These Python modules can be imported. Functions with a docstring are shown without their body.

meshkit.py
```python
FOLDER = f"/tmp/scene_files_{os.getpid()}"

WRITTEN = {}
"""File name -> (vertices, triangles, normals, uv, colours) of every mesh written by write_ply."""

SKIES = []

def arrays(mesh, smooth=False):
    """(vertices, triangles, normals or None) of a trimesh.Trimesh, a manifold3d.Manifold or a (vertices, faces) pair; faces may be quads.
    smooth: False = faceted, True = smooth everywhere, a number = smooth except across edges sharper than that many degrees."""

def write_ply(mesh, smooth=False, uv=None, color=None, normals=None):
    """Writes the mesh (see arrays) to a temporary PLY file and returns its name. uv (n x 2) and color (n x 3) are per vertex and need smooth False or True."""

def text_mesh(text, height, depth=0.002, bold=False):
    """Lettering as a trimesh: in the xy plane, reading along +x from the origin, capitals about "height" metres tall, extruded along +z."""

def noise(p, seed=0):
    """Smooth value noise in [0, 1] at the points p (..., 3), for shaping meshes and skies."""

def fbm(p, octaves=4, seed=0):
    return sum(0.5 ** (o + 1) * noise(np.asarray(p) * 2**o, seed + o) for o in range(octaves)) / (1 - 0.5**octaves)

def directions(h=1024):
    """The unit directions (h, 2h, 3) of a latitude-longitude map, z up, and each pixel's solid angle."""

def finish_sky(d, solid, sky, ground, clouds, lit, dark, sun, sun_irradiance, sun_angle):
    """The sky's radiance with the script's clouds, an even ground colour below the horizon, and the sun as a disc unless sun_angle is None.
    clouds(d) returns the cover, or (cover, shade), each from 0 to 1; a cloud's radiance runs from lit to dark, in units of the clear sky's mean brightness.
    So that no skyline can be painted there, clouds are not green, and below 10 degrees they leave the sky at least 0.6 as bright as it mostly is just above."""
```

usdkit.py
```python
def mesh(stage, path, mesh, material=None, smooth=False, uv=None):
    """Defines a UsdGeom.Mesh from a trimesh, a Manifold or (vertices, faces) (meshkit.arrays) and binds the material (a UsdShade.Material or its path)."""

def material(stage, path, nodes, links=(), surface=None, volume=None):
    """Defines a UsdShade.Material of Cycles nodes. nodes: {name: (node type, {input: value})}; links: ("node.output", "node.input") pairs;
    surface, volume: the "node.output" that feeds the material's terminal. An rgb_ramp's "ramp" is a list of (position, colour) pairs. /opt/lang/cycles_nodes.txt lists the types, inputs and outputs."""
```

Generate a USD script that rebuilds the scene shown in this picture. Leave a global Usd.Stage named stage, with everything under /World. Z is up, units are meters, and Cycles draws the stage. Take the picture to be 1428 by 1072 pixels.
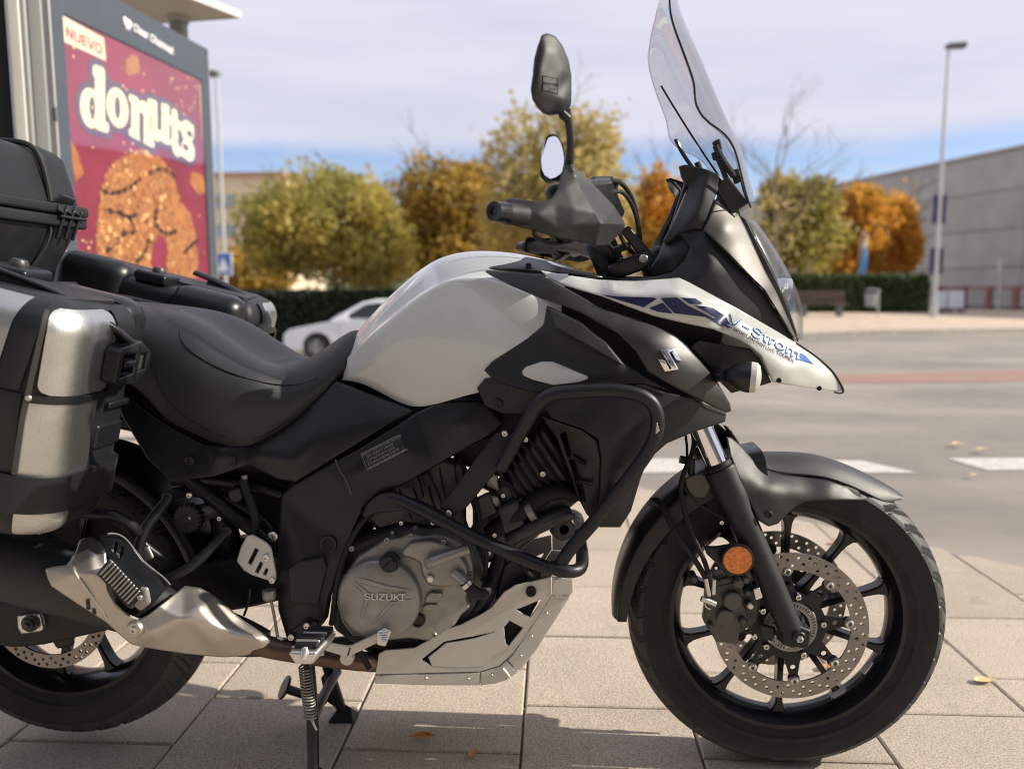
import math, random, numpy as np, trimesh, manifold3d as m3, usdkit, meshkit
from pxr import Usd, UsdGeom, UsdLux, UsdShade, Gf, Sdf
from shapely.geometry import Polygon, Point, LineString, box as sbox
from shapely.ops import unary_union
from shapely import affinity
import shapely
from scipy.spatial import Delaunay
from scipy.interpolate import RBFInterpolator, LinearNDInterpolator, make_interp_spline

stage = Usd.Stage.CreateInMemory()
UsdGeom.SetStageUpAxis(stage, UsdGeom.Tokens.z)
UsdGeom.SetStageMetersPerUnit(stage, 1.0)
UsdGeom.Xform.Define(stage, '/World'); UsdGeom.Scope.Define(stage, '/World/Looks')
rng = np.random.default_rng(7); random.seed(7)

# ------------------------------------------------------------------ camera, sky, sun, exposure
W, H, F = 1428, 1072, 1117.9
CAM = np.array([.2879, -1.6811, 1.0118]); YAW, PIT, ROL = -.0516, .116, -.0028
FW = np.array([math.sin(YAW) * math.cos(PIT), math.cos(YAW) * math.cos(PIT), -math.sin(PIT)])
_r = np.array([math.cos(YAW), -math.sin(YAW), 0]); _u = np.cross(_r, FW)
RT = _r * math.cos(ROL) + _u * math.sin(ROL); UP = -_r * math.sin(ROL) + _u * math.cos(ROL)
cam = UsdGeom.Camera.Define(stage, '/World/camera')
cam.CreateHorizontalApertureAttr(36.0); cam.CreateVerticalApertureAttr(27.0)
cam.CreateFocalLengthAttr(36.0 * F / W)
cam.CreateFStopAttr(2.35); cam.CreateFocusDistanceAttr(1.55)
cam.CreateClippingRangeAttr(Gf.Vec2f(.05, 5000))
M4 = np.eye(4); M4[0, :3] = RT; M4[1, :3] = UP; M4[2, :3] = -FW; M4[3, :3] = CAM
cam.AddTransformOp().Set(Gf.Matrix4d(*[float(x) for x in M4.ravel()]))
cam.CreateExposureAttr(0.55)

SUN_EL, SUN_AZ = math.radians(31), math.radians(-1)          # azimuth from +x towards +y
SUN = np.array([math.cos(SUN_EL) * math.cos(SUN_AZ), math.cos(SUN_EL) * math.sin(SUN_AZ), math.sin(SUN_EL)])
sun = UsdLux.DistantLight.Define(stage, '/World/sun')
sun.CreateIntensityAttr(1.25); sun.CreateAngleAttr(.5); sun.CreateColorAttr(Gf.Vec3f(1, .915, .79))
sun.GetPrim().CreateAttribute('inputs:normalize', Sdf.ValueTypeNames.Bool).Set(True)
_x = np.cross([0, 0, 1], SUN); _x /= np.linalg.norm(_x); _y = np.cross(SUN, _x)
M4 = np.eye(4); M4[0, :3] = _x; M4[1, :3] = _y; M4[2, :3] = SUN
sun.AddTransformOp().Set(Gf.Matrix4d(*[float(x) for x in M4.ravel()]))
dome = UsdLux.DomeLight.Define(stage, '/World/sky')
skym = usdkit.material(stage, '/World/Looks/sky_material', {
    'sky': ('sky_texture', {'sky_type': 'single_scattering', 'sun_disc': False, 'sun_elevation': SUN_EL,
                            'sun_rotation': math.atan2(SUN[0], SUN[1]), 'air_density': 1.0, 'aerosol_density': .6, 'ozone_density': 2.0}),
    'tc': ('texture_coordinate', {}), 'sep': ('separate_xyz', {}),
    'map': ('mapping', {'scale': (1.2, 1.2, 9.0)}), 'n': ('noise_texture', {'scale': 1.6, 'detail': 5.0, 'roughness': .55, 'distortion': .4}),
    'nm': ('math', {'math_type': 'multiply_add', 'value2': .07, 'value3': -.035}),
    'za': ('math', {'math_type': 'add'}),
    'rng': ('map_range', {'range_type': 'smoothstep', 'from_min': .148, 'from_max': .184, 'to_min': 0.0, 'to_max': .95, 'clamp': True}),
    'map2': ('mapping', {'scale': (2.0, 2.0, 30.0)}), 'n2': ('noise_texture', {'scale': 2.2, 'detail': 4.0}),
    'w2': ('map_range', {'range_type': 'smoothstep', 'from_min': .5, 'from_max': .75, 'to_min': .06, 'to_max': .45, 'clamp': True}),
    'mx': ('math', {'math_type': 'maximum'}),
    'n3': ('noise_texture', {'scale': 2.5, 'detail': 6.0}), 'cr': ('rgb_ramp', {'ramp': [(.3, (4.75, 4.85, 5.75)), (.7, (5.7, 5.65, 6.35))]}),
    'deep': ('hsv', {'hue': .525, 'saturation': 1.12, 'value': 1.12}), 'mix': ('mix', {'mix_type': 'mix'}), 'bg': ('background_shader', {'strength': .1})},
    [('tc.generated', 'sep.vector'), ('tc.generated', 'map.vector'), ('map.vector', 'n.vector'), ('n.fac', 'nm.value1'), ('nm.value', 'za.value1'), ('sep.z', 'za.value2'),
     ('za.value', 'rng.value'), ('tc.generated', 'map2.vector'), ('map2.vector', 'n2.vector'), ('n2.fac', 'w2.value'), ('rng.result', 'mx.value1'), ('w2.result', 'mx.value2'),
     ('map.vector', 'n3.vector'), ('n3.fac', 'cr.fac'), ('mx.value', 'mix.fac'), ('sky.color', 'deep.color'), ('deep.color', 'mix.color1'), ('cr.color', 'mix.color2'), ('mix.color', 'bg.color')], surface='bg.background')
UsdShade.MaterialBindingAPI.Apply(dome.GetPrim()).Bind(skym)
dome.GetPrim().SetCustomDataByKey('kind', 'structure'); dome.GetPrim().SetCustomDataByKey('label', 'pale lilac sky of thin high cloud over a strip of blue'); dome.GetPrim().SetCustomDataByKey('category', 'sky')

# ------------------------------------------------------------------ helpers
def ray(px, py): return FW + RT * (px - W / 2) / F - UP * (py - H / 2) / F
def P(px, py, Y): d = ray(px, py); return CAM + d * (Y - CAM[1]) / d[1]
def PX(px, py, X): d = ray(px, py); return CAM + d * (X - CAM[0]) / d[0]
def G(px, py, z=0.): d = ray(px, py); return CAM + d * (z - CAM[2]) / d[2]
def PP(pts): return np.array([P(*p) for p in pts])
def PROJ(p):
    d = np.asarray(p) - CAM; z = d @ FW
    return W / 2 + F * (d @ RT) / z, H / 2 - F * (d @ UP) / z
used = {}
def path_for(name, parent):
    base = parent.GetPath() if parent is not None else Sdf.Path('/World')
    k = (str(base), name); n = used.get(k, 0); used[k] = n + 1
    return base.AppendChild(name if n == 0 else f'{name}_{n:03d}')
def keys(o, label=None, cat=None, group=None, kind=None):
    for k, v in (('label', label), ('category', cat), ('group', group), ('kind', kind)):
        if v: o.SetCustomDataByKey(k, v)
    return o
def thing(name, label, cat, loc=(0, 0, 0), group=None, kind=None, rz=0):
    x = UsdGeom.Xform.Define(stage, path_for(name, None)); x.AddTranslateOp().Set(Gf.Vec3d(*map(float, loc)))
    if rz: x.AddRotateZOp().Set(math.degrees(rz))
    return keys(x.GetPrim(), label, cat, group, kind)
def part(name, mesh, mat, parent=None, smooth=35, label=None, cat=None, group=None, kind=None):
    o = usdkit.mesh(stage, str(path_for(name, parent)), mesh, MAT[mat], smooth=smooth).GetPrim()
    return keys(o, label, cat, group, kind)
def cat_(*ms):
    return trimesh.util.concatenate([m for m in ms])
def mirror(m):
    m = m.copy(); m.vertices = m.vertices * [1, -1, 1]; m.faces = m.faces[:, ::-1]; return m
def tm(v, f):
    f = np.asarray(f)
    if f.shape[1] == 4: f = np.vstack([f[:, [0, 1, 2]], f[:, [0, 2, 3]]])
    return trimesh.Trimesh(np.asarray(v, float), f, process=False)
def man(mesh): 
    return m3.Manifold(m3.Mesh(np.asarray(mesh.vertices, np.float32), np.asarray(mesh.faces, np.uint32)))
def unman(m):
    q = m.to_mesh(); return tm(q.vert_properties[:, :3], q.tri_verts)
def bbox(x0, x1, y0, y1, z0, z1, r=0., seg=8):
    """box with rounded edges"""
    if r <= 0: 
        m = trimesh.creation.box(extents=(x1 - x0, y1 - y0, z1 - z0)); m.apply_translation(((x0 + x1) / 2, (y0 + y1) / 2, (z0 + z1) / 2)); return m
    s = m3.Manifold.sphere(r, seg)
    return unman(m3.Manifold.batch_hull([s.translate((x, y, z)) for x in (x0 + r, x1 - r) for y in (y0 + r, y1 - r) for z in (z0 + r, z1 - r)]))
def hull(pts, r=0., seg=8):
    if r > 0:
        s = m3.Manifold.sphere(r, seg); return unman(m3.Manifold.batch_hull([s.translate(tuple(map(float, p))) for p in pts]))
    return trimesh.convex.convex_hull(np.asarray(pts))
def spline(pts, n, closed=False):
    pts = np.asarray(pts, float)
    if len(pts) < 3: t = np.linspace(0, 1, n)[:, None]; return pts[0] * (1 - t) + pts[-1] * t
    if closed:
        q = np.vstack([pts[-3:], pts, pts[:4]]); d = np.linalg.norm(np.diff(q[:, :3], axis=0), axis=1); u = np.r_[0, np.cumsum(np.maximum(d, 1e-6) ** .5)]
        return make_interp_spline(u, q, k=3)(np.linspace(u[3], u[3 + len(pts)], n))
    d = np.linalg.norm(np.diff(pts[:, :3], axis=0), axis=1); u = np.r_[0, np.cumsum(np.maximum(d, 1e-6) ** .5)]
    k = min(3, len(pts) - 1)
    return make_interp_spline(u, pts, k=k)(np.linspace(0, u[-1], n))
def tube(pts, r, n=12, seg=None, smooth=True, flat=None, closed=False):
    """round bar along points; r a number or one per point; flat=(direction, ratio) squashes the section"""
    pts = np.asarray(pts, float); r = np.full(len(pts), r) if np.ndim(r) == 0 else np.asarray(r, float)
    a = np.c_[pts, r]
    if smooth and len(pts) > 2: a = spline(a, seg or 8 * len(pts), closed)
    elif closed: a = np.vstack([a, a[:1]])
    c, r = a[:, :3], a[:, 3]
    t = np.gradient(c, axis=0); t /= np.linalg.norm(t, axis=1, keepdims=True) + 1e-12
    up = np.array([0, 0, 1.]) if abs(t[0, 2]) < .9 else np.array([0, 1., 0])
    rows = []; s = up - t[0] * (up @ t[0]); s /= np.linalg.norm(s)
    th = np.linspace(0, 2 * np.pi, n, endpoint=False)
    for i in range(len(c)):
        s = s - t[i] * (s @ t[i]); s /= np.linalg.norm(s); b = np.cross(t[i], s)
        o = (np.cos(th)[:, None] * s + np.sin(th)[:, None] * b) * r[i]
        if flat is not None: d = np.asarray(flat[0], float); d /= np.linalg.norm(d); o = o - np.outer(o @ d, d) * (1 - flat[1])
        rows.append(c[i] + o)
    v = np.vstack(rows); f = []
    L = len(c)
    i = np.arange(L - 1)[:, None] * n; j = np.arange(n)[None]; k = (j + 1) % n
    f = np.stack([i + j, i + n + j, i + n + k, i + k], -1).reshape(-1, 4)[:, ::-1]
    m = tm(v, f)
    if not closed:
        v = np.vstack([v, c[:1], c[-1:]]); a0 = len(v) - 2
        e = [[a0, (q + 1) % n, q] for q in range(n)] + [[a0 + 1, (L - 1) * n + q, (L - 1) * n + (q + 1) % n] for q in range(n)]
        m = tm(v, np.vstack([m.faces, np.array(e)[:, ::-1]]))
        if m.volume < 0: m.faces = m.faces[:, ::-1]
    return m
def cyl(a, b, r, n=24, r2=None, bevel=.0):
    """cylinder or cone frustum from a to b with softened rims"""
    a, b = np.asarray(a, float), np.asarray(b, float); r2 = r if r2 is None else r2
    d = b - a; L = np.linalg.norm(d); bv = min(bevel, L / 3, r * .5)
    if bv > 0: prof = [(0, 0), (r - bv, 0), (r, bv), (r2, L - bv), (r2 - bv, L), (0, L)]
    else: prof = [(0, 0), (r, 0), (r2, L), (0, L)]
    return lathe(prof, a, d, n)
def lathe(prof, a, d, n=32, closed=False):
    """revolves (radius, along) about the axis from point a in direction d"""
    d = np.asarray(d, float); d = d / np.linalg.norm(d); x = np.cross(d, [0, 0, 1.] if abs(d[2]) < .9 else [1., 0, 0]); x /= np.linalg.norm(x); y = np.cross(d, x)
    th = np.linspace(0, 2 * np.pi, n, endpoint=False); prof = np.asarray(prof, float); m = len(prof)
    ring = np.cos(th)[:, None] * x + np.sin(th)[:, None] * y
    v = np.asarray(a) + prof[:, None, 0, None] * ring[None] + prof[:, None, 1, None] * d
    v = v.reshape(-1, 3); mm = m if closed else m - 1
    i = (np.arange(mm)[:, None]); j = np.arange(n)[None]; k = (j + 1) % n; i2 = (i + 1) % m
    f = np.stack([i * n + j, i * n + k, i2 * n + k, i2 * n + j], -1).reshape(-1, 4)
    o = tm(v, f); o.merge_vertices(); o.update_faces(o.nondegenerate_faces())
    if o.volume < 0: o.faces = o.faces[:, ::-1]
    return o
def grid(rows, flip=False):
    rows = np.asarray(rows); R, C = rows.shape[:2]
    i = np.arange(R - 1)[:, None] * C; j = np.arange(C - 1)[None]
    f = np.stack([i + j, i + j + 1, i + C + j + 1, i + C + j], -1).reshape(-1, 4)
    return tm(rows.reshape(-1, 3), f[:, ::-1] if flip else f)
def loft(rows, nu=30, nv=40, flip=False, thick=0.):
    """smooth sheet through rows of points"""
    a = np.asarray(rows, float); R, C = a.shape[:2]
    a = make_interp_spline(np.arange(R), a, k=min(3, R - 1), axis=0)(np.linspace(0, R - 1, nu))
    a = make_interp_spline(np.arange(C), a, k=min(3, C - 1), axis=1)(np.linspace(0, C - 1, nv))
    m = grid(a, flip)
    if thick: 
        n = m.vertex_normals; b = tm(m.vertices - n * thick, m.faces[:, ::-1])
        e = trimesh.grouping.group_rows(np.sort(m.edges, axis=1), require_count=1); ed = m.edges[e]; N = len(m.vertices)
        side = np.vstack([np.c_[ed[:, 1], ed[:, 0], ed[:, 0] + N], np.c_[ed[:, 1], ed[:, 0] + N, ed[:, 1] + N]])
        m = tm(np.vstack([m.vertices, b.vertices]), np.vstack([m.faces, b.faces + N, side]))
    return m
def depthf(ctrl, mode='tps', soft=5.):
    c = np.asarray(ctrl, float); u = {}
    for q in c: u[(q[0], q[1])] = q[2]
    xy = np.array(list(u)); z = np.array(list(u.values()))
    if len(z) == 1: return lambda q: np.full(len(np.atleast_2d(q)), z[0])
    if len(z) == 2: xy = np.vstack([xy, xy.mean(0) + [-(xy[1] - xy[0])[1], (xy[1] - xy[0])[0]]]); z = np.r_[z, z.mean()]
    tps = RBFInterpolator(xy / 100, z, kernel='thin_plate_spline', smoothing=1e-6)
    if mode == 'tps': return lambda q: tps(np.atleast_2d(q) / 100.)
    c0, c1 = xy.min(0), xy.max(0); m_ = (c1 - c0) * .25 + 25
    ext = np.array([(x_, y_) for x_ in (c0[0] - m_[0], (c0[0] + c1[0]) / 2, c1[0] + m_[0]) for y_ in (c0[1] - m_[1], (c0[1] + c1[1]) / 2, c1[1] + m_[1]) if not (x_ == (c0[0] + c1[0]) / 2 and y_ == (c0[1] + c1[1]) / 2)])
    near = RBFInterpolator(xy / 100, z, kernel='linear'); lin = LinearNDInterpolator(np.vstack([xy, ext]), np.r_[z, near(ext / 100)])
    soft = 1.2 if mode == 'facet' else 2.2 if mode == 'crisp' else soft
    jit = [(0, 0)] + [(soft * math.cos(k * math.pi / 4), soft * math.sin(k * math.pi / 4)) for k in range(8)] + [(soft / 2 * math.cos(k * math.pi / 2), soft / 2 * math.sin(k * math.pi / 2)) for k in range(4)]
    def f(q):
        q = np.atleast_2d(np.asarray(q, float)); a = np.mean([lin(q + j) for j in jit], 0); t_ = tps(q / 100.)
        a = np.where(np.isnan(a), t_, a); return a if mode == 'facet' else .8 * a + .2 * np.clip(t_, a - .006, a + .006)
    return f
def tri2d(poly, res, rings=()):
    """points and triangles filling a polygon: boundary, rings inset, and a hexagonal grid"""
    def dens(line, h):
        c = np.asarray(line.coords)[:-1] if line.is_ring else np.asarray(line.coords); out = []
        n = len(c)
        for i in range(n):
            a, b = c[i], c[(i + 1) % n]; k = max(1, int(math.ceil(np.linalg.norm(b - a) / h)))
            out += [a + (b - a) * t / k for t in range(k)]
        return out
    pts = []
    for L in [poly.exterior, *poly.interiors]: pts += dens(L, res * .8)
    nb = len(pts)
    last = 0
    for d in rings:
        g = poly.buffer(-d, join_style=2); last = d
        for p in getattr(g, 'geoms', [g]):
            if p.is_empty: continue
            for L in [p.exterior, *p.interiors]: pts += dens(L, res * .8)
    g = poly.buffer(-last - res * .45)
    x0, y0, x1, y1 = poly.bounds
    if not g.is_empty:
        gx, gy = np.meshgrid(np.arange(x0, x1, res), np.arange(y0, y1, res * .866)); gx[1::2] += res / 2
        q = np.c_[gx.ravel(), gy.ravel()]; q = q[shapely.contains_xy(g, q[:, 0], q[:, 1])]; pts += list(q)
    pts = np.array(pts)
    pts = pts[np.sort(np.unique(np.round(pts, 3), axis=0, return_index=True)[1])]
    t = Delaunay(pts).simplices; c = pts[t].mean(1)
    t = t[shapely.contains_xy(poly, c[:, 0], c[:, 1])]
    e1, e2 = pts[t[:, 1]] - pts[t[:, 0]], pts[t[:, 2]] - pts[t[:, 0]]
    ar = e1[:, 0] * e2[:, 1] - e1[:, 1] * e2[:, 0]; t = t[np.abs(ar) > 1e-4]; ar = ar[np.abs(ar) > 1e-4]
    t[ar < 0] = t[ar < 0][:, ::-1]
    return pts, t
def round_poly(pts, r):
    p = Polygon(pts)
    if not p.is_valid: p = p.buffer(0)
    if r > 0: p = p.buffer(-r, join_style=1).buffer(2 * r, join_style=1, resolution=4).buffer(-r, join_style=1, resolution=4)
    if p.geom_type == 'MultiPolygon': p = max(p.geoms, key=lambda g: g.area)
    return p.simplify(.15)
def shell(outline, ctrl, thick=.004, mode='tps', holes=(), res=7., bevel=2.5, corner=.7, depth=None, push=.003):
    """a moulded panel: outline traced on its own surface, a depth for it, a wall thickness and rounded rims"""
    poly = round_poly(outline, corner)
    for h in holes: poly = poly.difference(Polygon(h))
    if poly.geom_type == 'MultiPolygon': poly = max(poly.geoms, key=lambda g: g.area)
    f = depth or depthf(ctrl, mode)
    pts, t = tri2d(poly, res, (bevel * .4, bevel) if bevel else ())
    Y = f(pts)
    if bevel:
        b = unary_union([poly.exterior, *poly.interiors]); d = shapely.distance(b, shapely.points(pts)); q = np.clip(1 - d / bevel, 0, 1)
        Y = Y + push * (1 - np.sqrt(np.maximum(0, 1 - q ** 2)))
    v = np.array([P(a[0], a[1], y) for a, y in zip(pts, Y)])
    back = v + np.array([0, thick, 0]); N = len(v)
    e = np.vstack([t[:, [0, 1]], t[:, [1, 2]], t[:, [2, 0]]]); s = np.sort(e, 1)
    _, idx, cnt = np.unique(s, axis=0, return_index=True, return_counts=True); ed = e[idx[cnt == 1]]
    side = np.vstack([np.c_[ed[:, 1], ed[:, 0], ed[:, 0] + N], np.c_[ed[:, 1], ed[:, 0] + N, ed[:, 1] + N]])
    m = tm(np.vstack([v, back]), np.vstack([t, t[:, ::-1] + N, side]))
    n = np.cross(v[t[:, 1]] - v[t[:, 0]], v[t[:, 2]] - v[t[:, 0]]).sum(0)
    if n[1] > 0: m.faces = m.faces[:, ::-1]
    m.remove_unreferenced_vertices()
    return m, f
def both(name, mesh, mat, parent, smooth=35):
    a = part(name, mesh, mat, parent, smooth); part(name, mirror(mesh), mat, parent, smooth); return a
def prism_y(poly, y0, y1, bevel=0.):
    """shapely polygon in (x, z) extruded along y"""
    if bevel > 0:
        ms = []
        inner = poly.buffer(-bevel, join_style=2)
        a = trimesh.creation.extrude_polygon(poly, abs(y1 - y0) - 2 * bevel); a.apply_translation((0, 0, bevel)); ms.append(a)
        b = trimesh.creation.extrude_polygon(inner, abs(y1 - y0)); ms.append(b); m = cat_(*ms)
    else: m = trimesh.creation.extrude_polygon(poly, abs(y1 - y0))
    v = m.vertices.copy(); m.vertices = np.c_[v[:, 0], min(y0, y1) + v[:, 2], v[:, 1]]; m.faces = m.faces[:, ::-1]
    return m
def poly_px(pts, r=1.): return round_poly(pts, r)
def bolt(px, py, Y, r=.006, mat='steel', parent=None, h=.004, d=(0, -1, 0), socket=True):
    p = P(px, py, Y); d = np.asarray(d, float); d /= np.linalg.norm(d)
    m = lathe([(0, 0), (r, 0), (r, h * .7), (r * .8, h), (r * .5, h), (r * .45, h * .4), (0, h * .4)], p, d, 14)
    return part('bolt', m, mat, parent, 30)
def writing(text, origin, ux, uy, depth, height_px=1., off=.0012, bold=True, th=.0008, dirY=True, place=None, squeeze=1.):
    """lettering laid on a panel: origin in pixels of the traced plan, ux along the line, uy up the letters"""
    t = meshkit.text_mesh(text, 1.0, depth=.1, bold=bold); v = np.array(t.vertices)
    z = (v[:, 2] - v[:, 2].min()) / max(np.ptp(v[:, 2]), 1e-9)
    q = np.asarray(origin) + v[:, :1] * squeeze * np.asarray(ux) * height_px + v[:, 1:2] * np.asarray(uy) * height_px
    if place is not None: w = place(q, z)
    else:
        Y = depth(q); w = np.array([P(a[0], a[1], y - off - th * zz) for a, y, zz in zip(q, Y, z)])
    m = tm(w, t.faces)
    n = np.cross(w[m.faces[:, 1]] - w[m.faces[:, 0]], w[m.faces[:, 2]] - w[m.faces[:, 0]])
    return m

# ------------------------------------------------------------------ materials
MAT = {}
def mat(name, base, rough=.5, metal=0., bump=None, var=None, rvar=None, isl=0., obj=0., **kw):
    """bump=(scale, distance m), var=(scale, amount, [second colour]), rvar=(scale, amount)"""
    nodes = {'tc': ('texture_coordinate', {}), 'p': ('principled_bsdf', {'base_color': base, 'roughness': rough, 'metallic': metal, **kw})}; L = []
    src = 'geo.position'; nodes['geo'] = ('geometry', {})
    if var:
        c2 = var[2] if len(var) > 2 else tuple(c * (1 - var[1]) for c in base)
        c1 = base if len(var) > 2 else tuple(min(1, c * (1 + var[1])) for c in base)
        nodes['vn'] = ('noise_texture', {'scale': var[0], 'detail': 5.0, 'roughness': .6}); nodes['vr'] = ('rgb_ramp', {'ramp': [(.32, c2), (.68, c1)]})
        L += [(src, 'vn.vector'), ('vn.fac', 'vr.fac')]; col = 'vr.color'
        if isl or obj:
            nodes['gi'] = ('geometry', {}) if isl else ('object_info', {}); o = 'gi.random_per_island' if isl else 'gi.random'
            nodes['hv'] = ('map_range', {'from_min': 0., 'from_max': 1., 'to_min': 1 - (isl or obj), 'to_max': 1 + (isl or obj)})
            nodes['hs'] = ('hsv', {}); L += [(o, 'hv.value'), ('hv.result', 'hs.value'), (col, 'hs.color')]; col = 'hs.color'
        L += [(col, 'p.base_color')]
    if rvar:
        nodes['rn'] = ('noise_texture', {'scale': rvar[0], 'detail': 4.0}); nodes['rr'] = ('map_range', {'from_min': .3, 'from_max': .7, 'to_min': max(.02, rough - rvar[1]), 'to_max': min(1, rough + rvar[1])})
        L += [(src, 'rn.vector'), ('rn.fac', 'rr.value'), ('rr.result', 'p.roughness')]
    if bump:
        nodes['bn'] = ('noise_texture', {'scale': bump[0], 'detail': 3.0}); nodes['b'] = ('bump', {'distance': bump[1], 'strength': 1.0})
        L += [(src, 'bn.vector'), ('bn.fac', 'b.height'), ('b.normal', 'p.normal')]
    MAT[name] = usdkit.material(stage, f'/World/Looks/{name}', nodes, L, surface='p.BSDF')
mat('white_paint', (.445, .465, .455), .22, coat_weight=1.0, coat_roughness=.03, rvar=(8., .04), bump=(900., .00001))
mat('grey_paint', (.036, .0355, .035), .40, .35, var=(1600., .5), bump=(1200., .00012), rvar=(14., .05))
mat('black_plastic', (.0085, .0092, .0110), .49, specular_ior_level=.38, bump=(1500., .00018), rvar=(22., .07), var=(9., .22))
mat('handguard_black', (.013, .0132, .014), .46, bump=(1500., .00018), rvar=(22., .07), specular_ior_level=.4)
mat('smooth_plastic', (.0070, .0077, .0095), .36, specular_ior_level=.4, bump=(300., .00002), rvar=(22., .06))
mat('frame_black', (.0062, .0069, .0088), .42, specular_ior_level=.38, rvar=(30., .08), bump=(700., .00006))
mat('gloss_black', (.0045, .0048, .0060), .24, rvar=(20., .05), specular_ior_level=.4)
mat('fender_grey', (.011, .0108, .0106), .42, .0, specular_ior_level=.45, bump=(1700., .00030), rvar=(25., .06))
mat('fender_mesh', (.052, .052, .054), .40, .1)
mat('seat_vinyl', (.0165, .0178, .0215), .48, specular_ior_level=.45, bump=(700., .0005), var=(6., .15), rvar=(12., .06))
mat('rubber', (.0085, .0086, .0092), .62, specular_ior_level=.35, bump=(500., .00008), var=(18., .35), rvar=(20., .08))
mat('tyre_tread', (.024, .024, .026), .58, var=(30., .5, (.040, .038, .036)), bump=(600., .0001))
mat('cast_grey', (.25, .242, .228), .40, .45, bump=(1500., .00010), rvar=(25., .08), var=(40., .12))
mat('caliper_grey', (.085, .080, .073), .45, .4, bump=(1200., .0001), rvar=(25., .08))
mat('dark_metal', (.055, .054, .053), .42, .4, bump=(900., .00012), rvar=(30., .1))
mat('steel', (.55, .54, .52), .28, 1., rvar=(60., .1))
mat('reflector_chrome', (.6, .6, .62), .35, 1., bump=(300., .0006))
mat('chrome', (.75, .75, .77), .07, 1., rvar=(30., .03))
mat('disc_steel', (.235, .215, .20), .36, .9, var=(25., .15), rvar=(60., .07))
mat('alu_matt', (.50, .485, .45), .47, .35, bump=(1400., .00005), var=(8., .06), rvar=(12., .05))
mat('alu_bright', (.62, .61, .585), .33, .9, var=(10., .06), rvar=(18., .07), bump=(600., .00003))
mat('header_brown', (.16, .105, .075), .38, .85, var=(14., .35, (.07, .05, .042)), rvar=(20., .1))
mat('silencer_steel', (.46, .43, .39), .46, .95, var=(7., .08), rvar=(40., .04))
mat('muffler_black', (.011, .0115, .0135), .5, bump=(900., .0001))
mat('bronze_grey', (.058, .053, .047), .46, .35, var=(1500., .35), bump=(1500., .00012))
mat('decal_navy', (.006, .010, .060), .35, specular_ior_level=.35)
mat('decal_blue', (.008, .085, .33), .35, specular_ior_level=.35)
mat('decal_black', (.02, .02, .025), .4)
mat('sticker_black', (.010, .011, .013), .4)
mat('sticker_print', (.30, .30, .31), .5)
mat('reflector_orange', (.62, .155, .006), .16, coat_weight=.6, bump=(420., .0012), var=(160., .45))
mat('clear_lens_white', (.72, .70, .66), .15, transmission_weight=.3)
mat('switch_red', (.5, .02, .02), .4)
mat('vent_dark', (.006, .006, .007), .7)
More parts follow.
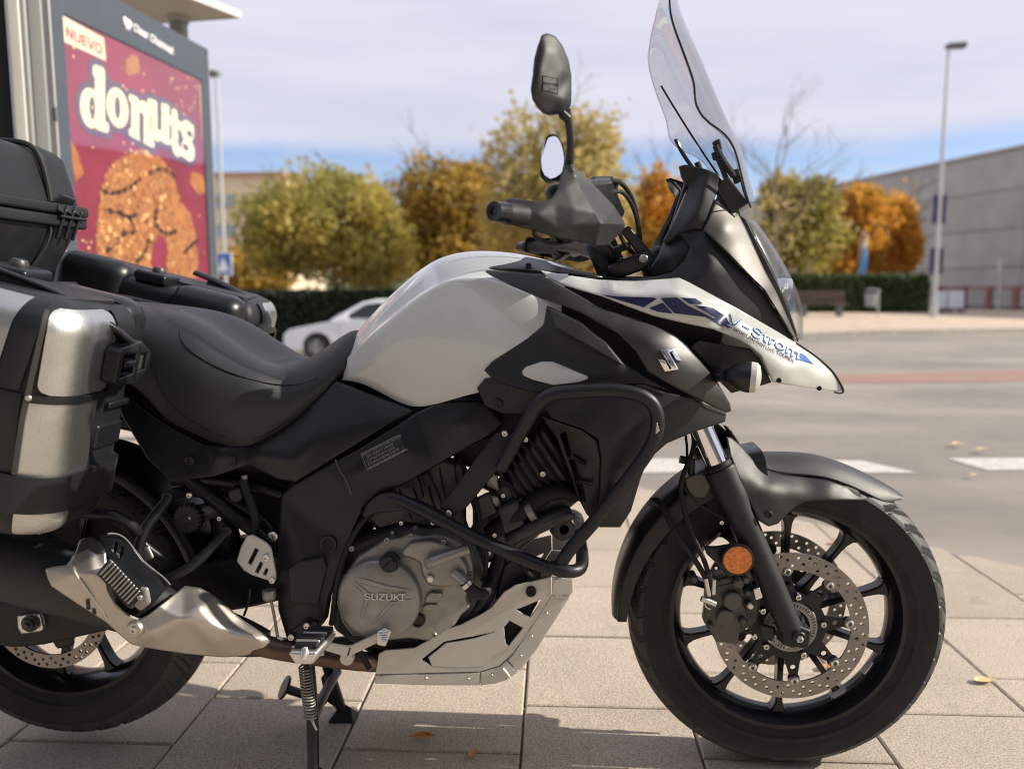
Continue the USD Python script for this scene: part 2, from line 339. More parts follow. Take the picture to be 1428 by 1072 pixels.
def brushed(name, base, rough, sc):
    MAT[name] = usdkit.material(stage, f'/World/Looks/{name}', {
        'tc': ('geometry', {}), 'm': ('mapping', {'scale': sc}), 'n': ('noise_texture', {'scale': 1.0, 'detail': 6.0, 'roughness': .7}),
        'r': ('map_range', {'from_min': .25, 'from_max': .75, 'to_min': rough - .10, 'to_max': rough + .12}),
        'n2': ('noise_texture', {'scale': 9.0, 'detail': 6.0, 'roughness': .65}), 'c': ('rgb_ramp', {'ramp': [(.3, tuple(x * .82 for x in base)), (.7, base)]}),
        'b': ('bump', {'distance': .00012, 'strength': .6}), 'p': ('principled_bsdf', {'metallic': 1.0, 'base_color': base})},
        [('tc.position', 'm.vector'), ('m.vector', 'n.vector'), ('tc.position', 'n2.vector'), ('n2.fac', 'c.fac'), ('c.color', 'p.base_color'), ('n.fac', 'r.value'), ('r.result', 'p.roughness'), ('n.fac', 'b.height'), ('b.normal', 'p.normal')], surface='p.BSDF')
brushed('case_alu', (.56, .565, .545), .36, (700., 700., 12.))
def pane(name, tint, rough=.02, f0=.035, k=.75):
    n = {'t': ('transparent_bsdf', {'color': tint}), 'g': ('glossy_bsdf', {'color': (1, 1, 1), 'roughness': rough}), 'f': ('layer_weight', {'blend': .5}), 'pw': ('math', {'math_type': 'power', 'value2': 4.0}), 'ma': ('math', {'math_type': 'multiply_add', 'value2': k, 'value3': f0}), 'm': ('mix_closure', {})}
    MAT[name] = usdkit.material(stage, f'/World/Looks/{name}', n, [('f.facing', 'pw.value1'), ('pw.value', 'ma.value1'), ('ma.value', 'm.fac'), ('t.BSDF', 'm.closure1'), ('g.BSDF', 'm.closure2')], surface='m.closure')
pane('smoke_screen', (.84, .84, .845)); pane('headlamp_glass', (.90, .91, .92), .16, .04, .4); pane('poster_glass', (.97, .975, .98), .02, .055, .8); pane('screen_edge', (.12, .12, .13), .15)
mat('mirror_glass', (.9, .9, .92), .02, 1.0)
# places
def slab_mat(name, base, dark):
    MAT[name] = usdkit.material(stage, f'/World/Looks/{name}', {
        'g': ('geometry', {}), 'o': ('object_info', {}),
        'v': ('voronoi_texture', {'scale': 230.0, 'randomness': 1.0}), 'n': ('noise_texture', {'scale': 210.0, 'detail': 5.0, 'roughness': .78}), 'w': ('noise_texture', {'scale': 3.5, 'detail': 6.0, 'roughness': .65}),
        'c': ('rgb_ramp', {'ramp': [(.36, dark), (.5, base), (.64, tuple(min(1, x * 1.38) for x in base))]}),
        'wr': ('map_range', {'from_min': .3, 'from_max': .7, 'to_min': .86, 'to_max': 1.08}), 'orr': ('map_range', {'from_min': 0., 'from_max': 1., 'to_min': .90, 'to_max': 1.08}),
        'mm': ('math', {'math_type': 'multiply'}), 'h': ('hsv', {}), 'st': ('noise_texture', {'scale': 7.0, 'detail': 6.0, 'roughness': .7}), 'sr': ('map_range', {'from_min': .58, 'from_max': .74, 'to_min': 1.0, 'to_max': .66, 'clamp': True}), 'm2': ('math', {'math_type': 'multiply'}),
        'b': ('bump', {'distance': .0030, 'strength': .9}), 'p': ('principled_bsdf', {'roughness': .85})},
        [('g.position', 'v.vector'), ('g.position', 'n.vector'), ('g.position', 'w.vector'), ('g.position', 'st.vector'), ('n.fac', 'c.fac'), ('w.fac', 'wr.value'), ('o.random', 'orr.value'), ('wr.result', 'mm.value1'), ('orr.result', 'mm.value2'),
         ('st.fac', 'sr.value'), ('sr.result', 'm2.value1'), ('mm.value', 'm2.value2'), ('m2.value', 'h.value'), ('c.color', 'h.color'), ('h.color', 'p.base_color'), ('n.fac', 'b.height'), ('b.normal', 'p.normal')], surface='p.BSDF')
slab_mat('slab_stone', (.43, .365, .295), (.225, .187, .147))
mat('joint_sand', (.16, .135, .11), .95, bump=(300., .002), var=(40., .3))
mat('pavement_far', (.46, .37, .28), .9, var=(2.5, .15), bump=(60., .004))
MAT['asphalt'] = usdkit.material(stage, '/World/Looks/asphalt', {
    'g': ('geometry', {}), 'n': ('noise_texture', {'scale': 190.0, 'detail': 4.0, 'roughness': .7}), 'w': ('noise_texture', {'scale': .55, 'detail': 6.0, 'roughness': .65}), 'mp': ('mapping', {'scale': (.12, 1.1, 1.0)}), 'tr': ('noise_texture', {'scale': 1.0, 'detail': 4.0}),
    'c': ('rgb_ramp', {'ramp': [(.3, (.175, .152, .130)), (.5, (.265, .235, .204)), (.7, (.35, .315, .28))]}), 'wr': ('map_range', {'from_min': .3, 'from_max': .7, 'to_min': .70, 'to_max': 1.16}), 'tw': ('map_range', {'from_min': .35, 'from_max': .65, 'to_min': .76, 'to_max': 1.12}),
    'mm': ('math', {'math_type': 'multiply'}), 'h': ('hsv', {}), 'b': ('bump', {'distance': .004, 'strength': .8}), 'p': ('principled_bsdf', {'roughness': .88})},
    [('g.position', 'n.vector'), ('g.position', 'w.vector'), ('g.position', 'mp.vector'), ('mp.vector', 'tr.vector'), ('n.fac', 'c.fac'), ('w.fac', 'wr.value'), ('tr.fac', 'tw.value'), ('wr.result', 'mm.value1'), ('tw.result', 'mm.value2'), ('mm.value', 'h.value'), ('c.color', 'h.color'), ('h.color', 'p.base_color'), ('n.fac', 'b.height'), ('b.normal', 'p.normal')], surface='p.BSDF')
mat('road_paint', (.62, .60, .56), .7, var=(35., .25, (.36, .34, .31)), bump=(150., .001))
mat('red_paint', (.30, .135, .105), .85, var=(9., .4, (.24, .19, .165)), bump=(150., .002))
mat('kerb_stone', (.36, .32, .28), .85, var=(6., .15), bump=(80., .004))
mat('concrete_panel', (.285, .265, .24), .85, var=(.8, .10), bump=(40., .003), obj=.06)
mat('building_stone', (.235, .235, .235), .85, var=(1.2, .15))
mat('joint_dark', (.10, .10, .10), .9)
mat('beige_render', (.55, .45, .33), .85, var=(.5, .06)); mat('window_blue', (.22, .28, .34), .2); mat('roof_tile', (.35, .2, .13), .8)
mat('lamp_metal', (.42, .42, .41), .45, .5); mat('lamp_dark', (.12, .12, .12), .5); mat('banner_navy', (.03, .035, .10), .6); mat('flag_blue', (.10, .36, .68), .6); mat('sign_blue', (.06, .16, .42), .4); mat('sign_white', (.75, .75, .75), .5)
mat('fence_red', (.22, .085, .08), .6); mat('fence_grey', (.30, .29, .29), .6); mat('barrier_white', (.60, .62, .66), .5); mat('bench_wood', (.11, .07, .05), .7, var=(8., .3)); mat('bin_grey', (.22, .23, .24), .5)
mat('bark', (.11, .085, .065), .9, var=(14., .3), bump=(40., .01)); mat('twig', (.16, .125, .10), .9)
mat('car_white', (.72, .73, .75), .25, coat_weight=1.); mat('car_glass', (.015, .018, .02), .06); mat('car_black', (.02, .02, .02), .5); mat('car_rim', (.35, .35, .36), .3, .8)
mat('frame_slate', (.055, .068, .085), .38, rvar=(10., .05)); mat('post_alu', (.44, .425, .395), .4, .4, var=(4., .05)); mat('post_grey', (.24, .24, .235), .45, .3); mat('dark_panel', (.018, .022, .022), .3); mat('canopy_beige', (.40, .365, .31), .6, var=(2., .06))
mat('poster_red', (.235, .020, .048), .45, var=(2.2, .18)); mat('poster_cream', (.80, .69, .46), .5); mat('poster_navy', (.10, .07, .12), .5); mat('poster_text_red', (.42, .012, .035), .5); mat('poster_white', (.78, .78, .78), .5)
mat('donut_crumb', (.56, .25, .080), .5, var=(34., .5, (.20, .055, .014))); mat('donut_glaze', (.50, .20, .055), .4, var=(12., .4, (.30, .10, .03))); mat('donut_toast', (.74, .42, .16), .5, var=(30., .3))
mat('donut_pale', (.80, .56, .30), .5); mat('choc', (.06, .022, .014), .35)
def leaves(name, cols, trans=.35, scale=.5):
    n = len(cols); ramp = [(.22 + .56 * i / max(1, n - 1), c) for i, c in enumerate(cols)]
    MAT[name] = usdkit.material(stage, f'/World/Looks/{name}', {
        'g': ('geometry', {}), 'n': ('noise_texture', {'scale': scale, 'detail': 4.0, 'roughness': .6}), 'rr': ('map_range', {'to_min': -.16, 'to_max': .16}), 'ad': ('math', {'math_type': 'add'}), 'c': ('rgb_ramp', {'ramp': ramp}),
        'p': ('principled_bsdf', {'roughness': .6}), 't': ('translucent_bsdf', {}), 'm': ('mix_closure', {'fac': trans})},
        [('g.position', 'n.vector'), ('g.random_per_island', 'rr.value'), ('n.fac', 'ad.value1'), ('rr.result', 'ad.value2'), ('ad.value', 'c.fac'), ('c.color', 'p.base_color'), ('c.color', 't.color'), ('p.BSDF', 'm.closure1'), ('t.BSDF', 'm.closure2')], surface='m.closure')
leaves('leaves_olive', [(.26, .24, .06), (.44, .36, .085), (.56, .41, .09), (.54, .29, .07)], .5, .6)
leaves('leaves_gold', [(.30, .21, .045), (.52, .34, .06), (.66, .37, .055), (.58, .24, .04)], .5, .6)
leaves('leaves_orange', [(.50, .29, .045), (.68, .36, .05), (.70, .31, .045), (.54, .19, .035)], .5, .6)
leaves('leaves_pale', [(.38, .31, .12), (.54, .43, .16), (.56, .39, .12), (.46, .29, .10)], .5, .6)
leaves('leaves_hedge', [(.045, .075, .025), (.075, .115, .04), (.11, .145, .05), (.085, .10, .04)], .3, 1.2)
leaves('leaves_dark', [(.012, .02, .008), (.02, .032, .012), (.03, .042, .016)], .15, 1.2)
mat('dead_leaf', (.46, .20, .05), .6, var=(60., .35), transmission_weight=0.); mat('dead_leaf_pale', (.58, .45, .22), .6, var=(60., .25))

# ------------------------------------------------------------------ ground
def slope(x, y):
    s = np.clip((8 - np.asarray(x, float)) / 12, 0, 1); s = s * s * (3 - 2 * s)
    return -.055 * np.clip(np.asarray(y, float) - 7, 0, 22) * s
def ground_grid(x0, x1, y0, y1, n, m, dz):
    xs = np.linspace(x0, x1, n); ys = np.linspace(y0, y1, m); X, Y = np.meshgrid(xs, ys); return grid(np.stack([X, Y, slope(X, Y) + dz], -1))
gx = np.r_[np.linspace(-400, -40, 12), np.linspace(-36, 60, 97), np.linspace(70, 400, 12)]; gy = np.r_[np.linspace(-300, -12, 10), np.linspace(-10, 50, 61), np.linspace(60, 600, 14)]
X, Y = np.meshgrid(gx, gy)
part('road', grid(np.stack([X, Y, slope(X, Y) - .016], -1)), 'asphalt', None, True, 'worn light grey asphalt road crossing behind the motorcycle', 'road', kind='structure')
def sheet(poly, dz, res):
    pts, t = tri2d(poly, res); return tm(np.c_[pts, slope(pts[:, 0], pts[:, 1]) + dz], t)
EDGE = np.array([(-9., 11.0), (-3., 5.75), (.669, 2.477), (1.25, 1.955), (1.805, 1.478), (2.019, 1.262), (2.9, .35), (4.2, -1.2), (6, -4)])
near = Polygon(np.vstack([EDGE, [(6, -9), (-14, -9), (-14, 11)]]))
def extr(poly, z0, z1, bevel=0.):
    m = trimesh.creation.extrude_polygon(poly, z1 - z0); m.apply_translation((0, 0, z0)); return m
pave = part('pavement', sheet(near, -.012, .6), 'joint_sand', None, True, 'sunlit pavement of square beige stone slabs under the motorcycle', 'pavement', kind='structure')
def slab_mesh(poly, zt):
    c = np.asarray(poly.exterior.coords)[:-1]
    if Polygon(c).exterior.is_ccw is False: c = c[::-1]
    q = np.asarray(poly.buffer(-.0035, join_style=2).exterior.coords)[:-1]
    if len(q) != len(c): return extr(poly, -.035, zt)
    k = int(np.argmin(np.linalg.norm(q - c[0], axis=1))); q = np.roll(q, -k, axis=0)
    if not Polygon(q).exterior.is_ccw: q = np.roll(q[::-1], 1, axis=0)
    n = len(c); v = np.vstack([np.c_[c, np.full(n, -.035)], np.c_[c, np.full(n, zt - .003)], np.c_[q, np.full(n, zt)]]); f = []
    for L in (0, n):
        for i in range(n): j = (i + 1) % n; f += [[L + i, L + j, L + n + j], [L + i, L + n + j, L + n + i]]
    f += [[2 * n, 2 * n + i, 2 * n + i + 1] for i in range(1, n - 1)]
    return tm(v, f)
cols = [-.95 - .385 * k for k in range(32, 0, -1)] + [-.95, -.565, -.182, .22, .616, 1.03, 1.43, 1.83, 2.23, 2.63, 3.03] + [3.03 + .4 * k for k in range(1, 8)]
beyond = []
GAP = .006
rest = near
for i in range(len(cols) - 1):
    off = .19 if i % 2 else -.02
    for k in range(-21, 27):
        y0 = off + .4 * k; q = sbox(cols[i] + GAP / 2, y0 + GAP / 2, cols[i + 1] - GAP / 2, y0 + .4 - GAP / 2)
        p = q.intersection(near)
        if p.is_empty or p.geom_type != 'Polygon' or p.area < .004: continue
        c = np.asarray(p.exterior.coords); pr = [PROJ((a, b, 0)) for a, b in c if (np.array([a, b, 0]) - CAM) @ FW > .15]
        pr = np.array(pr) if pr else None
        if pr is None or k < -4 or k > 12 or i < 26 or pr[:, 0].max() < -120 or pr[:, 0].min() > W + 200 or pr[:, 1].min() > H + 160: beyond.append(p.simplify(.002)); continue
        part('slab', slab_mesh(p.simplify(.002), rng.uniform(-.0012, .0012)), 'slab_stone', pave, False)
part('slab_rows_beyond', cat_(*[slab_mesh(q, rng.uniform(-.0012, .0012)) for q in beyond]), 'slab_stone', pave, False, kind='stuff')
# road markings
def strip(pts, dz): p = Polygon(pts); return sheet(p, dz, .5)
for q, lb in (([(-.35, 3.22), (1.05, 3.20), (1.24, 2.86), (-.2, 2.66)], 'worn white road dash behind the fork and radiator shroud, leftmost of three'), ([(1.32, 3.19), (2.155, 3.185), (2.345, 2.862), (1.46, 2.86)], 'worn white road dash behind the front mudguard, middle of three'), ([(2.70, 3.27), (3.75, 3.36), (3.95, 3.04), (2.77, 2.95)], 'worn white road dash at the right picture edge')):
    part('road_marking', strip(q, -.012), 'road_paint', None, True, lb, 'road marking')
part('red_road_stripe', strip([(-3, 8.0), (3.9, 8.45), (8, 9.25), (14, 10.2), (14, 8.6), (8, 7.9), (3.6, 7.35), (-3, 7.2)], -.011), 'red_paint', None, True, 'faded red stripe painted across the grey road', 'road marking')
# far pavement and kerb
FK = [(-60, 20.5), (-1, 19.6), (1.6, 15.7), (5.88, 16.6), (11.56, 18.15), (24, 21.6), (60, 31)]
farp = Polygon(FK + [(90, 90), (-90, 90)])
pts, t = tri2d(farp, 3.0); part('far_pavement', tm(np.c_[pts, slope(pts[:, 0], pts[:, 1]) + .11], t), 'pavement_far', None, True, 'sandy pavement on the far side of the road', 'pavement', kind='structure')
ks = spline(np.c_[FK, np.zeros(len(FK))], 161)[:, :2]; ks = np.vstack([np.linspace(a, b, 20, endpoint=False) for a, b in zip(np.array(FK)[:-1], np.array(FK)[1:])])
ks = np.array(ks); d = np.gradient(ks, axis=0); d /= np.linalg.norm(d, axis=1, keepdims=True); nrm = np.c_[d[:, 1], -d[:, 0]]
rows = [np.c_[ks + nrm * o, slope(ks[:, 0], ks[:, 1]) + z] for o, z in ((.15, -.03), (.15, .10), (.12, .125), (-.12, .125), (-.12, 0))]
part('far_kerb', grid(np.array(rows), True), 'kerb_stone', None, 20, 'low stone kerb along the far side of the road', 'kerb', kind='structure')

# ------------------------------------------------------------------ bus shelter and lit poster case at the left
hA = 4.43; A3 = np.array([CAM[0] - .5180 * hA, CAM[1] + .8554 * hA, 0]); hB = hA * 1.224; B3 = np.array([CAM[0] - .3990 * hB, CAM[1] + .9170 * hB, 0])
e1 = (B3 - A3) / np.linalg.norm(B3 - A3); nn = np.array([e1[1], -e1[0], 0]); PW = np.linalg.norm(B3 - A3)
def onp(px, py, out=0.):
    """where a sight line meets the poster's plane, as (along, height, point)"""
    d = ray(px, py); t = ((A3 + nn * out - CAM) @ nn) / (d @ nn); return CAM + d * t
def uv(px, py): q = onp(px, py); return ((q - A3) @ e1, q[2])
def pw(u, z, out): return A3 + e1 * u + nn * out + np.array([0, 0, z])
def pbox(u0, u1, z0, z1, o0, o1, r=.006):
    m = bbox(u0, u1, o0, o1, z0, z1, r, 6); v = m.vertices.copy(); m.vertices = A3 + v[:, :1] * e1 + v[:, 1:2] * nn + v[:, 2:] * [0, 0, 1]
    if m.volume < 0: m.faces = m.faces[:, ::-1]
    return m
uL, zT = uv(84, 20); uR, zT2 = uv(278, 112); zT = (zT + zT2) / 2; zB = .52
stand = thing('poster_display', 'slate framed street poster case with a red donuts advert behind glass', 'poster display')
def frame_piece(u0, u1, z0, z1): return pbox(u0, u1, z0, z1, -.02, .016, .003)
fL, fR, fT, fB = uL - .085, uR + .075, zT + .205, .32
part('frame', frame_piece(fL, uL - .002, fB, fT), 'frame_slate', stand); part('frame', frame_piece(uR + .002, fR, fB, fT), 'frame_slate', stand)
part('frame', pbox(uL - .004, uR + .004, zT + .002, fT - .001, -.02, .0156, .003), 'frame_slate', stand); part('frame', pbox(uL - .004, uR + .004, fB + .001, zB - .002, -.02, .0156, .003), 'frame_slate', stand)
part('casing', pbox(fL + .01, fR - .01, fB + .02, fT - .01, -.22, -.025, .02), 'post_grey', stand); part('edge_trim', pbox(fL - .012, fL - .001, fB, fT, -.02, .018, .003), 'post_alu', stand); part('edge_trim', pbox(fR + .001, fR + .014, fB, fT, -.2, .02, .003), 'post_grey', stand)
part('leg', pbox(fL + .12, fL + .3, 0, fB + .03, -.2, -.05, .01), 'post_grey', stand); part('leg', pbox(fR - .3, fR - .12, 0, fB + .03, -.2, -.05, .01), 'post_grey', stand)
part('hinge', pbox(fL - .018, fL - .005, zT - .50, zT - .44, .005, .024, .003), 'lamp_dark', stand)
poster = part('poster', pbox(uL, uR, zB, zT, -.018, .004, .001), 'poster_red', stand)
def pshape(poly, out, mat_, name, th=.0012):
    """a flat printed shape; polygon in (along, height)"""
    ps = [poly] if poly.geom_type == 'Polygon' else [g for g in poly.geoms if g.area > 1e-6]
    ms = []
    for p in ps:
        m = trimesh.creation.extrude_polygon(p, th); v = m.vertices.copy(); m.vertices = A3 + v[:, :1] * e1 + (out + v[:, 2:3]) * nn + v[:, 1:2] * [0, 0, 1]
        if m.volume < 0: m.faces = m.faces[:, ::-1]
        ms.append(m)
    return part(name, cat_(*ms), mat_, poster, False)
def ppoly(pts, r=0.): p = Polygon([uv(*q) for q in pts]); return p.buffer(r).buffer(-r) if r else p
clip = sbox(uL + .004, zB + .004, uR - .004, zT - .004)
def Z1(x, y): return (x / 2.9778, y / 2.9778)
pshape(ppoly([Z1(825, 350), Z1(840, 355), Z1(882, 1072), Z1(866, 1072)]).intersection(sbox(uL, zB, uR - .001, zT)), .0046, 'poster_cream', 'print_edge')
pshape(ppoly([Z1(249, 62), Z1(427, 160), Z1(436, 254), Z1(256, 172)]).intersection(clip), .0046, 'poster_cream', 'banner')
def ptext(text, o, ux, uy, hgt, bold, mat_, name, out, squeeze=1., serif=False):
    t = meshkit.text_mesh(text, 1.0, depth=.1, bold=bold); v = np.array(t.vertices); z = (v[:, 2] - v[:, 2].min()) / np.ptp(v[:, 2])
    q = np.asarray(o) + v[:, :1] * squeeze * np.asarray(ux) * hgt + v[:, 1:2] * np.asarray(uy) * hgt
    w = np.array([onp(a[0], a[1]) + nn * (out + .001 * zz) for a, zz in zip(q, z)])
    return part(name, tm(w, t.faces), mat_, poster if mat_ != 'poster_white' else stand, False)
ptext('NUEVO', Z1(267, 152), (.93, .47), (-.03, -1), 14.0, True, 'poster_text_red', 'lettering', .0062, .82)
ptext('Clear Channel', Z1(540, 126), (.86, .53), (.05, -1), 9.6, True, 'poster_white', 'lettering', .0175, .74)
g0 = ppoly([Z1(503, 92), Z1(512, 78), Z1(530, 88), Z1(537, 104), Z1(528, 122), Z1(510, 108)], .004)
g1 = ppoly([Z1(500, 70), Z1(510, 72), Z1(508, 90), Z1(501, 86)]); g2 = ppoly([Z1(508, 118), Z1(538, 134), Z1(532, 130), Z1(514, 116)])
m = [trimesh.creation.extrude_polygon(g, .001) for g in (g0, g1, g2)]
for q in m: v = q.vertices.copy(); q.vertices = A3 + v[:, :1] * e1 + (.0165 + v[:, 2:3]) * nn + v[:, 1:2] * [0, 0, 1]
part('emblem', cat_(*m), 'poster_white', stand, False)
# chunky rounded lettering, drawn stroke by stroke in a unit box
def ell(cx, cy, rx, ry): return affinity.scale(Point(0, 0).buffer(1, 24), rx, ry).__class__(affinity.translate(affinity.scale(Point(0, 0).buffer(1, 24), rx, ry), cx, cy).exterior.coords)
def rr(x0, y0, x1, y1, r=.07): return sbox(x0 + r, y0 + r, x1 - r, y1 - r).buffer(r)
glyph = {
    'd': unary_union([ell(.36, .30, .36, .31), rr(.52, .0, .86, 1.0, .1), rr(.44, .80, .80, 1.0, .09), rr(.60, .0, 1.0, .17, .08)]).difference(ell(.42, .31, .105, .18)),
    'o': ell(.5, .5, .5, .52).difference(ell(.5, .5, .13, .30)),
    'n': unary_union([rr(.10, .0, .40, 1.0, .1), rr(.0, .80, .34, 1.0, .09), rr(.0, .0, .48, .18, .08), ell(.60, .62, .32, .38), rr(.60, .0, .92, .64, .1), rr(.54, .0, 1.0, .18, .08)]).difference(rr(.41, .02, .59, .70, .07)),
    'u': unary_union([rr(.08, .28, .40, 1.0, .1), rr(.0, .82, .40, 1.0, .08), ell(.40, .34, .32, .35), rr(.60, .0, .92, 1.0, .1), rr(.52, .82, .92, 1.0, .08), rr(.62, .0, 1.0, .17, .08)]).difference(rr(.41, .28, .59, 1.02, .07)),
    't': unary_union([rr(.20, .12, .60, 1.0, .12), rr(.0, .60, 1.0, .80, .09), ell(.56, .22, .36, .24)]).difference(ell(.80, .34, .18, .13)),
    's': unary_union([ell(.46, .73, .42, .28), ell(.54, .27, .44, .28), rr(.52, .62, .92, .98, .1), rr(.04, .02, .40, .36, .1)]).difference(unary_union([ell(.62, .70, .20, .085), ell(.36, .30, .22, .085)]))}
place = {'d': ((327, 515), (447, 556), 272), 'o': ((437, 508), (528, 546), 160), 'n': ((530, 562), (636, 618), 178), 'u': ((608, 572), (706, 606), 168), 't': ((697, 626), (756, 662), 190), 's': ((745, 650), (805, 682), 165)}
lets = []
for ch in 'donuts':
    (x0, y0), (x1, y1), hh = place[ch]; g = glyph[ch].buffer(.03).buffer(-.03)
    def fn(c): return np.array([uv(*Z1(x0 + (x1 - x0) * a, y0 + (y1 - y0) * a - hh * (b if ch != 'o' else b) * .98)) for a, b in c])
    outs = [Polygon(fn(p.exterior.coords), [fn(i.coords) for i in p.interiors]) for p in getattr(g, 'geoms', [g])]
    lets.append(unary_union([o.buffer(0) for o in outs]))
pshape(unary_union([l.buffer(.030) for l in lets]).buffer(.02).buffer(-.02), .0046, 'poster_navy', 'lettering_shadow')
for ch, l in zip('donuts', lets): pshape(l, .0062, 'poster_cream', 'lettering')
# the picture of a crumb coated ring with chocolate drizzle
ring = ppoly([Z1(400, 930), Z1(412, 850), Z1(418, 780), Z1(445, 715), Z1(490, 660), Z1(540, 638), Z1(600, 632), Z1(660, 660), Z1(715, 725), Z1(745, 840), Z1(790, 900), Z1(808, 990), Z1(818, 1110), Z1(800, 1240), Z1(740, 1330), Z1(640, 1380), Z1(520, 1360), Z1(430, 1260), Z1(402, 1100)], .01)
hole = ppoly([Z1(630, 1010), Z1(650, 975), Z1(678, 985), Z1(695, 1040), Z1(688, 1130), Z1(650, 1160), Z1(622, 1100)], .01)
rr_ = np.random.default_rng(3); ringc = ring.difference(hole).intersection(clip); cx_, cy_ = ring.centroid.coords[0]
knob = unary_union([ringc] + [Point(*ring.exterior.interpolate(t).coords[0]).buffer(rr_.uniform(.004, .016)) for t in rr_.uniform(0, ring.exterior.length, 130)]).difference(hole).intersection(clip)
pshape(knob, .0046, 'donut_crumb', 'donut_picture')
pshape(ppoly([Z1(545, 650), Z1(600, 638), Z1(655, 665), Z1(690, 720), Z1(640, 720), Z1(600, 760), Z1(575, 820), Z1(590, 900), Z1(560, 860), Z1(560, 760)], .01).intersection(ringc), .0062, 'donut_glaze', 'glaze')
pshape(ppoly([Z1(690, 735), Z1(722, 790), Z1(735, 850), Z1(790, 960), Z1(760, 950), Z1(725, 900), Z1(705, 850)], .012).intersection(ringc), .0062, 'donut_glaze', 'glaze')
for ln, wd in (([(418, 790), (450, 800), (500, 795), (545, 770), (575, 745)], .011), ([(612, 725), (640, 708), (680, 705), (720, 735)], .012), ([(430, 862), (470, 880), (500, 885), (540, 920), (550, 960), (510, 970), (480, 1000), (440, 1040)], .012), ([(650, 870), (640, 910), (655, 950), (690, 970), (725, 960)], .013), ([(495, 890), (530, 900), (560, 890), (568, 840)], .010), ([(760, 1050), (800, 1010), (815, 1000)], .010), ([(560, 1090), (600, 1040), (612, 1000)], .012)):
    s = spline(np.array([[*uv(*Z1(*q)), 0] for q in ln]), 30)[:, :2]; pshape(unary_union([Point(*a).buffer(wd * (.75 + .5 * math.sin(k * .16 + wd * 900))) for k, a in enumerate(spline(np.c_[s, s[:, 0] * 0], 260)[:, :2])]).intersection(clip.difference(hole)), .0074, 'choc', 'drizzle')
crumbs = [Point(*p).buffer(r, 3) for p, r in [((rr_.uniform(*ring.bounds[::2]), rr_.uniform(*ring.bounds[1::2])), rr_.uniform(.005, .018)) for _ in range(620)] if ringc.buffer(.01).contains(Point(*p)) and p[0] < cx_ + .22]
pshape(unary_union(crumbs[::3]).intersection(clip), .0066, 'donut_toast', 'crumbs'); pshape(unary_union(crumbs[1::3]).intersection(clip), .0070, 'donut_glaze', 'crumbs'); pshape(unary_union(crumbs[2::3]).intersection(clip), .0086, 'donut_crumb', 'crumbs')
for q in ([(520, 250), (545, 225), (570, 240), (578, 300), (535, 318), (516, 300)], [(285, 570), (320, 640), (345, 720), (310, 755), (285, 640)], [(790, 712), (840, 730), (852, 800), (820, 810), (785, 760)]): pshape(ppoly([Z1(*a) for a in q], .006).intersection(clip), .0046, 'donut_glaze', 'almond')
fl = [Point(*uv(*Z1(rr_.uniform(*a), rr_.uniform(*b)))).buffer(rr_.uniform(.003, .008), 3) for a, b, n in (((290, 420), (60, 330), 8), ((700, 810), (320, 480), 22), ((300, 420), (380, 620), 7), ((480, 640), (270, 380), 7), ((300, 420), (900, 1060), 9), ((790, 850), (860, 1060), 6), ((490, 560), (590, 640), 5)) for _ in range(n)]
pshape(unary_union(fl).intersection(clip), .0050, 'donut_pale', 'flakes')
part('glass', pbox(uL - .002, uR + .002, zB, zT, .0118, .0134, .0004), 'poster_glass', stand, False)
# shelter post, dark side wall and canopy
sh = thing('bus_shelter', 'aluminium shelter post with dark side wall and beige canopy roof beside the poster case', 'bus shelter')
def vcol(pxl, pxr, py, hd, z0, z1, dep=.08, m_='post_alu', nm='post'):
    a = ray(pxl, py); b = ray(pxr, py); a = a / np.hypot(*a[:2]) * hd + CAM; b = b / np.hypot(*b[:2]) * hd + CAM
    a[2] = b[2] = 0; d = (b - a); L = np.linalg.norm(d); d /= L; n = np.array([-d[1], d[0], 0])
    m = bbox(0, L, 0, dep, z0, z1, .008, 6); v = m.vertices.copy(); m.vertices = a + v[:, :1] * d + v[:, 1:2] * n + v[:, 2:] * [0, 0, 1]
    if m.volume < 0: m.faces = m.faces[:, ::-1]
    return part(nm, m, m_, sh)
vcol(21, 40, 190, 3.98, 0, 3.0, .10); vcol(40.3, 49, 190, 4.02, 0, 3.0, .08, 'post_grey', 'post_side'); vcol(49.4, 70.5, 190, 4.05, 0, 3.0, .05, 'post_grey', 'post_side'); vcol(-90, 20.5, 190, 4.06, 0, 3.0, .03, 'dark_panel', 'side_wall')
zc = 2.78; C1, C2, C3, C4 = G(205, 33, zc), G(329, 24, zc), G(265, -1, zc), G(153, -1, zc)
cp = Polygon([C1[:2], C2[:2], (C3 + (C3 - C2) * 2.2)[:2], (C4 + (C4 - C1) * 2.2)[:2]]).convex_hull
part('canopy', extr(cp, zc, zc + .03), 'canopy_beige', sh, False); part('canopy_edge', extr(cp.buffer(.02, join_style=2).difference(cp.buffer(.001, join_style=2)), zc - .004, zc + .034), 'post_alu', sh, False); part('roof_skin', extr(cp.buffer(.02, join_style=2), zc + .0345, zc + .04), 'post_alu', sh, False)
q = G(248, 25, zc); part('pole', cyl((q[0], q[1], -.05), (q[0], q[1], zc), .058, 20), 'post_grey', sh); part('pole_cap', cyl((q[0], q[1], zc - .03), (q[0], q[1], zc - .001), .07, 20), 'post_alu', sh)

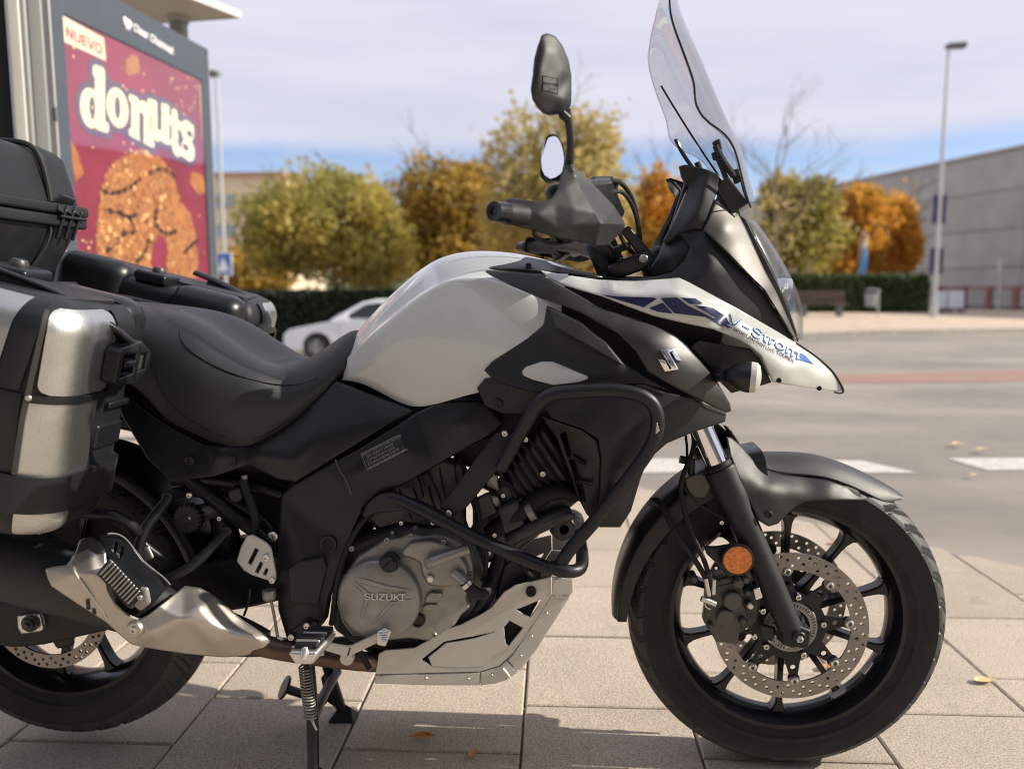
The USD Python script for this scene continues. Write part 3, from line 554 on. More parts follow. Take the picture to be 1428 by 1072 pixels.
# ------------------------------------------------------------------ far side: lamps, signs, hedges, trees, buildings
def lamp(name, label, px, py_base, py_top, Y, r0, r1, head, zoff=0., banners=()):
    b = P(px, py_base, Y); t_ = P(px, py_top, Y); z0 = slope(b[0], b[1]) + .1; hgt = t_[2]
    o = thing(name, label, 'street lamp', (b[0], b[1], 0))
    part('pole', lathe([(0, z0), (r0 * 1.6, z0), (r0 * 1.6, z0 + .35), (r0, z0 + .5), (r1, hgt), (0, hgt)], (0, 0, 0), (0, 0, 1), 14), 'lamp_metal', o)
    part('lamp_head', hull([(head * a, bb, hgt + c) for a in (-.1, 1) for bb in (-.12, .12) for c in (-.02, .06 if a < 0 else .1)], .03, 6), 'lamp_dark', o)
    for (pa, pb) in banners:
        za, zb = P(px, pa, Y)[2], P(px, pb, Y)[2]
        for s in (-1, 1): part('pole_sign', bbox(s * .15 - .055, s * .15 + .055, -.05, .05, zb, za, .01, 6), 'banner_navy', o)
    return o
lamp('street_lamp', 'tall grey street lamp with navy signs on its pole beside the hedge', 1301, 447, 66, 26, .085, .045, .5, banners=((272, 312), (346, 382)))
o = lamp('street_lamp', 'slim grey street lamp behind the poster case with a blue sign on it', 318, 470, 104, 22, .065, .045, -.45)
z = P(322, 368, 22)[2]; part('crossing_sign', bbox(-.26, .26, -.10, -.07, z - .34, z + .34, .012, 6), 'sign_white', o); part('sign_face', bbox(-.235, .235, -.112, -.1005, z - .31, z + .31, .004, 6), 'sign_blue', o)
part('sign_symbol', tm([(-.17, -.1135, z - .22), (.17, -.1135, z - .22), (0, -.1135, z + .2)], [[0, 1, 2]]), 'sign_white', o)

def leaf_cloud(blobs, n, size, seed, shellp=.55, flat=0.):
    r = np.random.default_rng(seed); out = []; w = np.array([b[3] * b[4] * b[5] for b in blobs]) ** .67; w = w / w.sum()
    for b, k in zip(blobs, r.multinomial(n, w)):
        d = r.normal(size=(k, 3)); d /= np.linalg.norm(d, axis=1, keepdims=True); rad = np.where(r.random(k) < shellp, r.uniform(.72, 1.06, k), r.random(k) ** (1 / 3) * .9)
        rad = rad * (1 + .13 * r.normal(size=k) * (r.random(k) < .5))
        lump = 1 + .22 * np.sin(d[:, 0] * 5 + b[0]) * np.cos(d[:, 2] * 4 + b[2]) + .16 * np.sin(d[:, 1] * 7 + d[:, 2] * 5)
        out.append(np.array(b[:3]) + d * (rad * lump)[:, None] * np.array(b[3:6]))
    c = np.vstack(out); N = len(c)
    a = r.normal(size=(N, 3)); a /= np.linalg.norm(a, axis=1, keepdims=True); t_ = r.normal(size=(N, 3)); b_ = np.cross(a, t_); b_ /= np.linalg.norm(b_, axis=1, keepdims=True); a2 = np.cross(b_, a)
    s = size * r.uniform(.6, 1.35, (N, 1))
    v = np.stack([c - b_ * s, c + a2 * s * .62, c + b_ * s, c - a2 * s * .62], 1).reshape(-1, 3)
    return tm(v, np.arange(4 * N).reshape(-1, 4))
def limbs(h, spread, n, r0, seed, levels=2, start=.35):
    r = np.random.default_rng(seed); ms = [tube([(0, 0, -.1), (.04, 0, h * .3), (-.03, .05, h * .62), (.0, 0, h * .9)], [r0, r0 * .8, r0 * .5, r0 * .12], 8)]
    def br(p, d, L, rad, lv):
        e = p + d * L; m_ = (p + e) / 2 + r.normal(size=3) * L * .07; ms.append(tube([p, m_, e], [rad, rad * .7, rad * .25], 6, 8))
        if lv > 0:
            for _ in range(3): d2 = d + r.normal(size=3) * .5; d2[2] += .25; d2 /= np.linalg.norm(d2); br(p + (e - p) * r.uniform(.45, .95), d2, L * r.uniform(.45, .7), rad * .45, lv - 1)
    for i in range(n):
        a = 2.4 * i + r.uniform(0, .8); z = h * (start + (.85 - start) * i / n); d = np.array([math.cos(a) * spread, math.sin(a) * spread, r.uniform(.5, 1.)]); d /= np.linalg.norm(d); br(np.array([0, 0, z]), d, h * r.uniform(.28, .42), r0 * .38, levels)
    return cat_(*ms)
def tree(label, px0, px1, pyt, pyb, Y, leaf, n, seed, px_trunk=None, size=.13, r0=.13, sparse=False, group=None, lobes=14):
    pc = px_trunk or (px0 + px1) / 2; b = P(pc, 420, Y); z0 = float(slope(b[0], b[1])) + .1
    top = P(pc, pyt, Y)[2]; bot = P(pc, pyb, Y)[2]; xl, xr = P(px0, (pyt + pyb) / 2, Y)[0] - b[0], P(px1, (pyt + pyb) / 2, Y)[0] - b[0]
    o = thing('tree', label, 'tree', (b[0], b[1], z0), group); r = np.random.default_rng(seed); top -= z0; bot -= z0; hh = top - bot; wd = (xr - xl) / 2; cxx = (xr + xl) / 2
    part('trunk', limbs(top * .97, .9, 8, r0, seed, 2 if not sparse else 3), 'bark', o, True)
    bl = [(cxx, 0, bot + hh * .48, wd * .72, wd * .7, hh * .46)]
    for i in range(lobes):
        a = r.uniform(0, 2 * np.pi); e = r.uniform(-.7, 1.); q = r.uniform(.45, .80); s = r.uniform(.22, .42)
        bl.append((cxx + wd * q * math.cos(a) * math.cos(e), wd * q * math.sin(a) * math.cos(e), bot + hh * (.48 + .34 * math.sin(e) * 1.2), wd * s, wd * s, hh * s * .62))
    part('crown', leaf_cloud(bl[1:] if sparse else bl, n, size, seed + 50, .45 if sparse else .6), leaf, o, False)
    return o
tree('wide olive green tree above the white car', 312, 592, 236, 410, 29, 'leaves_olive', 19000, 11, 468, .12, lobes=26)
tree('golden tree with dark core right of the olive tree', 520, 722, 230, 412, 33, 'leaves_gold', 16000, 12, 612, .13, lobes=22)
tree('tall pale sparse tree rising behind the mirror', 662, 905, 162, 395, 27, 'leaves_pale', 12000, 13, 775, .11, sparse=True, lobes=22)
tree('orange tree seen just left of the windscreen', 872, 975, 232, 410, 35, 'leaves_orange', 9500, 14, 925, .13)
tree('yellow green tree behind the headlamp', 1045, 1190, 250, 404, 33, 'leaves_olive', 11000, 15, 1112, .12, lobes=18)
tree('round orange tree left of the blue flag', 1128, 1240, 260, 405, 38, 'leaves_orange', 11000, 16, 1182, .13, lobes=18)
tree('deep orange tree right of the blue flag', 1186, 1290, 264, 404, 40, 'leaves_orange', 11000, 17, 1246, .13, lobes=18)
tree('low golden tree behind the dark hedge below the crossing sign', 285, 420, 340, 420, 36, 'leaves_gold', 8000, 18, 345, .12, lobes=18)
tree('olive tree peeping between tank and handguard', 550, 830, 280, 412, 37, 'leaves_gold', 16000, 21, 690, .13, lobes=22)
tree('golden tree filling the gap behind the handlebar', 760, 960, 280, 412, 39, 'leaves_gold', 12000, 22, 860, .13, lobes=18)
b = P(1078, 420, 28); o = thing('tree', 'bare grey tree with thin upright branches behind the windscreen edge', 'tree', (b[0], b[1], .1)); part('trunk', limbs(P(1078, 196, 28)[2], .55, 9, .085, 19, 3, .3), 'twig', o, True)
part('crown', leaf_cloud([(0, 0, 3.4, 1.1, 1, 1.5)], 260, .08, 5), 'leaves_pale', o, False)
def hedge(name, label, x0, x1, y0, y1, zt, leaf, n, seed):
    r = np.random.default_rng(seed); o = thing(name, label, 'hedge', ((x0 + x1) / 2, (y0 + y1) / 2, 0)); w, d = (x1 - x0) / 2, (y1 - y0) / 2; zb = float(min(slope(x0, y0), slope(x1, y1)))
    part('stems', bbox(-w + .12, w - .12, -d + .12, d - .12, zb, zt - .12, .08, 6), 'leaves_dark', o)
    k = r.random((n, 3)); pz = zb + k[:, 2] * (zt - zb); f = r.random(n); p = np.c_[(k[:, 0] * 2 - 1) * w, np.where(f < .62, -d, (k[:, 1] * 2 - 1) * d), np.where(f < .62, pz, zt)] + r.normal(size=(n, 3)) * .05
    s_ = f > .92; p[s_, 0] = np.sign(p[s_, 0]) * w; p[s_, 2] = pz[s_]
    a = r.normal(size=(n, 3)); a /= np.linalg.norm(a, axis=1, keepdims=True); t_ = np.cross(a, r.normal(size=(n, 3))); t_ /= np.linalg.norm(t_, axis=1, keepdims=True); s = .075 * r.uniform(.6, 1.4, (n, 1))
    part('foliage', tm(np.stack([p - a * s, p + t_ * s * .6, p + a * s, p - t_ * s * .6], 1).reshape(-1, 3), np.arange(4 * n).reshape(-1, 4)), leaf, o, False, kind='stuff')
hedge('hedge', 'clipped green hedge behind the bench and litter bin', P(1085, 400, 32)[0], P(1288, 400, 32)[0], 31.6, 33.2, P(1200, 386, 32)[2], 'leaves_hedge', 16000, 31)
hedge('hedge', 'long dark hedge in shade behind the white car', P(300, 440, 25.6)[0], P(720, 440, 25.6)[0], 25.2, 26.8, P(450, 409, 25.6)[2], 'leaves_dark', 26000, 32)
# bench, bin, flag
b = P(1145, 446, 26.5); o = thing('bench', 'dark slatted park bench in front of the green hedge', 'bench', (b[0], b[1], .11))
for i in range(3): part('slat', bbox(-.85, .85, -.22 + .15 * i, -.09 + .15 * i, .42, .46, .01, 6), 'bench_wood', o)
for i in range(3): part('slat', bbox(-.85, .85, .24, .28, .52 + .12 * i, .62 + .12 * i, .01, 6), 'bench_wood', o)
for s in (-.6, .6): part('leg', bbox(s - .05, s + .05, -.2, .26, 0, .42, .01, 6), 'lamp_dark', o); part('back_support', bbox(s - .03, s + .03, .281, .31, .3, .86, .01, 6), 'lamp_dark', o)
b = P(1213, 446, 27.5); o = thing('litter_bin', 'grey cylindrical litter bin on a post by the hedge', 'litter bin', (b[0], b[1], .11))
part('body', lathe([(0, .32), (.17, .32), (.21, .78), (.22, .8), (.19, .8), (.17, .5), (0, .5)], (0, 0, 0), (0, 0, 1), 16), 'bin_grey', o); part('post', cyl((.26, 0, 0), (.26, 0, .95), .035, 10), 'lamp_metal', o); part('hood', lathe([(0, .96), (.23, .92), (.23, .89), (0, .9)], (0, 0, 0), (0, 0, 1), 16), 'bin_grey', o)
b = P(1200, 420, 33.6); zt, zb_ = P(1200, 324, 33.6)[2], P(1200, 388, 33.6)[2]; o = thing('feather_flag', 'blue and white feather flag on a pole above the hedge', 'flag', (b[0], b[1], .1))
part('pole', tube([(-.12, 0, 0), (-.12, 0, zb_), (-.1, 0, zt - .5), (.05, 0, zt)], .022, 6), 'lamp_metal', o)
fr = [[(-.09 + .02 * k, .02 * math.sin(k * 1.3), z_), (.04 + .02 * k, .05 * math.sin(k * 1.3 + 1), z_), (.20 - .025 * abs(k - 2), .04 * math.sin(k + 2), z_)] for k, z_ in enumerate(np.linspace(zb_ - .1, zt - .75, 5))]
part('cloth', loft(fr, 14, 6, thick=.004), 'flag_blue', o, True); fr2 = [[(-.03 + .1 * k, .01, z_), (.06 + .07 * k, .02, z_), (.17 - .02 * k, .03, z_)] for k, z_ in enumerate((zt - .74, zt - .45, zt - .2))]
part('cloth_tip', loft(fr2, 8, 5, thick=.004), 'sign_white', o, True)
# white car at the far kerb
cX, cY = P(408, 470, 18.2)[0], 18.2; gz = float(slope(cX + 2, cY)) - .016
car = thing('parked_car', 'white parked car facing left in front of the dark hedge', 'car', (cX, cY, gz))
S = 1.0
body = Polygon([(.0, .38), (.02, .62), (.18, .74), (.9, .88), (1.25, .94), (3.6, .98), (4.1, .97), (4.25, .8), (4.28, .42), (4.1, .24), (3.72, .22), (.4, .22), (.1, .26)]).buffer(.06).buffer(-.06).buffer(-.05).buffer(.05)
for wx in (.82, 3.42): body = body.difference(Point(wx, .31).buffer(.37, 16))
def wide(poly, prof):
    ms = []; rows = []
    for (yy, inset, dz) in prof:
        p = affinity.scale(poly, (poly.bounds[2] - poly.bounds[0] - 2 * inset) / (poly.bounds[2] - poly.bounds[0]), 1 - dz); rows.append((yy, p))
    for (ya, pa), (yb, pb) in zip(rows[:-1], rows[1:]): ms.append(prism_y(pa if abs(ya) > abs(yb) else pb, ya, yb))
    return cat_(*ms)
part('body', wide(body, [(-.86, .10, .10), (-.80, .04, .05), (-.72, .0, 0), (.72, .0, 0), (.80, .04, .05), (.86, .1, .1)]), 'car_white', car, 25)
cab = Polygon([(1.15, .93), (1.95, 1.36), (2.3, 1.44), (3.0, 1.45), (3.55, 1.34), (4.1, .96)]).buffer(.04).buffer(-.04)
part('roof', hull([(x_ * 1., s * y_, z_) for s in (-1, 1) for x_, y_, z_ in ((1.2, .72, .95), (1.95, .6, 1.37), (2.3, .57, 1.44), (3.0, .57, 1.45), (3.5, .59, 1.36), (4.05, .7, .98))], .02, 6), 'car_white', car, 40)
for s in (-1, 1):
    for q in ([(1.5, 1.0), (2.02, 1.33), (2.42, 1.38), (2.42, 1.0)], [(2.5, 1.0), (2.5, 1.38), (3.0, 1.385), (3.45, 1.3), (3.75, 1.02)]):
        mm = prism_y(Polygon(q).buffer(-.02).buffer(.02), -.012, .012); v = mm.vertices; v[:, 1] += s * (.748 - (v[:, 2] - .95) * .285); part('side_window', mm, 'car_glass', car, 30)
part('windscreen', tm([(1.30, -.62, 1.04), (1.30, .62, 1.04), (1.92, .53, 1.37), (1.92, -.53, 1.37)], [[0, 1, 2, 3]]).copy().apply_translation((-.055, 0, .02)), 'car_glass', car, False)
for wx in (.82, 3.42):
    for s in (-1, 1):
        w_ = part('wheel', lathe([(.20, -.1), (.30, -.1), (.325, -.07), (.325, .07), (.30, .1), (.20, .1)], (wx, s * .74, .31), (0, 1, 0), 24, True), 'car_black', car); part('rim', lathe([(0, -.03), (.06, -.07), (.19, -.05), (.215, -.09), (.215, .09), (0, .05)], (wx, s * .74, .31), (0, 1, 0), 20), 'car_rim', w_)
        for k in range(5): a = k * 2 * math.pi / 5; part('spoke', tube([(wx, s * .83, .31), (wx + .19 * math.cos(a), s * .83, .31 + .19 * math.sin(a))], .03, 6, 2, False), 'car_rim', w_)
for s in (-1, 1): part('headlight', hull([(.05, s * .5, .62), (.12, s * .72, .60), (.3, s * .80, .74), (.08, s * .5, .70)], .025, 6), 'window_blue', car); part('mirror', hull([(1.55, s * .86, .98), (1.65, s * .98, .98), (1.65, s * .98, 1.08), (1.6, s * .86, 1.06)], .025, 6), 'car_white', car)
part('door_seam', bbox(1.42, 1.43, -.8605, -.845, .35, .90), 'car_black', car); part('door_seam', bbox(2.45, 2.46, -.8605, -.845, .35, .92), 'car_black', car); part('bumper_grille', bbox(-.012, .03, -.4, .4, .34, .46, .008, 6), 'car_black', car)
# industrial building on the right
bl0 = P(1428, 430, 40); zr = bl0[2] * 0
HB = P(1428, 205, 40)[2]
xl_ = CAM + ray(1150, 262) * ((HB - CAM[2]) / ray(1150, 262)[2]); e0 = np.array([P(1428, 205, 40)[0], 40.]); e9 = xl_[:2]
du = (e9 - e0) / np.linalg.norm(e9 - e0); LB = np.linalg.norm(e9 - e0); nb_ = np.array([du[1], -du[0]]) 
if nb_ @ (CAM[:2] - e0) < 0: nb_ = -nb_
bd = thing('warehouse', 'long grey warehouse of large concrete panels behind the orange trees', 'warehouse', (e0[0], e0[1], 0))
def wbox(u0, u1, z0, z1, o0, o1, r=0.):
    m = bbox(u0, u1, o0, o1, z0, z1, r, 6); v = m.vertices.copy(); xy = v[:, :1] * du + v[:, 1:2] * nb_; m.vertices = np.c_[xy, v[:, 2]]
    if m.volume < 0: m.faces = m.faces[:, ::-1]
    return m
part('wall', wbox(-25, LB + 14, 0, HB - .02, -18, -.16), 'joint_dark', bd, False)
zz_ = [0.05, HB * .27, HB * .51, HB * .755, HB]; pwid = (P(1375, 300, 43)[0] - 0, 0); us = [-25 + 8.2 * k for k in range(0, 20)]
for i in range(len(us) - 1):
    if us[i] > LB + 13: break
    for k in range(4): part('panel', wbox(us[i] + .02, us[i + 1] - .02, zz_[k] + .02, zz_[k + 1] - .02, -.155, rng.uniform(-.004, .004)), 'concrete_panel', bd, False)
part('coping', wbox(-25.1, LB + 14.1, HB - .015, HB + .12, -18.1, .09), 'concrete_panel', bd, False)
# red and grey railing, barriers, sign back
b0 = P(1310, 436, 38); b1 = P(1480, 436, 33); fe = thing('railing', 'grey mesh railing with stout red posts before the warehouse', 'railing', (b0[0], b0[1], 0)); dv = (b1 - b0)[:2]; Lf = np.linalg.norm(dv); dv /= Lf; nf = np.array([-dv[1], dv[0]])
def fbox(u0, u1, z0, z1, o0, o1):
    m = bbox(u0, u1, o0, o1, z0, z1); v = m.vertices.copy(); m.vertices = np.c_[v[:, :1] * dv + v[:, 1:2] * nf, v[:, 2]]
    if m.volume < 0: m.faces = m.faces[:, ::-1]
    return m
ztop = P(1395, 399, 36)[2]
for k in range(6): part('post', fbox(Lf * k / 4.6 - .11, Lf * k / 4.6 + .11, .05, ztop, -.1, .1), 'fence_red', fe, False)
for z_ in (.35, ztop - .12): part('rail', fbox(-1, Lf * 1.1, z_, z_ + .1, -.03, .03), 'fence_red' if z_ > .5 else 'fence_grey', fe, False)
part('base_wall', fbox(-1, Lf * 1.12, .0, .30, .12, .3), 'fence_grey', fe, False)
for k in range(60): part('bar', fbox(-.9 + Lf * 2 / 60 * k * .55, -.88 + Lf * 2 / 60 * k * .55, .46, ztop - .13, -.012, .012), 'fence_grey', fe, False)
for i, (pa, pb) in enumerate(((1304, 1319), (1322, 1343))):
    a, b = P(pa, 433, 31.5), P(pb, 433, 31.5); o = thing('barrier', ['narrow white road barrier next to the lamp pole', 'wide white road barrier right of the narrow one'][i], 'barrier', ((a[0] + b[0]) / 2, 31.5, .11)); w = (b[0] - a[0]) / 2; ht = P(pa, 406, 31.5)[2] - .11
    part('panel', bbox(-w, w, -.05, .05, .16, ht, .03, 6), 'barrier_white', o)
    for s in (-1, 1): part('foot', bbox(s * w * .7 - .05, s * w * .7 + .05, -.25, .25, 0, .155, .02, 6), 'lamp_dark', o)
a = P(1391, 436, 29); t_ = P(1395, 362, 29); o = thing('road_sign', 'thin grey sign post seen edge on before the warehouse', 'road sign', (a[0], a[1], 0)); part('post', tube([(0, 0, .05), (.0, 0, t_[2])], .035, 8, 2, False), 'lamp_metal', o); part('plate', bbox(-.13, .02, -.05, -.036, t_[2] - .5, t_[2] + .02, .005, 6), 'lamp_metal', o)
# beige building far left
a, b = P(296, 300, 75), P(372, 300, 75); zt = P(340, 246, 75)[2]; o = thing('apartment_block', 'beige block with small blue windows behind the left trees', 'building', ((a[0] + b[0]) / 2, 82, 0)); w = (b[0] - a[0]) / 2 + 1.5
part('wall', bbox(-w - 8, w, -7, 7, -4, zt), 'beige_render', o, False); part('roof', bbox(-w - 8.3, w + .3, -7.3, 7.3, zt, zt + .35), 'roof_tile', o, False)
for px in (308, 322, 345, 364):
    for py in (281, 322): q = P(px, py, 75); x_ = q[0] - (a[0] + b[0]) / 2; f_ = part('window', bbox(x_ - .45, x_ + .45, -7.05, -6.9, q[2] - .6, q[2] + .6), 'window_blue', o, False); part('sill', bbox(x_ - .65, x_ + .65, -7.15, -6.99, q[2] - .70, q[2] - .605), 'beige_render', f_, False)
# low hills closing the horizon
r9 = np.random.default_rng(4); xs = np.linspace(-500, 500, 120); hz = 1.5 + 3.0 * meshkit.fbm(np.c_[xs / 60, xs * 0, xs * 0], 4, 2)
part('hills', grid(np.array([np.c_[xs, np.full(120, 330), np.full(120, -4.)], np.c_[xs, np.full(120, 380), hz + 2], np.c_[xs, np.full(120, 480), hz * 0 - 4]])), 'leaves_hedge', None, True, 'low wooded rise along the horizon', 'hills', kind='structure')
# fallen leaves
def fallen(label, px, py, L, ang, matl, seed, curl=.25):
    c = G(px, py, .002); r = np.random.default_rng(seed); rows = []
    for i, t_ in enumerate(np.linspace(0, 1, 9)):
        w = L * .24 * math.sin(math.pi * t_ ** .8) + .0004; x_ = (t_ - .5) * L; zz = .004 + curl * L * .45 * (t_ - .5) ** 2 * 2
        rows.append([(x_, -w, zz + w * .35), (x_, -w * .5, zz + w * .08), (x_, 0, zz), (x_, w * .5, zz + w * .08), (x_, w, zz + w * .42)])
    a = np.array(rows); ca, sa = math.cos(ang), math.sin(ang); R_ = np.array([[ca, -sa, 0], [sa, ca, 0], [0, 0, 1]]); a = a @ R_.T
    o = thing('fallen_leaf', label, 'leaf', c); part('blade', loft(a, 14, 7, thick=.0006), matl, o, True)
    s = np.array([(-.5 * L, 0, .004 + curl * L * .22), (-.66 * L, .01 * L, .005)]) @ R_.T; part('stalk', tube(s, .0008, 6, 4, False), matl, o)
fallen('orange brown fallen leaf under the skid plate, left of two', 592, 1029, .052, .1, 'dead_leaf', 1)
fallen('small orange fallen leaf just above the bottom edge, right of two', 660, 1053, .036, 1.3, 'dead_leaf', 2)
fallen('pale yellow fallen leaf on the slabs right of the front wheel', 1373, 951, .060, .15, 'dead_leaf_pale', 3)
fallen('yellow fallen leaf seen through the front wheel spokes', 1150, 932, .045, .8, 'dead_leaf', 4)
fallen('pale fallen leaf on the road, leftmost above the white dash', 1337, 620, .10, .3, 'dead_leaf_pale', 5); fallen('pale fallen leaf on the road near the right edge above the white dash', 1371, 628, .09, .1, 'dead_leaf_pale', 6); fallen('small pale leaf on the asphalt below the white dashes', 1359, 663, .05, .4, 'dead_leaf_pale', 7)
fallen('small orange leaf on the slabs behind the front brake disc', 1163, 758, .05, .9, 'dead_leaf', 8)

# the stone front of the building across the pavement, behind the photographer (seen only as reflections)
bf = thing('town_building', 'stone fronted building across the pavement behind the photographer', 'building', (-2, -8.5, 0))
part('wall', bbox(-26, 16, -8, 0, 0, 11.5), 'building_stone', bf, False)
for k in range(13):
    for z0, z1 in ((.9, 2.7), (4.2, 6.0), (7.6, 9.4)):
        x0 = -25 + 3.1 * k; f_ = part('window', bbox(x0, x0 + 1.5, -.02, .03, z0, z1), 'car_glass', bf, False); part('sill', bbox(x0 - .1, x0 + 1.6, -.01, .12, z0 - .12, z0 - .005), 'kerb_stone', f_, False)
part('cornice', bbox(-26.3, 16.3, -.05, .35, 11.5, 11.8), 'kerb_stone', bf, False)
# ------------------------------------------------------------------ the motorcycle
moto = thing('motorcycle', 'white and black adventure motorcycle with side cases standing on its centre stand', 'motorcycle')
FA = np.array([.78, 0, .327]); RA = np.array([-.78, 0, .345]); ST = .05
def steer(m):
    """from wheel space (axle at the origin, along y) to the steered front wheel's place"""
    m = m.copy(); v = m.vertices; c, s = math.cos(ST), math.sin(ST)
    m.vertices = np.c_[c * v[:, 0] + s * v[:, 1], -s * v[:, 0] + c * v[:, 1], v[:, 2]] + FA; return m
def toF(p): c, s = math.cos(ST), math.sin(ST); p = np.asarray(p, float) - FA; return np.array([c * p[0] - s * p[1], s * p[0] + c * p[1], p[2]])
def rear(m): m = m.copy(); m.vertices = m.vertices + RA; return m
def smirror(m):
    """the left hand twin of a steered part"""
    m = m.copy(); c, s = math.cos(ST), math.sin(ST); v = m.vertices - FA; l = np.c_[c * v[:, 0] - s * v[:, 1], -(s * v[:, 0] + c * v[:, 1]), v[:, 2]]
    m.vertices = np.c_[c * l[:, 0] + s * l[:, 1], -s * l[:, 0] + c * l[:, 1], l[:, 2]] + FA; m.faces = m.faces[:, ::-1]; return m
def pr2(poly, y0, y1, bevel=0): return prism_y(poly, y0, y1, bevel)
def wheel(place, R, wd, rb, disc_r, sides, dy, steel, tread, name):
    hw = wd / 2
    # tyre: bead, bulging wall, shoulder, cut crown
    th = np.linspace(-1, 1, 45); crown = [(R - (R - (rb + .060)) * abs(t) ** 2.2 * .92, hw * .985 * t) for t in th]
    wall = [(rb + .058, hw), (rb + .040, hw * 1.0), (rb + .020, hw * .93), (rb + .004, hw * .80), (rb - .004, hw * .72)]
    prof = [(a, -b) for a, b in wall[::-1]] + crown[1:-1] + wall
    prof = np.array(prof); n = 540; ang = np.linspace(0, 2 * np.pi, n, endpoint=False)
    rad = np.repeat(prof[:, 0][:, None], n, 1); lat = np.repeat(prof[:, 1][:, None], n, 1)
    u = np.abs(lat) / hw; ph = ang[None] * tread / (2 * np.pi) * 1.0 + np.sign(lat) * .25 - 1.25 * u ** 1.3
    fr = np.abs((ph % 1) - .5); cut = (fr < .085 + .02 * u) & (u > .12) & (u < .985) & (rad > rb + .055)
    ph2 = ph + .5 + .3 * u; fr2 = np.abs((ph2 % 1) - .5); cut |= (fr2 < .06) & (u > .45) & (u < .93) & (rad > rb + .055)
    rad = rad - cut * .0055
    # raised rings on the wall
    v = np.stack([rad * np.cos(ang), lat, rad * np.sin(ang)], -1); m_ = len(prof)
    i = np.arange(m_ - 1)[:, None] * n; j = np.arange(n)[None]; k = (j + 1) % n
    tyre = tm(v.reshape(-1, 3), np.stack([i + j, i + k, i + n + k, i + n + j], -1).reshape(-1, 4))
    if tyre.volume < 0: tyre.faces = tyre.faces[:, ::-1]
    rw = hw * .76
    rim = lathe([(rb + .006, -rw), (rb + .004, -rw + .006), (rb - .006, -rw + .008), (rb - .014, -rw * .6), (rb - .016, rw * .6), (rb - .006, rw - .008), (rb + .004, rw - .006), (rb + .006, rw), (rb - .008, rw + .001), (rb - .018, rw * .70), (rb - .025, rw * .35), (rb - .0265, 0), (rb - .025, -rw * .35), (rb - .018, -rw * .70), (rb - .008, -rw - .001)], (0, 0, 0), (0, 1, 0), 120, True)
    hub = lathe([(0, -.075), (.026, -.075), (.034, -.06), (.036, -.03), (.048, -.02), (.048, .02), (.036, .03), (.034, .06), (.026, .075), (0, .075)], (0, 0, 0), (0, 1, 0), 40)
    w = part('wheel', place(cat_(rim, hub)), 'gloss_black', moto, 30, name)
    rv_ = np.linalg.norm(tyre.vertices[:, [0, 2]], axis=1); isT = (rv_[tyre.faces] > rb + .056).all(1)
    ty_ = tyre.copy(); ty_.update_faces(~isT); ty_.remove_unreferenced_vertices(); tr_ = tyre.copy(); tr_.update_faces(isT); tr_.remove_unreferenced_vertices()
    tp_ = part('tyre', place(ty_), 'rubber', w, 28); part('tread', place(tr_), 'tyre_tread', tp_, 28)
    part('tyre_bead', place(lathe([(rb + .016, -hw * .93), (rb + .020, -hw * .952), (rb + .024, -hw * .955), (rb + .026, -hw * .94)], (0, 0, 0), (0, 1, 0), 120)), 'rubber', w, True)
    r1 = rb - .023
    prof_s = [(.030, .017), (.05, .012), (.09, .0075), (.13, .0062), (r1 - .040, .0066), (r1 - .020, .0085), (r1 - .008, .013), (r1 - .002, .021), (r1 + .004, .030)]
    for s in range(10):
        a = 2 * math.pi * s / 10 + (.30 if place is steer else .1)
        pl = Polygon([(r_, -h_) for r_, h_ in prof_s] + [(r_, h_) for r_, h_ in prof_s[::-1]])
        ms = prism_y(pl, -.017, .017, .0035)
        rot = trimesh.transformations.rotation_matrix(a, (0, -1, 0)); ms.apply_transform(rot); part('spoke', place(ms), 'gloss_black', w, 25)
    for sd in sides:
        holes = []
        inner = disc_r * .775
        nh = 16
        for q in range(nh):
            for (rr1, da) in ((.825, .0), (.905, .2), (.955, .42), (.86, .6), (.935, .8)):
                a = 2 * math.pi * (q + da) / nh; holes.append(Point(disc_r * rr1 * math.cos(a), disc_r * rr1 * math.sin(a)).buffer(.0035, 5))
        ring = Point(0, 0).buffer(disc_r, 64).difference(Point(0, 0).buffer(inner, 48)).difference(unary_union(holes))
        ear = unary_union([Point(inner * 1.0 * math.cos(a), inner * math.sin(a)).buffer(.013, 8) for a in np.arange(8) * math.pi / 4 + .1]).intersection(Point(0, 0).buffer(disc_r * .9)).difference(unary_union(holes)) if place is steer else Point(0, 0).buffer(.001)
        d_ = part('brake_disc', place(prism_y(ring.union(ear) if place is steer else ring, sd * dy - .0025, sd * dy + .0025)), 'disc_steel', w, 25)
        if place is steer:
            arms = [Point(0, 0).buffer(.072, 32)]
            for a in np.arange(8) * math.pi / 4 + .1:
                arms.append(Polygon([(.060 * math.cos(a - .34), .060 * math.sin(a - .34)), (.118 * math.cos(a - .05), .118 * math.sin(a - .05)), (.118 * math.cos(a + .05), .118 * math.sin(a + .05)), (.060 * math.cos(a + .34), .060 * math.sin(a + .34))]).difference(Point(.090 * math.cos(a), .090 * math.sin(a)).buffer(.0055, 6)))
                arms.append(Point(.114 * math.cos(a), .114 * math.sin(a)).buffer(.012, 8))
            car_ = unary_union(arms).difference(Point(0, 0).buffer(.055, 32))
            part('disc_carrier', place(prism_y(car_, sd * (dy - .004) - .003, sd * (dy - .004) + .003, .001)), 'frame_black', w, 25)
            for a in np.arange(8) * math.pi / 4 + .1:
                c_ = np.array([.1165 * math.cos(a), sd * (dy + .0035), .1165 * math.sin(a)]); part('bobbin', place(lathe([(.0036, -.004), (.0036, .0035), (.0060, .0045), (.0082, .0028), (.0082, -.004)], c_, (0, sd, 0), 16)), 'steel', d_)
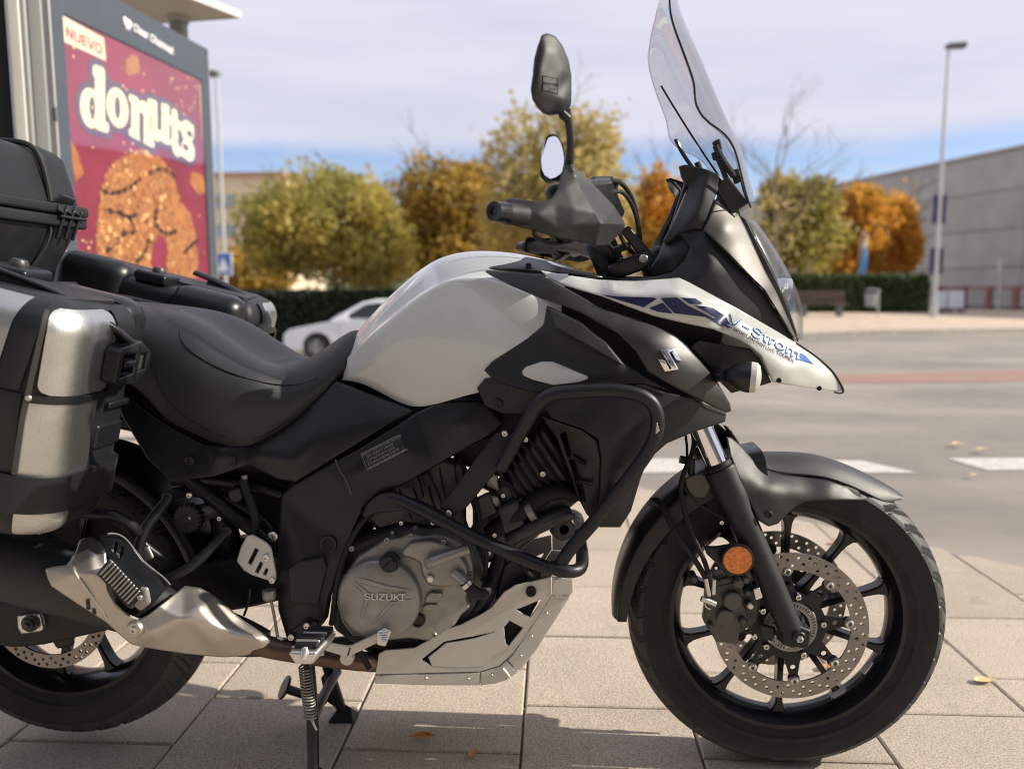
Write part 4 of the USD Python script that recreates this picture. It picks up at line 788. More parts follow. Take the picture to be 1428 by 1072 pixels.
            for a in np.arange(5) * 2 * math.pi / 5 + .12:
                c_ = np.array([.065 * math.cos(a), sd * (dy + .002), .065 * math.sin(a)]); part('disc_bolt', place(lathe([(0, -.01), (.0068, -.01), (.0068, .004), (.0055, .006), (.0032, .006), (.003, .002), (0, .002)], c_, (0, sd, 0), 16)), 'steel', d_)
            sl = unary_union([affinity.rotate(sbox(.0435, -.0012, .0495, .0012), k_ * 360 / 48, origin=(0, 0)) for k_ in range(48)])
            part('sensor_ring', place(prism_y(Point(0, 0).buffer(.053, 40).difference(Point(0, 0).buffer(.038, 32)).difference(sl), sd * (dy + .002), sd * (dy + .0045))), 'cast_grey', d_, 25)
        else:
            arms = unary_union([Point(0, 0).buffer(.05, 24)] + [LineString([(0, 0), (.108 * math.cos(a), .108 * math.sin(a))]).buffer(.009) for a in np.arange(5) * 2 * math.pi / 5]); part('disc_carrier', place(prism_y(arms, sd * dy + .003, sd * dy + .008, .001)), 'frame_black', w, 25)
    return w
WF = wheel(steer, .329, .114, .2413, .155, (-1, 1), .075, None, 34, 'front wheel with ten black spokes and two drilled brake discs')
WR = wheel(rear, .321, .152, .2159, .130, (-1,), .100, None, 30, 'rear wheel partly hidden by the silencer')
# little valve and balance weight on the front rim
for a, m_ in ((-.55, 'alu_bright'), (-.95, 'alu_bright')):
    c_ = np.array([.207 * math.cos(a), -.018, .207 * math.sin(a)]); t_ = np.array([-math.sin(a), 0, math.cos(a)]); part('balance_weight', steer(hull([c_ + t_ * s + o for s in (-.014, .014) for o in ([0, -.006, 0], [0, .006, 0], [-.006 * math.cos(a), 0, -.006 * math.sin(a)])], .002, 6)), m_, WF)
# fork legs
fb, ft = P(1106, 884, -.108), P(1003, 652, -.092); fd = (ft - fb) / np.linalg.norm(ft - fb); L0 = np.linalg.norm(ft - fb)
leg = lathe([(0, -.020), (.016, -.020), (.022, -.014), (.024, .0), (.0245, .05), (.0265, L0 * .30), (.0275, L0 * .52), (.0285, L0 * .74), (.0315, L0 * .80), (.0325, L0 * .86), (.0325, L0 * .985), (.0305, L0), (.024, L0 + .001), (0, L0 + .001)], fb, fd, 36)
foot = hull([fb + np.array(o) for o in ((-.02, -.012, -.012), (.022, -.012, -.018), (.026, -.012, .012), (-.02, -.012, .03), (-.02, .02, -.012), (.022, .02, -.018), (.026, .02, .012), (-.02, .02, .03))], .006, 8)
stan = cyl(fb + fd * (L0 - .02), fb + fd * (L0 + .40), .0215, 32); seal = lathe([(.0225, 0), (.029, 0), (.030, .004), (.027, .010), (.0225, .011)], fb + fd * (L0 + .0015), fd, 32, True)
axle = lathe([(0, -.018), (.012, -.018), (.014, -.016), (.014, 0), (0, 0)], fb + np.array([.004, -.012, .004]), (0, 1, 0), 20); axb = lathe([(0, 0), (.0075, 0), (.0075, .004), (.004, .006), (.004, .002), (0, .002)], fb + np.array([.004, -.029, .004]), (0, -1, 0), 6)
for fn_ in (lambda m: m, smirror):
    f_ = part('fork_leg', fn_(cat_(leg, foot)), 'black_plastic', moto, 30); part('stanchion', fn_(stan), 'chrome', f_); part('dust_seal', fn_(seal), 'rubber', f_); part('axle_clamp', fn_(axle), 'frame_black', f_); part('axle_bolt', fn_(axb), 'steel', f_, 20)
# front mudguard: crown over the tyre, side flange, rear section
def arc(a, r): return np.array([r * math.cos(a), r * math.sin(a)])
ne = [(1050, 643, -.050), (1068, 653.5, -.054), (1092, 659.5, -.056), (1122, 662, -.055), (1155, 667, -.055), (1186, 678, -.055), (1212, 690, -.056), (1232, 699, -.050), (1256, 696, -.022)]
ce = [(1050, 630.5, 0), (1072, 630, 0), (1098, 630, 0), (1128, 632, 0), (1160, 640, 0), (1190, 651.5, 0), (1218, 665, 0), (1238, 676, 0), (1259, 690, 0)]
n3, c3 = PP(ne), PP(ce); mir = smirror(tm(n3, [[0, 1, 2]])).vertices
rows = [[n, c + (n - c) * np.array([.8, .93, .8]) , c + (n - c) * np.array([.28, .55, .28]), c, c + (f - c) * np.array([.28, .55, .28]), c + (f - c) * np.array([.8, .93, .8]), f] for n, c, f in zip(n3, c3, mir)]
mat('fender_crown', (.034, .034, .036), .42, bump=(520., .0007), var=(520., .45), specular_ior_level=.45)
mg = part('front_mudguard', loft(rows, 50, 26, thick=-.0025), 'fender_crown', moto, 40)
m, _ = shell([(1013, 609), (1020, 610), (1034, 622), (1050, 641), (1068, 654), (1092, 661), (1122, 664), (1155, 669), (1186, 680), (1212, 693), (1226, 699), (1190, 698), (1140, 698), (1122, 700), (1108, 707), (1096, 718), (1085, 730), (1072, 734), (1058, 726), (1052, 714), (1041, 692), (1028, 662), (1018, 634)],
    [(1013, 609, -.085), (1034, 622, -.070), (1068, 654, -.060), (1122, 664, -.056), (1186, 680, -.056), (1226, 699, -.060), (1140, 698, -.090), (1108, 707, -.096), (1085, 730, -.110), (1060, 720, -.115), (1041, 692, -.112), (1022, 640, -.104), (1075, 680, -.098), (1110, 682, -.084), (1160, 684, -.078), (1050, 665, -.098)], .003, res=5, bevel=3)
for fn_ in (lambda m: m, smirror): part('fork_flange', fn_(m), 'fender_grey', mg, 40)
bolt(1072, 717, -.117, .008, 'frame_black', mg); bolt(1006, 728, -.1, .005, 'steel', mg)
rows = []
for a in np.radians(np.linspace(100, 181, 14)):
    t = (math.degrees(a) - 100) / 81; R0 = .364 - .004 * t; hw = .074 - .004 * t; dn = .055 - .028 * t ** 2
    rows.append([(arc(a, R0 - d_)[0], y_, arc(a, R0 - d_)[1]) for y_, d_ in ((-hw, dn), (-hw, dn * .4), (-hw * .92, .010), (-hw * .6, .001), (0, 0), (hw * .6, .001), (hw * .92, .010), (hw, dn * .4), (hw, dn))])
part('rear_section', steer(loft(rows, 44, 34, flip=True, thick=.003)), 'smooth_plastic', mg, 40)
part('inner_bracket', shell([(1008, 592), (1018, 596), (1032, 618), (1046, 629), (1052, 636), (1042, 645), (1020, 612)], [(1018, 596, .05)], .004)[0], 'smooth_plastic', mg)
# caliper, hoses, reflector
ca = thing  # (alias keeps the builder short)
cal = part('brake_caliper', cat_(*[steer(hull([(x_, y_, z_) for x_, z_ in q for y_ in ys], .006, 8)) for q, ys in (
    ([(-.168, .085), (-.120, .100), (-.098, .03), (-.150, -.02), (-.175, .02)], (-.108, -.088)), ([(-.155, .10), (-.112, .115), (-.105, .075), (-.15, .06)], (-.105, -.060)), ([(-.15, .02), (-.11, .02), (-.115, -.025), (-.145, -.02)], (-.105, -.06)))]), 'caliper_grey', moto, 35)
def cpt(px, py, Y=-.118): return P(px, py, Y)
for px, py, r in ((1022, 838, .0185), (1012, 862, .0175)): q = cpt(px, py, -.122); part('piston_cap', lathe([(0, .004), (r * .85, .004), (r, .0015), (r, -.02), (0, -.02)], q, (0, -1, 0), 28), 'caliper_grey', cal)
for px, py, r, m_ in ((1046, 844, .0075, 'steel'), (1036, 866, .008, 'dark_metal'), (1043, 826, .006, 'caliper_grey'), (1030, 813, .011, 'caliper_grey'), (991, 872, .006, 'dark_metal'), (968, 807, .008, 'dark_metal'), (1040, 808, .0075, 'caliper_grey')): q = cpt(px, py, -.118); part('caliper_bolt', lathe([(0, .006), (r * .7, .006), (r, .003), (r, -.03), (0, -.03)], q, (0, -1, 0), 12), m_, cal, 25)
for a_, b_, r in (((984, 806), (989, 830), .0048), ((996, 808), (995, 828), .0045), ((978, 834), (998, 842), .0058)): part('banjo', cyl(cpt(*a_, -.128), cpt(*b_, -.128), r, 14), 'alu_bright' if r > .005 else 'steel', cal)
part('bleed_loop', tube(PP([(983, 841, -.130), (985, 846, -.132), (991, 849, -.131)]), .0016, 8), 'alu_bright', cal)
part('caliper_web', steer(hull([(-.128, -.100, .07), (-.07, -.100, .085), (-.075, -.100, .02), (-.115, -.100, -.01), (-.128, -.085, .07), (-.07, -.085, .085), (-.075, -.085, .02)], .004, 6)), 'dark_metal', cal)
for pts_, r in (([(966, 604, -.07), (962, 640, -.09), (950, 672, -.10), (952, 700, -.105), (962, 735, -.115), (975, 765, -.122), (988, 800, -.126)], .0050), ([(912, 697, -.06), (922, 704, -.085), (938, 735, -.105), (958, 765, -.118), (975, 790, -.124), (984, 806, -.126)], .0058), ([(952, 676, -.10), (975, 703, -.11), (995, 715, -.112), (1010, 724, -.113)], .0022), ([(955, 600, -.06), (958, 625, -.075), (957, 650, -.085), (949, 680, -.09)], .0026)):
    part('brake_hose', tube(PP(pts_), r, 10), 'rubber', moto)
[part('hose_clip', q, 'smooth_plastic', moto) for q in (cyl(P(948, 640, -.08), P(968, 644, -.08), .008, 10), cyl(P(906, 698, -.055), P(918, 702, -.055), .009, 12), cyl(P(964, 640, -.085), P(964, 662, -.085), .007, 12))]
part('fork_bracket', shell([(955, 668), (966, 662), (982, 660), (992, 678), (984, 694), (968, 694), (958, 682)], [(960, 670, -.098)], .006)[0], 'caliper_grey', moto)
q = P(1029, 781, -.140); rf = part('reflector', lathe([(0, .001), (.028, 0), (.0285, -.004), (0, -.004)], q, (0, -1, 0), 40), 'reflector_orange', moto); part('reflector_cup', lathe([(.0288, .001), (.0315, 0), (.033, -.006), (.030, -.016), (0, -.016), (0, -.006), (.0288, -.005)], q, (0, -1, 0), 40), 'smooth_plastic', rf)
part('reflector_bracket', shell([(1000, 762), (1035, 756), (1052, 775), (1040, 800), (1016, 806), (1002, 788), (985, 772), (982, 762)], [(1020, 780, -.118)], .006)[0], 'smooth_plastic', moto); part('wheel_speed_cable', tube(PP([(1052, 800, -.12), (1058, 830, -.128), (1056, 860, -.125), (1050, 885, -.12)]), .002, 8), 'rubber', moto); bolt(1052, 887, -.116, .006, 'steel', moto); part('speed_sensor', hull(PP([(1062, 872, -.1), (1078, 876, -.1), (1076, 890, -.1), (1066, 888, -.1)]), .005, 6), 'smooth_plastic', moto); part('wire_clip', hull(PP([(1052, 822, -.13), (1058, 820, -.13), (1062, 832, -.13), (1055, 835, -.13)]), .002, 6), 'alu_bright', moto)

# tank
half = [[(478, 497, 0), (520, 440, 0), (565, 396, 0), (610, 364, 0), (660, 352, 0), (722, 356, 0), (800, 374, 0)],
        [(478, 500, -.030), (523, 444, -.055), (569, 400, -.070), (614, 369, -.080), (664, 359, -.088), (722, 362, -.095), (792, 384, -.10)],
        [(479, 506, -.060), (530, 456, -.102), (583, 413, -.125), (627, 389, -.140), (678, 386, -.150), (728, 402, -.156), (784, 420, -.155)],
        [(480, 516, -.078), (538, 482, -.126), (590, 448, -.150), (638, 428, -.168), (688, 426, -.178), (738, 438, -.185), (782, 446, -.182)],
        [(480, 524, -.082), (538, 512, -.120), (590, 496, -.148), (638, 486, -.170), (690, 482, -.184), (742, 486, -.190), (782, 482, -.188)],
        [(476, 530, -.080), (530, 546, -.100), (578, 566, -.122), (632, 556, -.150), (690, 542, -.172), (742, 534, -.182), (782, 520, -.182)]]
hp_ = np.array(half, float); r2b = hp_[2] + (hp_[3] - hp_[2]) * [.16, .16, .60]; hp_ = np.vstack([hp_[:3], r2b[None], hp_[3:]])
h3 = np.array([PP(r) for r in hp_]); full = np.vstack([(h3[1:] * [1, -1, 1])[::-1], h3])
tank = part('fuel_tank', loft(full, 90, 60, thick=.002), 'white_paint', moto, True)
# seat
cols_ = [[(60, 408, 0), (62, 412, -.10), (66, 432, -.15), (72, 460, -.155), (80, 490, -.14)], [(95, 417, 0), (96, 421, -.10), (103, 440, -.15), (110, 468, -.158), (117, 498, -.14)], [(170, 422, 0), (172, 427, -.09), (177, 446, -.15), (183, 490, -.168), (192, 542, -.15)], [(240, 431, 0), (240, 436, -.09), (236, 462, -.155), (228, 520, -.182), (230, 580, -.16)],
         [(285, 446, 0), (284, 452, -.095), (276, 482, -.165), (265, 540, -.190), (268, 602, -.16)], [(328, 474, 0), (326, 480, -.10), (318, 512, -.17), (306, 566, -.190), (304, 617, -.16)], [(372, 501, 0), (370, 507, -.10), (362, 532, -.165), (352, 580, -.180), (348, 620, -.16)], [(418, 505, 0), (418, 511, -.08), (414, 532, -.128), (406, 562, -.150), (402, 592, -.14)],
         [(462, 481, 0), (463, 489, -.06), (462, 506, -.09), (458, 526, -.108), (452, 547, -.11)], [(486, 465, 0), (488, 471, -.035), (486, 488, -.065), (480, 508, -.085), (468, 528, -.09)], [(500, 462, 0), (500, 468, -.02), (498, 484, -.05), (490, 506, -.07), (477, 524, -.08)]]
h3 = np.array([PP(r) for r in cols_]); full = np.concatenate([(h3[:, 1:] * [1, -1, 1])[:, ::-1], h3], 1)
seat = part('seat', loft(full, 110, 50, flip=True, thick=.002), 'seat_vinyl', moto, True)
sm_, sf = seat, None
sg = make_interp_spline(np.arange(len(cols_)), np.array([[list(c) for c in r] for r in cols_], float), k=3, axis=0)
def seatpt(a, b): 
    r = sg(a); return np.asarray(make_interp_spline(np.arange(5), r, k=3, axis=0)(b))
part('seam', tube([P(*(seatpt(a, b) + [0, 0, -.0028])) for a, b in ((3.15, .3), (3.2, .9), (3.25, 1.6), (3.45, 2.1), (3.9, 2.25), (4.6, 2.2), (5.4, 2.05), (6.2, 2.0), (6.9, 2.1), (7.6, 2.4))], .0012, 6, 90), 'smooth_plastic', seat)
part('seam', tube([P(*(seatpt(a, b) + [0, 0, -.0026])) for a, b in ((2.2, 2.8), (2.8, 3.3), (3.4, 3.6), (4.2, 3.72), (5.2, 3.75), (6.2, 3.75), (7., 3.75))], .0011, 6, 90), 'vent_dark', seat)
# tail and side covers below the seat
m, fcov = shell([(150, 520), (182, 556), (230, 590), (285, 619), (350, 621), (402, 593), (468, 531), (577, 573), (548, 588), (412, 672), (386, 668), (346, 648), (300, 664), (240, 672), (206, 640), (170, 580)],
    [(150, 520, -.15), (182, 556, -.155), (285, 619, -.158), (350, 621, -.158), (402, 593, -.142), (468, 531, -.105), (577, 573, -.135), (548, 588, -.150), (412, 672, -.175), (386, 668, -.170), (346, 648, -.166), (300, 664, -.172), (240, 672, -.172), (206, 640, -.168), (300, 632, -.176), (355, 632, -.176), (410, 640, -.182), (440, 610, -.165)], .006, mode='lin', res=7)
both('side_cover', m, 'smooth_plastic', moto, 30)
bolt(265, 642, float(fcov((265, 642))[0]) - .001, .010, 'frame_black', moto); part('cover_slot', hull(PP([(320, 637, -.1765), (328, 637, -.1765), (328, 650, -.1765), (320, 650, -.1765)]), .001, 6), 'vent_dark', moto)
part('undertail', shell([(140, 500), (205, 590), (246, 665), (300, 660), (400, 660), (450, 600), (470, 540), (380, 560), (250, 540)], [(300, 600, -.10)], .2, res=20)[0], 'vent_dark', moto)
# frame beam and pivot plate
m, fbeam = shell([(392, 690), (412, 672), (500, 626), (578, 576), (605, 564), (640, 557), (672, 558), (688, 574), (702, 588), (694, 604), (655, 622), (610, 648), (562, 676), (528, 690), (508, 706), (494, 735), (482, 765), (472, 800), (458, 832), (452, 868), (430, 895), (400, 890), (388, 850), (386, 760)],
    [(392, 690, -.165), (578, 576, -.140), (672, 558, -.150), (694, 604, -.150), (610, 648, -.158), (528, 690, -.165), (482, 765, -.172), (452, 868, -.180), (400, 890, -.180), (388, 800, -.172), (470, 672, -.176), (560, 625, -.168), (640, 590, -.166), (425, 800, -.190)], .03, mode='lin', res=8, bevel=4, push=.006)
both('frame_beam', m, 'frame_black', moto, 30)
part('weld_bead', tube([P(a, b, float(fbeam((a, b))[0]) - .001) for a, b in ((468, 640), (474, 655), (482, 668), (490, 690))], .0022, 8), 'dark_metal', moto); part('frame_cover', shell([(402, 792), (416, 782), (450, 776), (456, 790), (446, 830), (444, 842), (410, 842), (404, 838)], [(425, 810, -.197)], .006)[0], 'black_plastic', moto)
q = P(458, 758, -.176); part('pivot_socket', lathe([(.012, -.01), (.012, .002), (.016, .003), (.017, -.01)], q, (0, -1, 0), 24, True), 'smooth_plastic', moto); part('socket_floor', cyl(q + [0, .004, 0], q + [0, .006, 0], .0125, 20), 'vent_dark', moto)
part('inner_frame', hull([P(a, b, s * .09) for s in (-1, 1) for a, b in ((400, 690), (470, 560), (600, 560), (660, 570), (640, 605), (440, 700))], .01, 6), 'vent_dark', moto)
# maker's plate on the frame
pl_o = [(501, 632), (557, 604), (566, 629), (511, 658)]
m, _ = shell(pl_o, [(533, 630, 0)], .0006, depth=lambda q: fbeam(q) - .0012, bevel=0, res=9, corner=2); plate = part('maker_plate', m, 'sticker_black', moto, False)
ux, uy = np.array([.893, -.446]), np.array([-.36, -.93])
for i, (t_, ox) in enumerate((('SUZUKI MOTOR CORPORATION', 0), ('JS1C733A117100078', 3), ('1: 135 kg 2.50 bar 0-120/80', 1), ('2: 278 kg 2.80 bar 150/70', 2), ('L3e-A3 a2 max 52 kW MADE IN JAPAN', 0))):
    o_ = np.array([506, 634.5]) + ux * ox - uy * (5.1 * i) - uy * 1.0; part('lettering', writing(t_, o_, ux, uy, fbeam, 3.0, .002, False, .0002, squeeze=.93 if len(t_) < 26 else .78), 'sticker_print', plate, False)
part('plate_border', tube([P(a, b, float(fbeam((a, b))[0]) - .0022) for a, b in ((504, 632.5), (555.5, 606.5), (563, 628), (512, 655))], .0004, 5, smooth=False, closed=True), 'sticker_print', plate, False)
# white upper cowl
W_o = [(753, 377), (770, 380), (786, 383), (836, 390), (887, 392), (947, 387), (960, 393), (1027, 429), (1110, 477), (1140, 497), (1162, 518), (1177, 545), (1164, 546), (1120, 540), (1078, 533), (1061, 496), (1047, 484), (1031, 474), (994, 459), (960, 452), (912, 441), (876, 428), (841, 414), (806, 404), (786, 398), (765, 388)]
W_c = [(753, 377, -.150), (786, 383, -.150), (836, 390, -.150), (887, 392, -.152), (947, 387, -.150), (960, 393, -.152), (1027, 429, -.138), (1110, 477, -.075), (1140, 497, -.045), (1162, 518, -.022), (1177, 545, -.004), (1164, 546, -.010), (1120, 540, -.085), (1078, 533, -.140), (1061, 496, -.172), (1047, 484, -.176), (1031, 474, -.180), (994, 459, -.188), (960, 452, -.194), (912, 441, -.198), (841, 414, -.188), (786, 398, -.168),
       (800, 393, -.168), (850, 401, -.186), (890, 408, -.196), (945, 405, -.205), (990, 428, -.203), (1030, 452, -.190), (1080, 482, -.150), (1120, 506, -.105), (1150, 530, -.050), (1095, 512, -.146)]
fW = depthf(W_c, 'lin', 9.)
m, _ = shell(W_o, None, .004, depth=fW, res=3.5, bevel=2.5, push=.003); cowl = both('upper_cowl', m, 'white_paint', moto, 24)
def decal(o, m_, off=.0020, cw=cowl, f=None, nm='decal'): f = f or fW; mm, _ = shell(o, None, .0004, depth=lambda q: f(q) - off, bevel=0, res=6, corner=0); return part(nm, mm, m_, cw, 24)
for o_, m_ in (([(838, 410.5), (861, 413.5), (911, 415), (916, 417), (904, 424), (898, 428.5), (868, 420)], 'decal_navy'), ([(905, 430), (924, 422), (931, 429), (938, 437.5), (918, 435)], 'decal_navy'), ([(921, 415.5), (945, 415), (958, 425.6), (979, 436), (995, 443.5), (976, 441), (941, 437), (930, 426)], 'decal_navy'), ([(949, 415), (970, 416), (980, 423), (962, 424)], 'decal_navy'), ([(968, 426), (992, 428), (1006, 437), (1012, 441), (1018, 452), (1006, 452.5), (998, 443), (982, 434)], 'decal_navy'), ([(981, 441), (999, 444.5), (1022, 458), (1012, 456)], 'decal_navy'), ([(1104, 489.5), (1121, 494), (1134, 507.5), (1110, 500), (1119, 500)], 'decal_blue')):
    decal(o_, m_)
ux = np.array([.872, .490]); uy = np.array([.10, -.95])
part('lettering', writing('V-Strom', (1014, 448.5), np.array([.872, .470]), np.array([.24, -.97]), fW, 12.6, .0024, True, .0002, squeeze=1.60), 'decal_blue', cowl, False)
part('lettering', writing('V-Strom', (1014.9, 446.9), np.array([.872, .470]), np.array([.24, -.97]), fW, 11.4, .0030, False, .0002, squeeze=1.775), 'white_paint', cowl, False)
part('lettering', writing('SPORT ADVENTURE TOURER', (1022, 460.5), np.array([.872, .462]), np.array([.15, -.95]), fW, 4.8, .0024, True, .0002, squeeze=1.06), 'decal_black', cowl, False)
part('cowl_trim', tube([P(a, b, float(fW((a, b))[0]) - .001) for a, b in ((1111, 478), (1130, 491), (1148, 505), (1162, 519), (1171, 533), (1176, 545), (1164, 547))], .0019, 8), 'smooth_plastic', cowl)
for px, py in ((1086, 530), (1142, 541)): bolt(px, py, float(fW((px, py))[0]) - .001, .005, 'smooth_plastic', cowl)
# dark metallic side cowl with the chrome emblem
m, fS = shell([(676, 377), (690, 377), (753, 382), (801, 408), (841, 430), (912, 453), (942, 468), (958, 482), (978, 505), (997, 527), (1018, 562), (1020, 573), (1010, 576), (962, 550), (930, 534), (902, 518), (887, 491), (862, 466), (811, 437), (761, 417), (710, 401), (686, 387)],
    [(676, 377, -.140), (753, 382, -.158), (801, 408, -.178), (841, 430, -.192), (912, 453, -.203), (942, 468, -.200), (958, 482, -.194), (997, 527, -.166), (1020, 573, -.142), (1010, 576, -.146), (962, 550, -.200), (902, 518, -.226), (887, 491, -.226), (862, 466, -.216), (811, 437, -.200), (761, 417, -.182), (710, 401, -.166), (686, 387, -.152), (850, 448, -.210), (905, 475, -.226), (940, 500, -.222), (975, 525, -.196), (1000, 556, -.168), (770, 402, -.178), (925, 525, -.226)], .005, mode='tps', res=6, bevel=3, push=.004)
scowl = both('side_cowl', m, 'grey_paint', moto, 35)
EM = lambda x, y: (900 + x / 17.87, 470 + y / 17.87)
for q in ([(375, 325), (705, 280), (790, 325), (640, 372), (600, 385), (835, 795), (815, 812), (490, 865), (480, 850), (640, 775), (625, 735), (460, 470)], [(715, 330), (770, 345), (912, 585), (905, 600), (800, 585), (735, 530), (650, 385)], [(300, 545), (400, 545), (490, 590), (525, 640), (600, 790), (640, 775), (590, 840), (480, 862), (440, 800)]):
    m, _ = shell([EM(*a) for a in q], None, .004, depth=lambda z: fS(z) - .0055, res=1.6, bevel=.9, corner=.25, push=.0022); part('emblem', m, 'chrome', scowl, 25)
# black lower cowl with light insert, grey wedge
m, fB_ = shell([(763, 426), (811, 449), (846, 478), (870, 506), (905, 528), (935, 545), (882, 534), (781, 540), (746, 547), (700, 535), (685, 526), (675, 516), (686, 504), (736, 470), (757, 452)],
    [(763, 426, -.186), (811, 449, -.204), (846, 478, -.220), (870, 506, -.228), (905, 528, -.226), (935, 545, -.214), (882, 534, -.228), (781, 540, -.222), (746, 547, -.212), (700, 535, -.198), (675, 516, -.190), (736, 470, -.192), (757, 452, -.190), (800, 500, -.214), (773, 456, -.204), (821, 482, -.222), (862, 506, -.234)], .005, mode='lin', res=6, bevel=3, push=.004)
lcowl = both('lower_cowl', m, 'black_plastic', moto, 22)
part('wedge', shell([(766, 429), (811, 452), (846, 480), (869, 509), (845, 496), (821, 482), (775, 457)], [(766, 429, -.191), (811, 452, -.2085), (846, 480, -.2245), (869, 509, -.2355), (775, 457, -.2085), (821, 482, -.2275)], .004, mode='lin', res=6, bevel=1.5, push=.0015)[0], 'grey_paint', lcowl, 22)
part('insert', shell([(727, 518), (734, 511), (755, 504), (771, 504), (826, 527), (806, 533), (772, 537), (744, 530), (730, 524)], None, .003, depth=lambda q: fB_(q) - .0025, res=5, bevel=2, push=.002, corner=3)[0], 'alu_matt', lcowl, 30)
part('cowl_bracket', shell([(665, 541), (676, 528), (690, 526), (746, 546), (800, 543), (775, 552), (745, 566), (728, 578), (700, 577), (676, 566)], [(665, 541, -.180), (690, 526, -.185), (746, 546, -.206), (800, 543, -.215), (700, 577, -.178), (728, 578, -.182)], .005, res=7)[0], 'black_plastic', moto); bolt(694, 563, -.184, .009, 'frame_black', moto)
# black cover on top of the tank
m, fT_ = shell([(671, 366), (675, 361), (700, 358.5), (736, 358.5), (761, 363), (771, 369), (800, 376), (850, 385), (886, 389), (925, 387), (895, 393), (870, 392), (821, 385), (785, 381), (756, 379), (720, 376), (684, 375), (677, 377)],
    [(671, 366, -.108), (675, 361, -.085), (736, 358.5, -.080), (761, 363, -.085), (771, 369, -.095), (850, 385, -.120), (925, 387, -.13), (895, 393, -.152), (821, 385, -.150), (756, 379, -.152), (684, 375, -.138), (677, 377, -.132), (736, 367, -.125)], .005, mode='lin', res=5, bevel=2, push=.003)
both('tank_cover', m, 'smooth_plastic', moto, 22); bolt(737, 370.5, -.137, .006, 'smooth_plastic', moto)
# inner fairing, screen mount, headlamp surround
m, fI = shell([(880, 391), (912, 386), (938, 379), (955, 363), (962, 345), (952, 332), (945, 325), (968, 317), (984, 322), (1012, 351), (1043, 384), (1064, 405), (1086, 440), (1108, 473), (1112, 480), (1027, 432), (960, 396), (947, 390), (905, 395)],
    [(880, 391, -.140), (912, 386, -.135), (938, 379, -.128), (962, 345, -.118), (945, 325, -.105), (984, 322, -.128), (1043, 384, -.125), (1086, 440, -.098), (1112, 480, -.072), (1027, 432, -.136), (960, 396, -.150), (905, 395, -.150), (990, 375, -.150), (975, 345, -.138)], .005, mode='lin', res=7, bevel=2)
both('inner_fairing', m, 'black_plastic', moto, 25)
m, fC = shell([(947, 232), (955, 229.5), (985, 236), (1002, 244), (1003, 262), (997, 275), (990, 292), (980, 321), (968, 319), (945, 327), (930, 341), (925, 336), (938, 312), (952, 285), (960, 262), (954, 254), (950, 246)],
    [(947, 232, -.095), (985, 236, -.110), (1003, 262, -.108), (990, 292, -.125), (980, 321, -.128), (945, 327, -.105), (925, 336, -.085), (952, 285, -.090), (960, 262, -.085), (968, 300, -.135), (978, 270, -.125)], .006, mode='lin', res=5, bevel=2)
both('screen_mount', m, 'black_plastic', moto, 20)
both('cockpit_panel', shell([(926, 338), (945, 327), (958, 333), (962, 345), (955, 362), (938, 379), (912, 386), (908, 372), (918, 356)], [(926, 338, -.075), (962, 345, -.11), (938, 379, -.115), (908, 372, -.09), (935, 355, -.115)], .006, mode='lin', res=6)[0], 'black_plastic', moto, 20)
part('instrument', hull([P(958, 256, s * .075) + o for s in (-1, 1) for o in (np.zeros(3),)] + [P(938, 318, s * .075) for s in (-1, 1)] + [P(964, 258, s * .06) for s in (-1, 1)] + [P(952, 318, s * .06) for s in (-1, 1)], .006, 8), 'gloss_black', moto)
part('instrument_face', shell([(954, 270), (960, 262), (952, 300), (941, 316), (939, 308)], [(950, 290, -.083)], .004)[0], 'cast_grey', moto)
m, fH = shell([(1001, 272), (1012, 283), (1030, 298), (1040, 318), (1052, 345), (1066, 376), (1084, 410), (1099, 445), (1113, 477), (1106, 470), (1088, 440), (1066, 404), (1043, 382), (1012, 350), (981, 321), (991, 297)],
    [(1001, 272, -.100), (1030, 298, -.086), (1052, 345, -.095), (1084, 410, -.096), (1113, 477, -.082), (1088, 440, -.112), (1043, 382, -.138), (981, 321, -.138), (1012, 318, -.132), (1040, 360, -.126), (1012, 351, -.142), (1066, 405, -.128)], .004, mode='tps', res=6, bevel=2.5)
both('headlight_surround', m, 'bronze_grey', moto, 35); part('surround_seam', tube([P(a, b, float(fH((a, b))[0]) - .0005) for a, b in ((992, 296), (1008, 293.5), (1022, 294), (1030, 298))], .0012, 6), 'smooth_plastic', moto)
both('headlight_trim', shell([(1030, 298), (1040, 305), (1052, 330), (1068, 362), (1086, 398), (1101, 434), (1114, 472), (1113, 478), (1100, 450), (1083, 412), (1065, 376), (1051, 345), (1040, 320)], [(1030, 298, -.086), (1052, 330, -.090), (1086, 398, -.091), (1114, 474, -.070), (1065, 376, -.094)], .005, res=6, bevel=1.5)[0], 'grey_paint', moto, 30)
ne = [(1044, 306, -.060), (1053, 326, -.078), (1068, 358, -.084), (1085, 394, -.084), (1100, 430, -.080), (1113, 471, -.066)]; ce = [(1050, 308, 0), (1066, 328, 0), (1088, 362, 0), (1106, 396, 0), (1117, 432, 0), (1117, 474, 0)]
n3, c3 = PP(ne), PP(ce); rows = [[c + (n - c) * np.array([t * t, abs(t) * (1 if t > 0 else -1), t * t]) if True else 0 for t in (-1, -.6, -.3, 0, .3, .6, 1)] for n, c in zip(n3, c3)]
part('headlight', loft(rows, 30, 24, thick=.003), 'headlamp_glass', moto, True)
for s in (-1, 1):
    q = P(1076, 408, 0) + np.array([0, s * .036, 0]); hl = part('headlight_reflector', lathe([(.008, -.02), (.020, -.012), (.030, .004), (.033, .020), (.034, .020), (.031, .003), (.02, -.014), (.008, -.022)], q, (1, 0, -.25), 24, True), 'reflector_chrome', moto); part('bulb', hull([q, q + [.008, 0, -.002]], .005, 8), 'clear_lens_white', hl)
